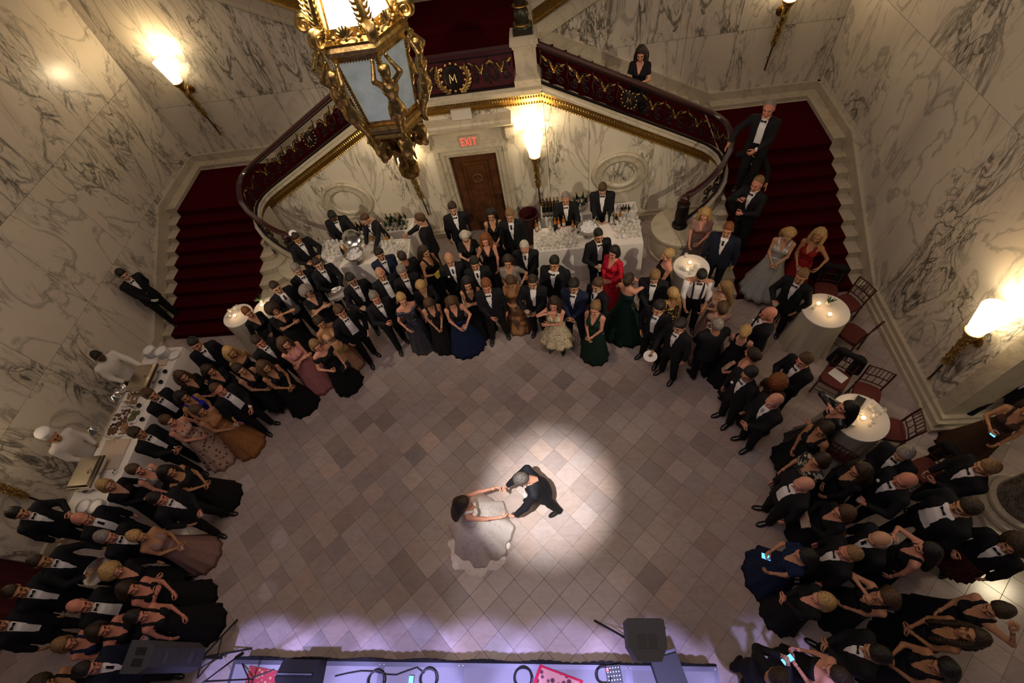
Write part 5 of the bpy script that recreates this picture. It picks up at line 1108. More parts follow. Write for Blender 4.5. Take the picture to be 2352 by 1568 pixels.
def medallion(root, m3, cx, cz, s, full):
    a = np.arange(28) * 2 * PI / 28; b = MB()
    b.rings([np.array([np.array(m3(cx + .16 * s * q_ * math.cos(t), cz + .20 * s * q_ * math.sin(t))) + [0, -d, 0] for t in a]) for q_, d in ((1, -.02), (1, .02), (.8, .035), (.05, .04))]); root = b.obj('medallion', 'iron', root)
    b = MB(); letter_m(b, cx, cz, .11 * s, .15 * s, -.048, .008 * s, m3); b.obj('letter', 'gold_pale', root)
    rm = MB().sphere((0, 0, 0), .024 * s, 8, 5, sy=.5).data('rosette', 'gold', True)
    for t in np.arange(14) * 2 * PI / 14 + .2: inst('rosette', rm, root, tuple(np.array(m3(cx + .205 * s * math.cos(t), cz + .235 * s * math.sin(t))) + [0, -.02, 0]))
    if full:
        for sd in (-1, 1):
            g = MB(); pts = []
            for q_ in np.linspace(-1.25, .45, 9): pts += [(cx + sd * .27 * s * math.cos(q_), cz + .27 * s * math.sin(q_), (q_ + PI / 2 + .5) if sd > 0 else PI - (q_ + PI / 2 + .5), .11 * s), (cx + sd * .27 * s * math.cos(q_), cz + .27 * s * math.sin(q_), (q_ + PI / 2 - .35) if sd > 0 else PI - (q_ + PI / 2 - .35), .10 * s)]
            leafy(g, pts, .020 * s, lambda u_, v_: tuple(np.array(m3(u_, v_)) + [0, -.02, 0])); g.obj('laurel', 'gold', root)
for side, nm in ((-1, 'left'), (1, 'right')):
    r = tag(empty('balustrade', (XC, 0, 0)), 'scrolled iron balustrade with dark wooden handrail on the %s flight' % nm, 'balustrade')
    loc_path = [(o_ - 0, y, z) for o_, y, z in PATH]
    b = MB(); sweep(side, PATH[:-1] + [(4.40, 7.99, 0.78)], [(-.055, .66), (-.062, .70), (-.04, .735), (.04, .735), (.062, .70), (.055, .66)], b); b.xform(np.array(Matrix.Translation((-XC, 0, 0)))); b.obj('handrail', 'mahogany', r)
    b = MB(); sweep(side, PATH, [(-.025, .0), (-.025, .045), (.025, .045), (.025, .0)], b); sweep(side, PATH, [(-.018, .61), (-.018, .635), (.018, .635), (.018, .61)], b); b.xform(np.array(Matrix.Translation((-XC, 0, 0)))); b.obj('iron_rail', 'iron', r)
    for k in range(7):
        o0 = 1.63 + k * .465
        for me, nm2 in ((BAY_S, 'scrollwork'), (LEAF_S, 'gilt_leaf')):
            o = inst(nm2, me, r, (side * o0, 8.99, zpath(o0) + .02)); o.scale = (side, 1, 1)
    m3 = lambda s_, h_: (side * (3.02 + s_), 8.985, zpath(3.02) + h_ - SLOPE * s_)
    medallion(r, m3, .23, .33, .72, False)
    # curved lower part
    Pc, Tc, Nc = path_frame(side, PATH[5:]); Pc = Pc - [XC, 0, 0]; L = np.r_[0, np.cumsum(np.linalg.norm(np.diff(Pc[:, :2], axis=0), axis=1))]
    def mc(s_, h_): return tuple(np.array([np.interp(s_, L, Pc[:, i]) for i in range(3)]) + [0, 0, h_])
    for k in range(3):
        a = MB()
        for c in bay_curves(): a.tube([mc(p[0] + .02 + k * .43, p[1]) for p in c], .0125, 5)
        a.obj('scrollwork', 'iron', r); g = MB(); leafy(g, [(x + .02 + k * .43, z, an, l_) for x, z, an, l_ in BAYLEAF], .022, mc); g.obj('gilt_leaf', 'gold_dark', r)
    nw = MB().lathe([(.16, .0), (.16, .05), (.10, .08), (.115, .2), (.125, .40), (.10, .54), (.13, .60), (.07, .64)], (side * 4.36, 7.92, .715), 18); nw.obj('newel', 'iron', r)
    g = MB()
    for k in range(8):
        a = k * PI / 4; g.tube([(side * 4.36 + .12 * math.cos(a + q_), 7.92 + .12 * math.sin(a + q_), .80 + .45 * q_) for q_ in np.linspace(0, 1, 8)], .013, 5)
    g.obj('newel_scroll', 'iron', r)
    MB().sphere((side * 4.36, 7.92, 1.44), .10, 18, 12).obj('newel_ball', 'mahogany', r)
r = tag(empty('balustrade', (XC, 0, 0)), 'central balustrade panel with gilt M medallion and laurel', 'balustrade')
MB().box(-1.13, 1.13, 8.93, 9.05, 4.25, 4.32).box(-1.13, 1.13, 8.95, 9.03, 4.235, 4.25).obj('handrail', 'mahogany', r, smooth=False)
MB().box(-1.13, 1.13, 8.965, 9.015, 3.60, 3.645).box(-1.13, 1.13, 8.97, 9.01, 4.20, 4.225).obj('iron_rail', 'iron', r, smooth=False)
for o0 in (-1.13, -.75, .29, .67):
    for me, nm2 in ((BAY_F, 'scrollwork'), (LEAF_F, 'gilt_leaf')): inst(nm2, me, r, (o0, 8.99, 3.63))
MB().box(-1.13, 1.13, 9.0, 9.03, 3.64, 4.2).obj('backing_panel', 'oxblood', r, smooth=False)
medallion(r, lambda s_, h_: (s_, 8.975, h_), 0, 3.92, 1.08, True)
for side, nm in ((-1, 'left'), (1, 'right')):
    p = tag(empty('newel_pedestal', (mir(side, 1.365), 9.12, CZ)), 'white moulded newel pedestal at the %s end of the M panel' % nm, 'pedestal')
    MB().box(-.245, .245, -.20, .22, 0, .13).box(-.225, .225, -.18, .2, .13, .19).box(-.195, .195, -.15, .17, .19, .66).box(-.22, .22, -.175, .195, .66, .72).box(-.25, .25, -.205, .225, .72, .80).box(-.235, .235, -.19, .21, .80, .86).obj('shaft', 'marble_plain', p, smooth=False)
    l = tag(empty('lamp_post', (mir(side, 1.365), 9.12, CZ + .86)), 'dark bronze lamp post standing on the %s white pedestal' % nm, 'lamp post')
    MB().box(-.17, .17, -.15, .17, 0, .09).obj('foot', mat('bronze_dark', (.045, .042, .028), .4, metal=.7), l, smooth=False)
    MB().lathe([(.16, .09), (.15, .13), (.11, .16), (.13, .26), (.12, .34), (.07, .40), (.095, .46), (.10, .62), (.075, .72), (.085, .76), (.06, .82), (.055, 2.2)], n=16).obj('stem', 'bronze_dark', l)
    for z in (.14, .42, .76): MB().lathe([(.155 - .05 * z, -.012), (.165 - .05 * z, 0), (.155 - .05 * z, .012)], (0, 0, z), 16).obj('band', 'gold_dark', l)

# ------------------------------------------------------------------ torch sconces
def build_sconce(label, loc, rz, energy=26, out=.25):
    energy *= 1.7
    r = tag(empty('wall_sconce', loc, rz), label, 'sconce')
    MB().lathe([(.105, 0), (.125, .10), (.165, .30), (.205, .50), (.197, .50), (.157, .30), (.117, .10), (.098, .01)], (0, -out, 2.20), 28, cap0=False, cap1=False).obj('shade', 'shade_glow', r); shade_o = r.children[0]
    MB().sphere((0, -out, 2.40), .06, 12, 8).obj('bulb', 'bulb_glow', shade_o)
    b = MB()
    for k in range(24): a = k * PI / 12; b.sphere((.118 * math.cos(a), -out + .118 * math.sin(a), 2.205), .017, 6, 4)
    b.lathe([(.05, 2.08), (.085, 2.12), (.115, 2.17), (.12, 2.195), (.10, 2.20)], (0, -out, 0), 20); b.obj('collar', 'gold', r)
    ax = lambda t: np.array([0, -.06 - (out - .06) * t ** 1.3, .80 + 1.30 * t])
    b = MB(); t = np.linspace(.38, 1, 30); rad = .030 + .022 * np.abs(np.sin(t * 17)) + .018 * t; b.tube([ax(q_) for q_ in t], rad, 10)
    for q_ in np.linspace(.45, .95, 7):
        for k in range(5): a = k * 2 * PI / 5 + q_ * 9; b.sphere(ax(q_) + np.array([.055 * math.cos(a), .045 * math.sin(a), 0]), .022, 6, 4, sz=1.6)
    b.obj('torch_stem', 'gold', r)
    MB().tube([ax(q_) for q_ in np.linspace(.02, .38, 6)], .017, 8).obj('rod', 'black_plastic', r)
    b = MB(); b.sphere(ax(.19), .022, 8, 6); b.sphere(ax(.38), .028, 8, 6); b.sphere(ax(0.0), .026, 8, 6, sz=1.8); b.obj('rod_band', 'gold_dark', r)
    b = MB(); b.tube([(0, 0, 1.93), (0, -.06, 1.99), (0, -.12, 1.95), (0, -.17, 1.88), (0, -.19, 1.80)], [.035, .03, .028, .03, .035], 8)
    sp = spiral(-.10, 1.88, .06, .015, 1.4, PI / 2, 1, 20); b.tube([(0, p[0], p[1]) for p in sp], .016, 6); b.obj('bracket', 'gold_dark', r)
    MB().lathe([(.10, 0), (.10, .015), (.08, .03), (.03, .045)], n=18).xform(np.array(Matrix.Translation((0, 0, 1.93)) @ Matrix.Rotation(PI / 2, 4, 'X'))).obj('wall_plate', 'gold_dark', r)
    MB().tube([(0, 0, 1.02), (0, -.09, 1.02)], .014, 6).obj('lower_pin', 'gold_dark', r)
    d = bpy.data.lights.new('sconce_light', 'POINT'); d.energy = energy; d.color = WARM; d.shadow_soft_size = .08; o = bpy.data.objects.new('sconce_light', d); COL.objects.link(o); o.parent = r; o.location = (0, -out - .02, 2.74)
    return r
build_sconce('gilt torch sconce with glowing shade right of the door', (mir(1, 1.36), YW, 0), 0, 24)
build_sconce('gilt torch sconce with glowing shade left of the door, behind the lantern', (mir(-1, 1.36), YW, 0), 0, 24)
build_sconce('gilt torch sconce on the upper left back wall', (mir(-1, 6.60), YB, 1.48), 0, 24)
build_sconce('gilt torch sconce on the upper right back wall', (mir(1, 6.53), YB, 1.42), 0, 24)
build_sconce('gilt torch sconce on the right wall above the chairs', (XR, 4.06, -.36), -PI / 2, 24, .215)
build_sconce('gilt torch sconce on the dark left wall', (XL, 2.30, -.20), PI / 2, 4)

# ------------------------------------------------------------------ great hanging lantern
LX, LY = -1.80, 5.03
lan = tag(empty('hanging_lantern', (LX, LY, 0)), 'huge gilt hexagonal hanging lantern with caryatid figures', 'lantern')
def hexp(R, z, ph=0.0): return [(R * math.cos(math.radians(60 * k) + ph), R * math.sin(math.radians(60 * k) + ph), z) for k in range(6)]
def hexring(b, prof): b.rings([np.array(hexp(R, z)) for R, z in prof], cap0=False, cap1=False, closed=True)
ZB, ZT = 5.50, 6.22; RB, RT = .335, .43
b = MB(); hexring(b, [(RB + .03, ZB), (RB + .05, ZB - .03), (RB + .05, ZB - .07), (RB + .02, ZB - .09), (RB + .04, ZB - .12), (RB + .02, ZB - .15), (RB - .10, ZB - .16), (RB - .06, ZB)]); b.obj('bottom_rim', 'gold', lan, smooth=False)
b = MB(); hexring(b, [(RT + .02, ZT), (RT + .05, ZT + .02), (RT + .06, ZT + .06), (RT + .03, ZT + .09), (RT + .05, ZT + .12), (RT - .02, ZT + .14), (RT - .08, ZT + .10), (RT - .05, ZT)]); b.obj('top_rim', 'gold', lan, smooth=False)
hb, ht = hexp(RB, ZB), hexp(RT, ZT); Zc = 6.95; Rc = .27; hc0, hc1 = hexp(RT - .03, ZT + .14), hexp(Rc, Zc)
def quad_in(A, B, C_, D, f): c = (np.array(A) + B + C_ + D) / 4; return [c + (np.array(p) - c) * f for p in (A, B, C_, D)]
for k in range(6):
    j = (k + 1) % 6
    q_ = quad_in(hb[k], hb[j], ht[j], ht[k], .86); n_ = np.cross(q_[1] - q_[0], q_[3] - q_[0]); n_ /= np.linalg.norm(n_)
    pane_b = MB().extr([p - n_ * .012 for p in q_], n_ * .008)
    fr = MB(); q0 = [np.array(p) for p in (hb[k], hb[j], ht[j], ht[k])]
    for s_ in range(4):
        fr.add([q0[s_], q0[(s_ + 1) % 4], q_[(s_ + 1) % 4], q_[s_], q0[s_] - n_ * .03, q0[(s_ + 1) % 4] - n_ * .03, q_[(s_ + 1) % 4] - n_ * .02, q_[s_] - n_ * .02], [(0, 1, 2, 3), (3, 2, 6, 7), (7, 6, 5, 4)])
        L = np.linalg.norm(q_[(s_ + 1) % 4] - q_[s_]); m_ = int(L / .028)
        for i in range(m_): fr.sphere(q_[s_] + (q_[(s_ + 1) % 4] - q_[s_]) * ((i + .5) / m_) + n_ * .004, .009, 5, 3)
    pane_b.obj('glass_pane', 'lantern_pane', fr.obj('pane_frame', 'gold', lan, smooth=False), smooth=False)
    q_ = quad_in(hc0[k], hc0[j], hc1[j], hc1[k], .74); n_ = np.cross(q_[1] - q_[0], q_[3] - q_[0]); n_ /= np.linalg.norm(n_)
    pane_b = MB().extr([p - n_ * .012 for p in q_], n_ * .008)
    q0 = [np.array(p) for p in (hc0[k], hc0[j], hc1[j], hc1[k])]; fr = MB()
    for s_ in range(4): fr.add([q0[s_], q0[(s_ + 1) % 4], q_[(s_ + 1) % 4], q_[s_], q0[s_] - n_ * .03, q0[(s_ + 1) % 4] - n_ * .03, q_[(s_ + 1) % 4] - n_ * .02, q_[s_] - n_ * .02], [(0, 1, 2, 3), (3, 2, 6, 7), (7, 6, 5, 4)])
    pane_b.obj('lit_pane', 'lantern_pane_lit', fr.obj('upper_frame', 'gold', lan, smooth=False), smooth=False)
    # palmette on the middle of each side of the upper rim
    a = math.radians(60 * k + 30); M = Matrix.Translation(((RT + .01) * math.cos(a) * .90, (RT + .01) * math.sin(a) * .90, ZT + .13)) @ Matrix.Rotation(a + PI / 2, 4, 'Z')
    g = MB()
    for t in np.linspace(-1.15, 1.15, 7): g.tube([(0, 0, .02), (.045 * math.sin(t), -.008, .03 + .05 * math.cos(t)), (.085 * math.sin(t), .0, .03 + .10 * math.cos(t))], [.006, .014, .010], 5)
    g.tube([(-.09, 0, .0), (-.05, -.01, .03), (0, -.012, .02), (.05, -.01, .03), (.09, 0, .0)], .012, 5); g.sphere((0, -.015, .02), .02, 6, 4); g.xform(np.array(M)); g.obj('palmette', 'gold', lan)
    for s_ in (-1, 1):
        a2 = a + s_ * .30; MB().sphere((( RT + .02) * .9 * math.cos(a2) , (RT + .02) * .9 * math.sin(a2), ZT + .16), .024, 8, 6).obj('ball_finial', 'gold', lan)
    # corner: caryatid below, leafy scroll above
    a = math.radians(60 * k); ca_, sa_ = math.cos(a), math.sin(a); Mo = Matrix.Rotation(a, 4, 'Z')
    f = Field((.20, -.26, 5.25), (.72, .26, 6.36), .0155)
    f.ell((.515, 0, 6.070), (.054, .050, .062), .015)                       # head
    f.cap((.505, 0, 6.02), (.50, 0, 5.98), .022, .026, .02)
    f.ell((.503, 0, 5.92), (.058, .086, .075), .03); f.ell((.492, 0, 5.82), (.042, .056, .06), .03)
    f.ell((.484, 0, 5.73), (.066, .082, .080), .03)                          # hips, drapery
    f.cap((.475, 0, 5.70), (.435, 0, 5.60), .074, .055, .03); f.cap((.435, 0, 5.60), (.375, 0, 5.44), .055, .034, .03); f.cap((.375, 0, 5.44), (.385, 0, 5.36), .028, .034, .02)
    for s_ in (-1, 1):
        f.cap((.50, s_ * .070, 5.975), (.545, s_ * .135, 6.05), .030, .026, .015); f.cap((.545, s_ * .135, 6.05), (.475, s_ * .075, 6.165), .026, .020, .012); f.ell((.468, s_ * .07, 6.185), (.02, .022, .024), .01)
        f.cap((.47, s_ * .045, 5.74), (.50, s_ * .085, 5.66), .030, .018, .02); f.ell((.555, s_ * .016, 5.93), (.016, .02, .02), .015)
        f.cap((.385, s_ * .012, 5.37), (.415, s_ * .030, 5.345), .018, .012, .01)
    X_, Y_, Z_ = f.ax[0][:, None, None], f.ax[1][None, :, None], f.ax[2][None, None, :]
    f.D = f.D + (.004 * np.sin(70 * Y_ + 40 * Z_) * np.sin(55 * Z_) * (np.abs(Z_ - 5.66) < .16)).astype(np.float32)
    f.ell((.508, 0, 6.105), (.060, .060, .045), .012)
    if k == 0: CARY = None
    V, F = f.mesh()
    if k == 0:
        cb = MB(); cb.add(V, F); CARY_ME = cb.data('caryatid', 'gold', True)
    o = inst('caryatid', CARY_ME, lan, (0, 0, 0), a)
    s2 = MB(); sp = spiral(.50, 6.40, .085, .018, 1.8, PI, -1, 40); s2.tube([(p[0], 0, p[1]) for p in sp], np.linspace(.034, .016, 40), 8, flat=1.6)
    arm = [(.415, 0, 6.40), (.40, 0, 6.52), (.375, 0, 6.66), (.335, 0, 6.82), (.30, 0, 6.96), (.33, 0, 7.06), (.37, 0, 7.04)]; s2.tube(arm, [.045, .055, .055, .05, .045, .03, .02], 8, flat=.8)
    for i, q_ in enumerate(np.linspace(.0, .95, 13)):
        p = np.array([np.interp(q_ * 4, range(5), [v[c] for v in arm[:5]]) for c in range(3)])
        for s_ in (-1, 1): s2.tube([p + [0, s_ * .02, 0], p + [.03, s_ * .055, .02], p + [.035, s_ * .075, .055]], [.018, .014, .005], 5)
    s2.xform(np.array(Mo)); s2.obj('corner_scroll', 'gold', lan)
    # foot scroll under the bottom rim
    s3 = MB(); sp = spiral(.245, 5.20, .085, .016, 1.5, PI / 2 + .3, -1, 32); s3.tube([(p[0], 0, p[1]) for p in sp], np.linspace(.055, .022, 32), 8, flat=1.5); s3.tube([(.30, 0, 5.34), (.28, 0, 5.30), (.235, 0, 5.29)], [.05, .045, .045], 8)
    s3.tube([(.17, 0, 5.16), (.11, 0, 5.10), (.06, 0, 5.06)], [.04, .05, .05], 8); s3.sphere((.30, 0, 5.13), .045, 8, 6, sy=.9); s3.xform(np.array(Mo)); s3.obj('foot_scroll', 'gold', lan)
MB().lathe([(.24, 5.34), (.20, 5.28), (.10, 5.20), (.07, 5.10), (.09, 5.02), (.06, 4.97), (.05, 4.93), (.105, 4.905), (.128, 4.86), (.122, 4.79), (.085, 4.74), (.02, 4.715)], n=24).obj('finial', 'gold_dark', lan)
g = MB()
for k in range(10): a = k * PI / 5; g.tube([(.07 * math.cos(a), .07 * math.sin(a), 5.08), (.12 * math.cos(a), .12 * math.sin(a), 5.02), (.13 * math.cos(a), .13 * math.sin(a), 4.95)], [.02, .02, .008], 5)
g.obj('acanthus', 'gold', lan)
MB().lathe([(Rc + .03, Zc), (Rc + .05, Zc + .05), (.20, Zc + .16), (.10, Zc + .30), (.05, Zc + .5), (.03, Zc + .6)], n=24).obj('canopy', 'gold_dark', lan)
MB().tube([(0, 0, Zc + .55), (0, 0, 12.5)], .02, 6).obj('chain_rod', 'gold_dark', lan)
MB().lathe([(RB - .06, ZB - .02), (.02, ZB - .02)], n=6).obj('bottom_plate', 'gold_dark', lan)
MB().sphere((0, 0, 6.55), .10, 12, 8).obj('lamp_cluster', 'bulb_glow', lan)
d = bpy.data.lights.new('lantern_light', 'POINT'); d.energy = 30; d.color = (1, .84, .6); d.shadow_soft_size = .2; o = bpy.data.objects.new('lantern_light', d); COL.objects.link(o); o.parent = lan; o.location = (0, 0, 7.25)
for k in range(6):
    a = math.radians(60 * k + 30); d = bpy.data.lights.new('pane_light', 'POINT'); d.energy = 5; d.color = (1, .84, .6); d.shadow_soft_size = .08; o = bpy.data.objects.new('pane_light', d); COL.objects.link(o); o.parent = lan; o.location = (.46 * math.cos(a), .46 * math.sin(a), 6.62)

# proportions of the lantern taken from the photograph: stretch its heights in one go
for ch in lan.children_recursive:
    if ch.type == 'MESH' and not ch.data.get('z_done'):
        me = ch.data; co = np.empty(len(me.vertices) * 3, np.float32); me.vertices.foreach_get('co', co); co = co.reshape(-1, 3)
        co[:, 2] = np.interp(co[:, 2], [4.0, 4.95, 5.34, 5.50, 6.22, 6.95, 14], [4.0, 4.97, 5.45, 5.61, 6.36, 7.10, 14.2]); me.vertices.foreach_set('co', co.ravel()); me['z_done'] = 1; me.update()
    elif ch.type == 'LIGHT': ch.location.z += .18
# ------------------------------------------------------------------ draped tables
def drape(root, poly, z, name='tablecloth', m='white_cloth', flare=.03, folds=.012, drop=None, dens=.05, hemz=.004):
    """poly counter-clockwise in local xy: flat top and a gently folded skirt to the floor"""
    P = np.array(poly, float); n = len(P); pts = []; nrm = []
    c = P.mean(0)
    for i in range(n):
        a, b_ = P[i], P[(i + 1) % n]; L = np.linalg.norm(b_ - a); k = max(2, int(L / dens)); e = (b_ - a) / L; nn = np.array([e[1], -e[0]])
        for t in np.arange(k) / k: pts.append(a + (b_ - a) * t); nrm.append(nn)
    pts = np.array(pts); nrm = np.array(nrm); K = len(pts); s = np.arange(K)
    rs = [np.c_[pts + nrm * 0, np.full(K, z)]]
    for q_, zz in ((0, z - .012), (.35, z * .66), (.7, z * .33), (1.0, hemz)):
        w = folds * q_ * (np.sin(s * 1.35) + .6 * np.sin(s * .53 + 1)) + flare * q_ + .004
        rs.append(np.c_[pts + nrm * w[:, None], np.full(K, zz)])
    b = MB(); b.rings(rs[::-1], cap0=False, cap1=True); return b.obj(name, m, root, smooth='auto')
def rect_table(name, label, x0, x1, y0, y1, z):
    r = tag(empty(name, ((x0 + x1) / 2, (y0 + y1) / 2, 0)), label, 'table'); w, d = (x1 - x0) / 2, (y1 - y0) / 2
    drape(r, [(-w, -d), (w, -d), (w, d), (-w, d)], z); return r
rect_table('bar_table', 'long white-draped bar table right of the door', -.60, 1.68, 7.24, 7.95, .97)
bl = tag(empty('bar_table', (-4.4, 7.75, 0)), 'angled white-draped bar table left of the door', 'table')
drape(bl, [(x + 4.4, y - 7.75) for x, y in ((-4.98, 7.27), (-3.38, 7.40), (-3.42, 8.0), (-5.50, 8.22), (-5.72, 7.90))], .97)
def btab(u0, u1, v, label, z=.82, d=.42):
    x0, y0 = at(u0, v, z); x1, _ = at(u1, v, z); return rect_table('back_table', label, x0, x1, y0, min(y0 + d, YW - .14), z), (x0, x1, y0, z)
BR = btab(1243, 1372, 502, 'small white-draped back bar table behind the right bartenders')[1]
BL = btab(884, 946, 534, 'small white-draped back bar table left of the door')[1]
BL2 = btab(808, 868, 545, 'small white-draped back bar table under the left roundel')[1]
# ------------------------------------------------------------------ glasses, bottles, bowls
GL = 0
def glasses(x0, x1, y0, y1, z, nx, ny, label, group, keep=lambda x, y: True):
    for i in range(nx):
        for j in range(ny):
            x = x0 + (x1 - x0) * (i + .5 * (j % 2) * .6) / max(1, nx - 1); y = y0 + (y1 - y0) * j / max(1, ny - 1)
            if not keep(x, y): continue
            tag(inst('wine_glass', GLASS if (i * 7 + j * 3) % 5 else TUMBLER, None, (x + random.uniform(-.008, .008), y + random.uniform(-.008, .008), z)), label, 'glass', group)
glasses(-.54, .28, 7.31, 7.66, .971, 10, 5, 'empty clear glass in the rows on the right bar', 'glasses in rows on the right bar')
glasses(1.18, 1.62, 7.45, 7.86, .971, 6, 5, 'empty clear glass at the far end of the right bar', 'glasses at the far end of the right bar')
glasses(-5.56, -4.98, 7.50, 8.02, .971, 7, 6, 'empty clear glass on the angled end of the left bar', 'glasses on the angled end of the left bar', lambda x, y: y > 7.36 + (-4.98 - x) * .84)
glasses(-4.02, -3.50, 7.46, 7.84, .971, 7, 5, 'empty clear glass on the straight end of the left bar', 'glasses on the straight end of the left bar')
BPROF = [(.034, 0), (.037, .01), (.037, .17), (.030, .205), (.014, .235), (.013, .285), (.015, .29), (.015, .305), (.005, .306)]
def bottle_mesh(col, lab, h=1.0):
    b = MB().lathe([(r_, z * h) for r_, z in BPROF], n=12); b.lathe([(.0378, .055 * h), (.0378, .14 * h)], n=12, mi=1, cap0=False, cap1=False); b.lathe([(.0155, .262 * h), (.0158, .306 * h), (.004, .308 * h)], n=8, mi=2, cap0=False)
    return b.data('bottle', [col, lab, 'gold_dark'], True)
mat('amber_glass', (.38, .11, .01), .1, spec=.8); mat('green_glass', (.012, .05, .02), .1, spec=.8); mat('dark_glass', (.012, .012, .01), .1, spec=.8); mat('clear_glass', (.55, .56, .52), .08, spec=.8, alpha=.6); mat('label_paper', (.60, .55, .45), .7); mat('label_black', (.02, .02, .02), .6)
BOT = {'amber': bottle_mesh('amber_glass', 'label_paper'), 'green': bottle_mesh('green_glass', 'label_paper'), 'dark': bottle_mesh('dark_glass', 'label_paper'), 'clear': bottle_mesh('clear_glass', 'label_paper'), 'blacklabel': bottle_mesh('dark_glass', 'label_black')}
def bottles(lst, z, where, grp):
    for u, v, k in lst:
        x, y = at(u, v, z); tag(inst('bottle', BOT[k], None, (x, y, z + .001)), '%s bottle %s' % ({'amber': 'amber whisky', 'green': 'green glass', 'dark': 'dark wine', 'clear': 'clear spirit', 'blacklabel': 'black-labelled dark'}[k], where), 'bottle', grp + ', ' + k)
bottles([(1233, 531, 'amber'), (1240, 527, 'clear'), (1264, 527, 'clear'), (1276, 525, 'amber'), (1284, 524, 'amber'), (1295, 520, 'amber'), (1316, 531, 'amber'), (1327, 533, 'dark'), (1393, 511, 'clear'), (1404, 515, 'clear'), (1415, 515, 'dark'), (1424, 507, 'amber'), (1434, 506, 'clear'), (1441, 509, 'clear')], .97, 'standing on the right bar', 'bottles on the right bar')
bottles([(793, 588, 'blacklabel'), (801, 584, 'amber'), (868, 556, 'green'), (872, 566, 'dark'), (878, 550, 'clear'), (884, 553, 'clear'), (895, 560, 'amber'), (906, 560, 'clear'), (861, 562, 'amber'), (744, 569, 'clear')], .97, 'standing on the left bar', 'bottles on the left bar')
bx0, bx1, by0, bz = BR
for i in range(5):
    for j in range(4): tag(inst('bottle', BOT['dark'], None, (bx0 + .07 + i * .082, by0 + .06 + j * .085, bz + .001)), 'dark wine bottle packed on the right back bar', 'bottle', 'wine bottles packed on the right back bar')
bx0, bx1, by0, bz = BL
for i in range(5):
    for j in range(3): tag(inst('bottle', BOT[['green', 'green', 'clear', 'dark'][(i + 2 * j) % 4]], None, (bx0 + .07 + i * .11, by0 + .07 + j * .11, bz + .001)), '%s on the left back bar by the sconce' % ['green glass bottle', 'green glass bottle', 'clear spirit bottle', 'dark wine bottle'][(i + 2 * j) % 4], 'bottle', 'bottles on the left back bar, %d' % [0, 0, 1, 2][(i + 2 * j) % 4])
bx0, bx1, by0, bz = BL2
for i in range(4):
    for j in range(2): tag(inst('bottle', BOT['dark'], None, (bx0 + .08 + i * .10, by0 + .07 + j * .11, bz + .001)), 'dark wine bottle under the left roundel', 'bottle', 'wine bottles under the left roundel')
def ice_bowl(u, v, z, label, r=.215):
    x, y = at(u, v, z); o = tag(empty('ice_bowl', (x, y, z + .001)), label, 'bowl')
    MB().lathe([(.11, 0), (.12, .015), (.05, .03), (.045, .07), (.10, .09), (r * .85, .17), (r, .27), (r + .012, .275), (r - .01, .27), (r * .82, .18), (.08, .10)], n=28, cap1=False).obj('bowl', 'silver_dull', o)
    ic = MB(); r0 = random.Random(3)
    for k in range(70):
        a, q_ = r0.random() * 6.28, math.sqrt(r0.random()) * (r - .035); s = .018; c = np.array([q_ * math.cos(a), q_ * math.sin(a), .215 + r0.random() * .03]); ic.box(c[0] - s, c[0] + s, c[1] - s, c[1] + s, c[2] - s, c[2] + s)
    ic.lathe([(r - .04, .20), (r - .05, .225), (.01, .23)], n=20, cap0=False); i_ = ic.obj('ice', mat('ice', (.72, .72, .74), .2, spec=.6), o, smooth=False); i_['kind'] = 'stuff'
    MB().tube([(.05, .02, .24), (.12, .10, .30), (.17, .17, .36)], .009, 6).obj('scoop_handle', 'chrome', o); return o
ice_bowl(1352, 541, .97, 'large silver bowl of ice on the right bar')
ice_bowl(824, 601, .97, 'large silver bowl of ice on the left bar')
def disc(name, label, cat, loc, r, m, tilt=(0, 0, 0), lip=.018):
    o = tag(MB().lathe([(r * .62, 0), (r * .68, .004), (r, lip), (r, lip + .006), (r * .66, .010), (.01, .009)], n=24).obj(name, m, None, loc=loc), label, cat); o.rotation_euler = tilt; return o
lx, ly = at(806, 545, 1.22); disc('bowl_lid', 'round steel lid held upright by the left bartender', 'lid', (lx, ly, 1.22), .20, 'chrome', (1.2, 0, .5), .05)
x, y = at(1428, 556, .97); disc('plate', 'oval white plate with lemon slices on the right bar', 'plate', (x - .25, y - .02, .972), .13, mat('china', (.75, .73, .70), .3)); x, y = at(1436, 545, .97); disc('saucer', 'small white saucer on the right bar', 'saucer', (x, y, .972), .07, 'china', lip=.03)
# champagne tub and bucket
x, y = at(1436, 500, .62); t = tag(empty('ice_tub', (x, y + .1, 0)), 'white ice tub with champagne at the right bar end', 'tub')
MB().box(-.22, .22, -.15, .15, 0, .60, top=1.0).obj('stand', 'white_cloth', t, smooth=False)
tb2 = MB(); hexa = [(-.24, -.16), (.24, -.16), (.24, .16), (-.24, .16)]
tb2.rings([[(a * .85, b_ * .85, .60) for a, b_ in hexa], [(a, b_, .84) for a, b_ in hexa], [(a * .92, b_ * .9, .84) for a, b_ in hexa], [(a * .8, b_ * .8, .66) for a, b_ in hexa]], cap1=True); tb2.obj('tub', 'china', t, smooth=False)
for i in range(3):
    o = tag(inst('bottle', BOT['dark'], None, (x - .12 + i * .11, y + .1, .68)), 'champagne bottle leaning in the white ice tub', 'bottle', 'champagne in the ice tub'); o.rotation_euler = (.25, .25 - .2 * i, 0)
x, y = at(1333, 478, .82); bk = tag(empty('wine_bucket', (x, y, .821)), 'steel wine bucket on the right back bar', 'bucket'); MB().lathe([(.11, 0), (.13, .02), (.17, .20), (.18, .205), (.165, .20), (.12, .03)], n=20, cap1=True).obj('bucket', 'silver_dull', bk)
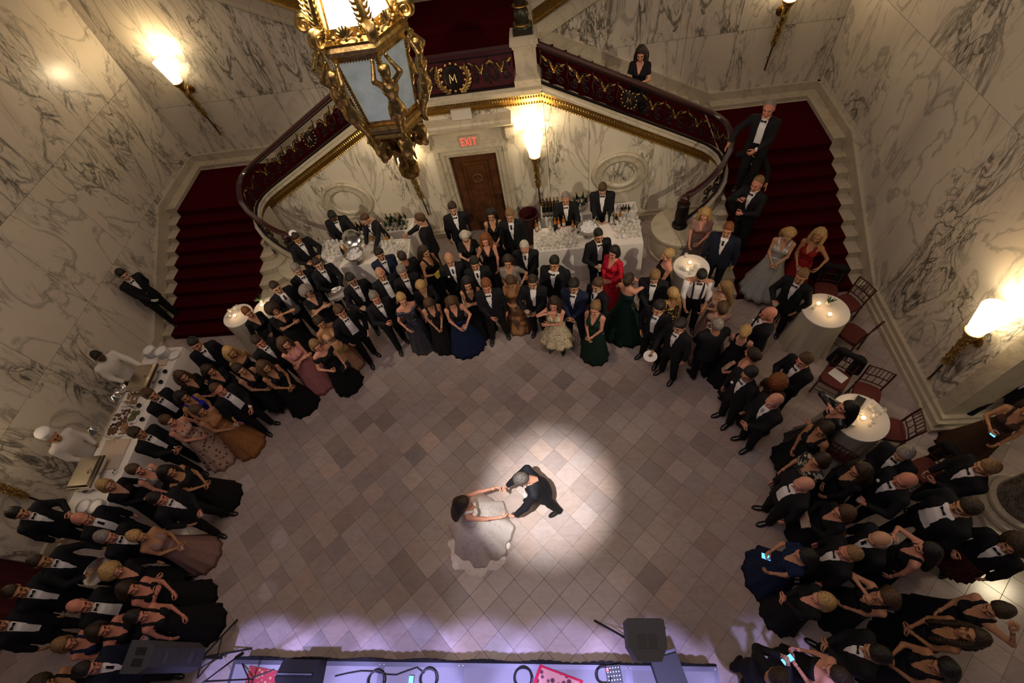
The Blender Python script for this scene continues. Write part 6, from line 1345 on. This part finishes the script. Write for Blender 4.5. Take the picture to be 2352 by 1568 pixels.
for i in range(6):
    a = i * PI / 3; o = tag(inst('bottle', BOT['green' if i % 2 else 'dark'], None, (x + .085 * math.cos(a), y + .085 * math.sin(a), .87)), '%s bottle chilling in the steel bucket' % ('green glass' if i % 2 else 'dark glass'), 'bottle', 'bottles in the steel bucket, %d' % (i % 2)); o.rotation_euler = (.25 * math.sin(a) * -1, .25 * math.cos(a), 0)
# bin
x, y = at(1213, 492, .82); b_ = tag(empty('waste_bin', (x, y + .02, 0)), 'dark red round waste bin between door and right bar', 'bin'); MB().lathe([(.19, 0), (.20, .02), (.22, .78), (.23, .80), (.235, .84), (.215, .84), (.20, .80), (.18, .3)], n=26, cap1=True).obj('drum', 'oxblood', b_); MB().lathe([(.228, .795), (.238, .80), (.238, .825), (.228, .83)], n=26, cap0=False, cap1=False).obj('rim', 'mahogany', b_)
# ------------------------------------------------------------------ cocktail tables
VOT = MB().lathe([(.030, 0), (.036, .05), (.032, .05), (.026, .012)], n=12).data('votive_cup', 'glass_solid', True)
FLM = MB().lathe([(.002, .0), (.018, .016), (.012, .040), (.001, .062)], n=8).data('flame', 'flame', True)
WAX = MB().lathe([(.024, .010), (.024, .028), (.002, .028)], n=10).data('wax', mat('wax', (.8, .7, .5), .6, emit=(1, .6, .25), estr=1.2), True)
def candle(x, y, z, label):
    r = tag(empty('candle', (x, y, z)), label, 'candle'); inst('votive_cup', VOT, r); inst('wax', WAX, r); inst('flame', FLM, r, (0, 0, .026))
    d = bpy.data.lights.new('candle_light', 'POINT'); d.energy = .55; d.color = (1, .6, .28); d.shadow_soft_size = .02; o = bpy.data.objects.new('candle_light', d); COL.objects.link(o); o.parent = r; o.location = (0, 0, .12)
def cocktail(u, v, label, r=.38, z=1.05, candles=(), things=(), where=''):
    x, y = at(u, v, z); t = tag(empty('cocktail_table', (x, y, 0)), label, 'table'); n = 30
    MB().lathe([(.02, z), (r - .006, z), (r, z - .006), (r, z - .02)][::-1], n=40, cap0=False, cap1=True).obj('table_top', 'white_cloth', t)
    K = 84; a = np.arange(K) * 2 * PI / K; rs = []
    for q_, zz in ((0, z - .012), (.12, z * .85), (.4, z * .55), (.75, z * .25), (1, .004)): w = r * (.995 - .05 * math.sin(q_ * PI)) + q_ * .05 + .022 * q_ * (np.sin(13 * a + q_) + .5 * np.sin(29 * a)); rs.append(np.c_[w * np.cos(a), w * np.sin(a), np.full(K, zz)])
    MB().rings(rs[::-1], cap0=False, cap1=False).obj('tablecloth', 'sheer_cloth', t)
    for i, (cu, cv) in enumerate(candles): cx, cy = at(cu, cv, z); candle(cx, cy, z + .001, 'lit votive candle on %s%s' % (where, '' if len(candles) == 1 else ', ' + ('nearer the stairs' if i == 0 else 'farther from the stairs')))
    for i, (gu, gv, k) in enumerate(things):
        gx, gy = at(gu, gv, z)
        if k == 'g': tag(inst('wine_glass', GLASS, None, (gx, gy, z + .001)), 'used stemmed glass left on ' + where, 'glass', 'glasses on ' + where)
        elif k == 't': tag(inst('tumbler', TUMBLER, None, (gx, gy, z + .001)), 'used tumbler left on ' + where, 'glass', 'tumblers on ' + where)
        elif k == 'p': disc('plate', 'small white plate on ' + where, 'plate', (gx, gy, z + .001), .08, 'china')['group'] = 'plates on ' + where
        elif k == 'n': tag(MB().box(-.07, .07, -.05, .05, 0, .006).obj('napkin', 'white_cloth', None, smooth=False, loc=(gx, gy, z + .002), rz=.5), 'folded white napkin on ' + where, 'napkin')
        elif k == 'b': clutch((gx, gy, z + .02), .6, 'black evening bag lying on ' + where, MATS['clutch_black']).rotation_euler = (1.5, 0, .8)
        elif k == 'f':
            f_ = tag(empty('flower_vase', (gx, gy, z + .001)), 'small vase with green sprig on ' + where, 'vase'); MB().lathe([(.025, 0), (.04, .03), (.038, .06), (.02, .085), (.024, .10)], n=12).obj('vase', 'glass_solid', f_); g = MB(); r0 = random.Random(5)
            for k2 in range(14): a_ = r0.random() * 6.28; e = .05 + .06 * r0.random(); g.tube([(0, 0, .08), (.4 * e * math.cos(a_), .4 * e * math.sin(a_), .13), (e * math.cos(a_), e * math.sin(a_), .15 + .05 * r0.random())], [.003, .016, .003], 5, flat=.5)
            g.obj('leaves', mat('leaf_green', (.03, .07, .02), .6), f_)
cocktail(546, 724, 'round candlelit cocktail table at the left stair foot', r=.315, candles=[(542, 727)], things=[(535, 722, 'g'), (553, 712, 'g'), (548, 715, 'g'), (530, 728, 't')], where='the left stair-foot table')
cocktail(615, 707, 'round cocktail table behind the woman with dark curls', r=.315, candles=[(604, 703)], things=[(603, 695, 'f')], where='the table behind the dark curls')
cocktail(1588, 613, 'round cluttered cocktail table by the marble drum', r=.34, candles=[(1584, 606)], things=[(1564, 618, 't'), (1570, 621, 't'), (1581, 617, 'p'), (1584, 629, 'g'), (1600, 612, 'p'), (1575, 590, 't'), (1594, 622, 'g')], where='the table by the marble drum')
cocktail(1897, 712, 'round candlelit cocktail table with green sprig by the right stair', candles=[(1878, 700), (1904, 725)], things=[(1899, 701, 'f'), (1866, 709, 't')], where='the table with the green sprig')
cocktail(1975, 957, 'round cocktail table crowded with glasses near the right wall', r=.40, candles=[(1960, 936), (1980, 962)], things=[(1970, 925, 'b'), (2003, 927, 'n'), (1993, 940, 'g'), (2020, 950, 'g'), (2001, 961, 'g'), (1975, 950, 't'), (1997, 977, 'g'), (1955, 967, 'p'), (1949, 958, 'g'), (2005, 945, 't')], where='the table crowded with glasses')
# ------------------------------------------------------------------ gilt-less mahogany ballroom chairs
def chair(u, v, fu, fv, label, jacket=False):
    x, y = at(u, v, .46); tx, ty = at(fu, fv, .46); fa = math.atan2(ty - y, tx - x); r = tag(empty('ballroom_chair', (x, y, 0), fa - PI / 2), label, 'chair')
    w, m = .19, 'chair_wood'; mat(m, (.045, .013, .010), .35)
    for sx in (-1, 1):
        MB().tube([(sx * w, .18, 0), (sx * w * .98, .175, .43)], .015, 8).obj('leg', m, r)
        MB().tube([(sx * w * .92, -.20, 0), (sx * w * .92, -.18, .44), (sx * w * .95, -.20, .70), (sx * w * .98, -.235, .92)], .016, 8).obj('leg', m, r)
    seat_o = MB().box(-.20, .20, -.19, .19, .415, .445).obj('seat_frame', m, r, smooth=False)
    n = 20; a = np.arange(n) * 2 * PI / n; sq = lambda R, z: np.c_[R * np.sign(np.cos(a)) * np.abs(np.cos(a)) ** .55, R * np.sign(np.sin(a)) * np.abs(np.sin(a)) ** .55, np.full(n, z)]
    MB().rings([sq(.195, .445), sq(.205, .465), sq(.195, .488), sq(.15, .497)]).obj('cushion', mat('cushion_red', (.10, .016, .012), .8), seat_o)
    for z, yy in ((.55, -.188), (.72, -.203), (.91, -.233)): MB().tube([(-w * .95, yy, z), (0, yy - .012, z + .005), (w * .95, yy, z)], .012, 6).obj('back_rail', m, r)
    for k in range(6): t = -.145 + k * .058; MB().tube([(t, -.212, .72), (t, -.242, .91)], .007, 5).obj('spindle', m, r)
    for k in range(3): t = -.1 + k * .1; MB().tube([(t, -.197, .55), (t, -.212, .72)], .007, 5).obj('spindle', m, r)
    for z in (.16, .27): MB().tube([(-w, .178, z), (w, .178, z)], .008, 5).obj('stretcher', m, r)
    for sx in (-1, 1): MB().tube([(sx * w, .178, .2), (sx * w * .92, -.192, .2)], .008, 5).obj('stretcher', m, r)
    if jacket:
        c, s = math.cos(fa - PI / 2), math.sin(fa - PI / 2); jx, jy = x + .22 * s, y - .22 * c
        j = tag(empty('suit_jacket', (x, y, 0), fa - PI / 2), 'black suit jacket hung over the ' + label, 'jacket'); f = Field((-.30, -.36, .30), (.30, -.08, 1.0), .02); f.cap((-.17, -.235, .90), (.17, -.235, .90), .05, .05, .02)
        for sx in (-1, 1): f.cap((sx * .12, -.25, .88), (sx * .14, -.27, .45), .06, .07, .06); f.cap((sx * .20, -.24, .87), (sx * .24, -.27, .50), .045, .04, .03)
        V, F = f.mesh(); b = MB(); b.add(V, F); b.obj('shell', FAB['black'], j)
    return r
chair(1897, 668, 1897, 712, 'red-cushioned chair between the stair and the sprig table', True)
chair(1944, 697, 1900, 716, 'red-cushioned chair against the right wall, nearest the stair')
chair(1958, 766, 1905, 730, 'red-cushioned chair standing at an angle below the sprig table')
chair(1918, 868, 1880, 930, 'red-cushioned chair with a paper on its seat', True)
chair(1990, 905, 1975, 957, 'red-cushioned chair behind the glass-crowded table')
chair(2045, 985, 1980, 975, 'red-cushioned chair beside the pier plinth')
chair(1832, 722, 1890, 714, 'red-cushioned chair behind the man at the sprig table')
chair(1928, 1028, 1960, 970, 'red-cushioned chair hidden among the guests')
chair(2128, 1082, 2060, 1110, 'red-cushioned chair with a dark bag', True)
x, y = at(1925, 862, .5); tag(MB().box(-.09, .09, -.13, .13, 0, .004).obj('paper', mat('paper', (.7, .68, .62), .8), None, smooth=False, loc=(x, y, .499), rz=.6), 'white sheet of paper lying on a chair cushion', 'paper')
# ------------------------------------------------------------------ buffet
rect_table('buffet_table', 'long white-draped buffet table along the left wall', -8.88, -8.08, 2.05, 5.45, .90)
def plates(u, v, n, label, z=.90):
    x, y = at(u, v, z + .012 * n); r = tag(empty('plate_stack', (x, y, z + .001)), label, 'plates')
    me = MB().lathe([(.07, 0), (.125, .010), (.13, .014), (.07, .006)], n=20).data('plate', 'china', True)
    for k in range(n): inst('plate', me, r, (0, 0, k * .0125))
plates(339, 803, 14, 'tall stack of white plates nearest the left wall'); plates(367, 805, 14, 'tall stack of white plates nearest the stair foot'); plates(398, 815, 2, 'pair of white plates at the buffet corner')
plates(191, 1162, 8, 'stack of white plates at the near buffet end, wall side'); plates(218, 1162, 8, 'stack of white plates at the near buffet end, hall side')
def chafing(u, v, label, rz=0.0):
    x, y = at(u, v, 1.12); r = tag(empty('chafing_dish', (x, y, .901), rz), label, 'chafing dish')
    for sx in (-1, 1):
        for sy in (-1, 1): MB().tube([(sx * .19, sy * .27, 0), (sx * .18, sy * .26, .16)], .010, 6).obj('leg', 'chrome', r)
    MB().box(-.21, .21, -.29, .29, .12, .19).obj('pan', 'chrome', r, smooth=False); MB().box(-.22, .22, -.30, .30, .19, .23, top=.97).box(-.20, .20, -.28, .28, .23, .27, top=.9).obj('lid', mat('steel_bright', (.62, .56, .48), .22, metal=1), r, smooth=False)
    MB().tube([(.10, -.05, .27), (.13, 0, .30), (.10, .05, .27)], .009, 6).obj('handle', 'chrome', r)
chafing(326, 866, 'rectangular steel chafing dish in front of the server', .05); chafing(197, 1084, 'rectangular steel chafing dish near the plate stacks', .05)
def tray(u, v, w, d, label, food, z=.90, h=.03):
    x, y = at(u, v, z + h); r = tag(empty('food_tray', (x, y, z + .001), .03), label, 'tray'); MB().box(-w / 2, w / 2, -d / 2, d / 2, 0, h - .006).box(-w / 2 - .012, w / 2 + .012, -d / 2 - .012, -d / 2, h - .014, h).box(-w / 2 - .012, w / 2 + .012, d / 2, d / 2 + .012, h - .014, h).obj('platter', 'china' if food else mat('board', (.52, .42, .32), .6), r, smooth=False)
    if food:
        f_ = MB(); r0 = random.Random(int(u))
        for k in range(46): f_.sphere((r0.uniform(-.42, .42) * w, r0.uniform(-.42, .42) * d, h + .008), r0.uniform(.016, .03), 6, 4, sz=.7)
        o = f_.obj('food', food, r); o['kind'] = 'stuff'
mat('food_brown', (.13, .055, .022), .6, noise=.5, nscale=30); mat('food_green', (.10, .11, .03), .6, noise=.4, nscale=30); mat('food_tan', (.30, .17, .08), .6, noise=.4, nscale=30)
tray(280, 957, .36, .36, 'square white tray heaped with brown meat', 'food_brown'); tray(262, 986, .22, .26, 'small white tray of dark stew beside the wall', 'food_brown'); tray(287, 985, .22, .26, 'small white tray of roast beside the hall edge', 'food_tan'); tray(308, 955, .18, .26, 'white dish of green salad', 'food_green'); tray(305, 915, .34, .30, 'white board with carved roast', 'food_tan'); tray(256, 1042, .50, .55, 'wide pale carving board in front of the chef', None); tray(372, 828, .24, .20, 'white tray of cutlery at the buffet corner', None)
def heat_lamp(u, v, hu, hv, label):
    x, y = at(u, v, .9); hx, hy = at(hu, hv, 1.55); r = tag(empty('heat_lamp', (x, y, .901)), label, 'heat lamp'); MB().lathe([(.09, 0), (.09, .015), (.02, .025)], n=18).obj('base', 'chrome', r)
    dx, dy = hx - x, hy - y; MB().tube([(0, 0, .02), (dx * .5, dy * .5, .36), (dx, dy, .66)], .012, 8).obj('arm', 'chrome', r); MB().lathe([(.03, .10), (.05, .08), (.10, 0), (.094, 0), (.04, .075)], (dx, dy, .56), 18, cap0=False, cap1=False).obj('shade', 'chrome', r)
heat_lamp(312, 940, 258, 908, 'chrome carving heat lamp over the brown meat tray'); heat_lamp(268, 1012, 205, 984, 'chrome carving heat lamp beside the chef')
for i, (u, v) in enumerate(((378, 852), (368, 876), (318, 930), (325, 962), (262, 1082))): x, y = at(u, v, .95); tag(MB().lathe([(.03, 0), (.045, .05), (.04, .05), (.026, .01)], n=14).obj('sauce_cup', 'black_plastic' if i < 4 else 'chrome', None, loc=(x, y, .901)), 'small dark sauce cup on the buffet' if i < 4 else 'small steel sauce cup by the chafing dish', 'cup', 'sauce cups on the buffet' if i < 4 else None)
x, y = at(273, 893, 1.0); disc('serving_bowl', 'polished steel serving bowl behind the carved roast', 'bowl', (x, y, .901), .12, 'chrome', lip=.07)
x, y = at(203, 1118, .95); disc('serving_bowl', 'polished steel serving bowl near the plate stacks', 'bowl', (x, y, .901), .11, 'chrome', lip=.06)
# ------------------------------------------------------------------ stage
stg = tag(empty('stage', (0, 0, 0)), 'low grey carpeted stage platform with pleated skirt', 'stage'); SZ = .40
mat('deck_grey', (.26, .25, .28), .9, noise=.15, nscale=90); mat('alu_edge', (.10, .10, .12), .4, metal=.6)
for k in range(6):
    x0 = -5.25 + k * 1.155
    MB().box(x0 + .045, x0 + 1.11, -2.4, -.075, .30, SZ).obj('deck_panel', 'deck_grey', stg, smooth=False)
    fr = MB(); fr.box(x0, x0 + 1.155, -.075, -.02, .28, SZ + .006).box(x0, x0 + .045, -2.4, -.075, .28, SZ + .004).box(x0 + 1.11, x0 + 1.155, -2.4, -.075, .28, SZ + .004); frame_o = fr.obj('deck_frame', 'alu_edge', stg, smooth=False)
    for sx in (.03, 1.125): MB().sphere((x0 + sx, -.048, SZ + .008), .010, 6, 4, sz=.5).obj('bolt', 'chrome', frame_o)
s = np.linspace(-5.25, 1.68, 420); b = MB(); w = .020 + .022 * np.abs(np.sin(s * 26)) ** .7 + .012 * np.sin(s * 7.3)
b.rings([np.array([(x, -.02, .02), (x, -.02 + ww, .02), (x, -.02 + ww, SZ - .01), (x, -.02, SZ - .005)]) for x, ww in zip(s, w)]); b.obj('pleated_skirt', FAB['black'], stg)
def rug(pts, label, m, border):
    P = [at(u, v, SZ) for u, v in pts]; r = tag(empty('rug', (P[0][0], P[0][1], SZ + .008)), label, 'rug'); Q = np.array([(p[0] - P[0][0], p[1] - P[0][1]) for p in P]); c = Q.mean(0)
    MB().prism([tuple(q_) for q_ in Q], 0, .008).obj('border', border, r, smooth=False); MB().prism([tuple(c + (q_ - c) * .86) for q_ in Q], .008, .010).obj('field', m, r, smooth=False)
spotted('rug_field', (.62, .28, .26), (.10, .03, .04), 11, .30, .9); mat('rug_red', (.50, .012, .05), .9); spotted('rug_dark', (.32, .03, .04), (.45, .25, .12), 18, .25, .9)
rug([(1240, 1525), (1340, 1563), (1318, 1625), (1212, 1600)], 'patterned pink rug with crimson border on the stage', FAB['rug_field'], 'rug_red')
rug([(575, 1528), (640, 1540), (650, 1590), (560, 1585)], 'red patterned rug at the stage left end', FAB['rug_dark'], FAB['rug_dark'])
def speaker_on_stand(x, y, zs, label, label2, face, legs, w=.38, d=.34):
    """zs: heights where one cabinet ends and the next begins"""
    sp = tag(empty('loudspeaker', (x, y, zs[0]), face), label, 'loudspeaker'); c_ = mat('speaker_grey', (.050, .050, .060), .6)
    pr = [(-w / 2, -d / 2), (w / 2, -d / 2), (w / 2, d * .15), (w * .3, d / 2), (-w * .3, d / 2), (-w / 2, d * .15)]
    for a, b2 in zip(zs[:-1], zs[1:]):
        MB().prism(pr, a - zs[0], b2 - zs[0] - .006).obj('cabinet', c_, sp, smooth=False); MB().box(-w / 2 + .02, w / 2 - .02, -d / 2 - .012, -d / 2, a - zs[0] + .03, b2 - zs[0] - .03).obj('grille', 'black_plastic', sp, smooth=False)
        MB().box(-.07, .07, d / 2 - .01, d / 2 + .006, (a + b2) / 2 - zs[0] - .03, (a + b2) / 2 - zs[0] + .03).obj('back_handle', 'alu_edge', sp, smooth=False)
    for sx in (-1, 1): MB().box(sx * .06 - .042, sx * .06 + .042, -.06, .08, zs[-1] - zs[0] - .012, zs[-1] - zs[0] + .002).obj('handle_recess', 'black_plastic', sp, smooth=False)
    st = tag(empty('speaker_stand', (x, y, 0)), label2, 'stand'); MB().tube([(0, 0, .1), (0, 0, zs[0] + .02)], .020, 8).obj('pole', 'black_plastic', st); MB().lathe([(.033, .50), (.042, .53), (.042, .59), (.03, .61)], n=12).obj('collar', 'black_plastic', st)
    for (a, L) in legs: MB().tube([(0, 0, .56), (L * math.cos(a), L * math.sin(a), .015)], .015, 6).obj('leg', 'black_plastic', st); MB().tube([(0, 0, .22), (L * .55 * math.cos(a), L * .55 * math.sin(a), .26)], .009, 6).obj('brace', 'black_plastic', st)
speaker_on_stand(.66, .22, (1.35, 1.95), 'grey loudspeaker with twin recessed handles at stage right', 'black tripod stand under the grey right loudspeaker', PI, ((math.radians(150), .62), (math.radians(25), .52), (math.radians(265), .16)), .42, .40)
speaker_on_stand(-5.66, .0, (.78, 1.28, 1.78), 'stacked black loudspeakers beside the crowd at stage left', 'black tripod stand under the black left loudspeakers', -PI / 2, ((math.radians(88), .52), (math.radians(18), .42), (math.radians(215), .45)), .36, .36)
b = tag(empty('stage_monitor', (*at(692, 1545, .55), SZ + .012)), 'black wedge stage monitor at the stage front', 'monitor'); MB().extr([(-.28, -.18, 0), (-.28, .16, 0), (-.28, .16, .20), (-.28, -.05, .33), (-.28, -.18, .24)], (.56, 0, 0)).obj('cabinet', 'black_plastic', b, smooth=False); MB().box(-.26, .26, -.02, .0, .30, .335).obj('grille_trim', 'alu_edge', b, smooth=False)
b = tag(empty('stage_monitor', (*at(1538, 1552, .5), SZ + .0), .25), 'dark wedge monitor behind the grey loudspeaker', 'monitor'); b.location.z = 0.0; MB().box(-.20, .20, -.28, .25, 0, .60, top=.9).obj('cabinet', 'black_plastic', b, smooth=False); MB().box(-.18, .18, .23, .27, .05, .55).obj('grille', 'alu_edge', b, smooth=False)
def coil(u, v, label, turns=4, R=.12):
    x, y = at(u, v, SZ + .02); t = np.linspace(0, turns * 2 * PI, turns * 22); b = MB(); b.tube(np.c_[(R + .012 * np.sin(t * .37)) * np.cos(t), (R + .012 * np.cos(t * .41)) * np.sin(t) , .014 + .004 * t / PI], .009, 5); tag(b.obj('cable_coil', 'black_plastic', None, loc=(x, y, SZ + .005)), label, 'cable')
coil(865, 1562, 'coiled black cable left of the centre stage panel'); coil(985, 1558, 'coiled black cable on the centre stage panel'); coil(1202, 1556, 'looped black cable beside the pink rug', 3); coil(1387, 1550, 'coiled black cable beside the mixer', 5, .10)
b = MB(); pts = [at(u, v, SZ + .01) for u, v in ((770, 1552), (800, 1545), (830, 1540), (860, 1541), (890, 1548), (910, 1549), (940, 1538), (958, 1532), (975, 1545))]; o = np.array(pts[0]); b.tube([(p[0] - o[0], p[1] - o[1], .012) for p in pts], .010, 5); tag(b.obj('stage_cable', 'black_plastic', None, loc=(o[0], o[1], SZ + .005)), 'loose twisted black cable snaking across the stage', 'cable')
m_ = tag(empty('audio_mixer', (*at(1411, 1556, SZ), SZ + .008), .1), 'small audio mixer with rows of lit knobs', 'mixer'); MB().box(-.10, .10, -.14, .14, 0, .05).obj('case', 'black_plastic', m_, smooth=False)
kn = MB().lathe([(.009, 0), (.007, .014), (.002, .015)], n=8).data('knob', mat('knob_lit', (.6, .6, .65), .4, emit=(.6, .75, .9), estr=.8), True)
for i in range(5):
    for j in range(6): inst('knob', kn, m_, (-.075 + i * .037, -.11 + j * .044, .05))
MB().box(-.09, -.06, .08, .11, .05, .058).obj('red_light', mat('led_red', (.8, .05, .04), .4, emit=(1, .08, .05), estr=3), m_, smooth=False)
p_ = phone((*at(945, 1565, SZ), SZ + .02), 0, 'phone with a pale lit screen lying on the stage', True, PI / 2 + PI)
mst = tag(empty('microphone_stand', (-4.85, -.25, SZ + .002)), 'black microphone boom stand at the stage left corner', 'stand'); MB().tube([(0, 0, .05), (0, 0, 1.1)], .012, 6).obj('pole', 'black_plastic', mst); MB().tube([(-.05, -.02, 1.05), (.55, .28, 1.35)], .010, 6).obj('boom', 'black_plastic', mst); MB().tube([(.50, .255, 1.325), (.60, .30, 1.37)], .022, 8).obj('microphone', 'black_plastic', mst)
for k in range(3): a = k * 2 * PI / 3 + .4; MB().tube([(0, 0, .12), (.30 * math.cos(a), .30 * math.sin(a), .012)], .010, 6).obj('leg', 'black_plastic', mst)
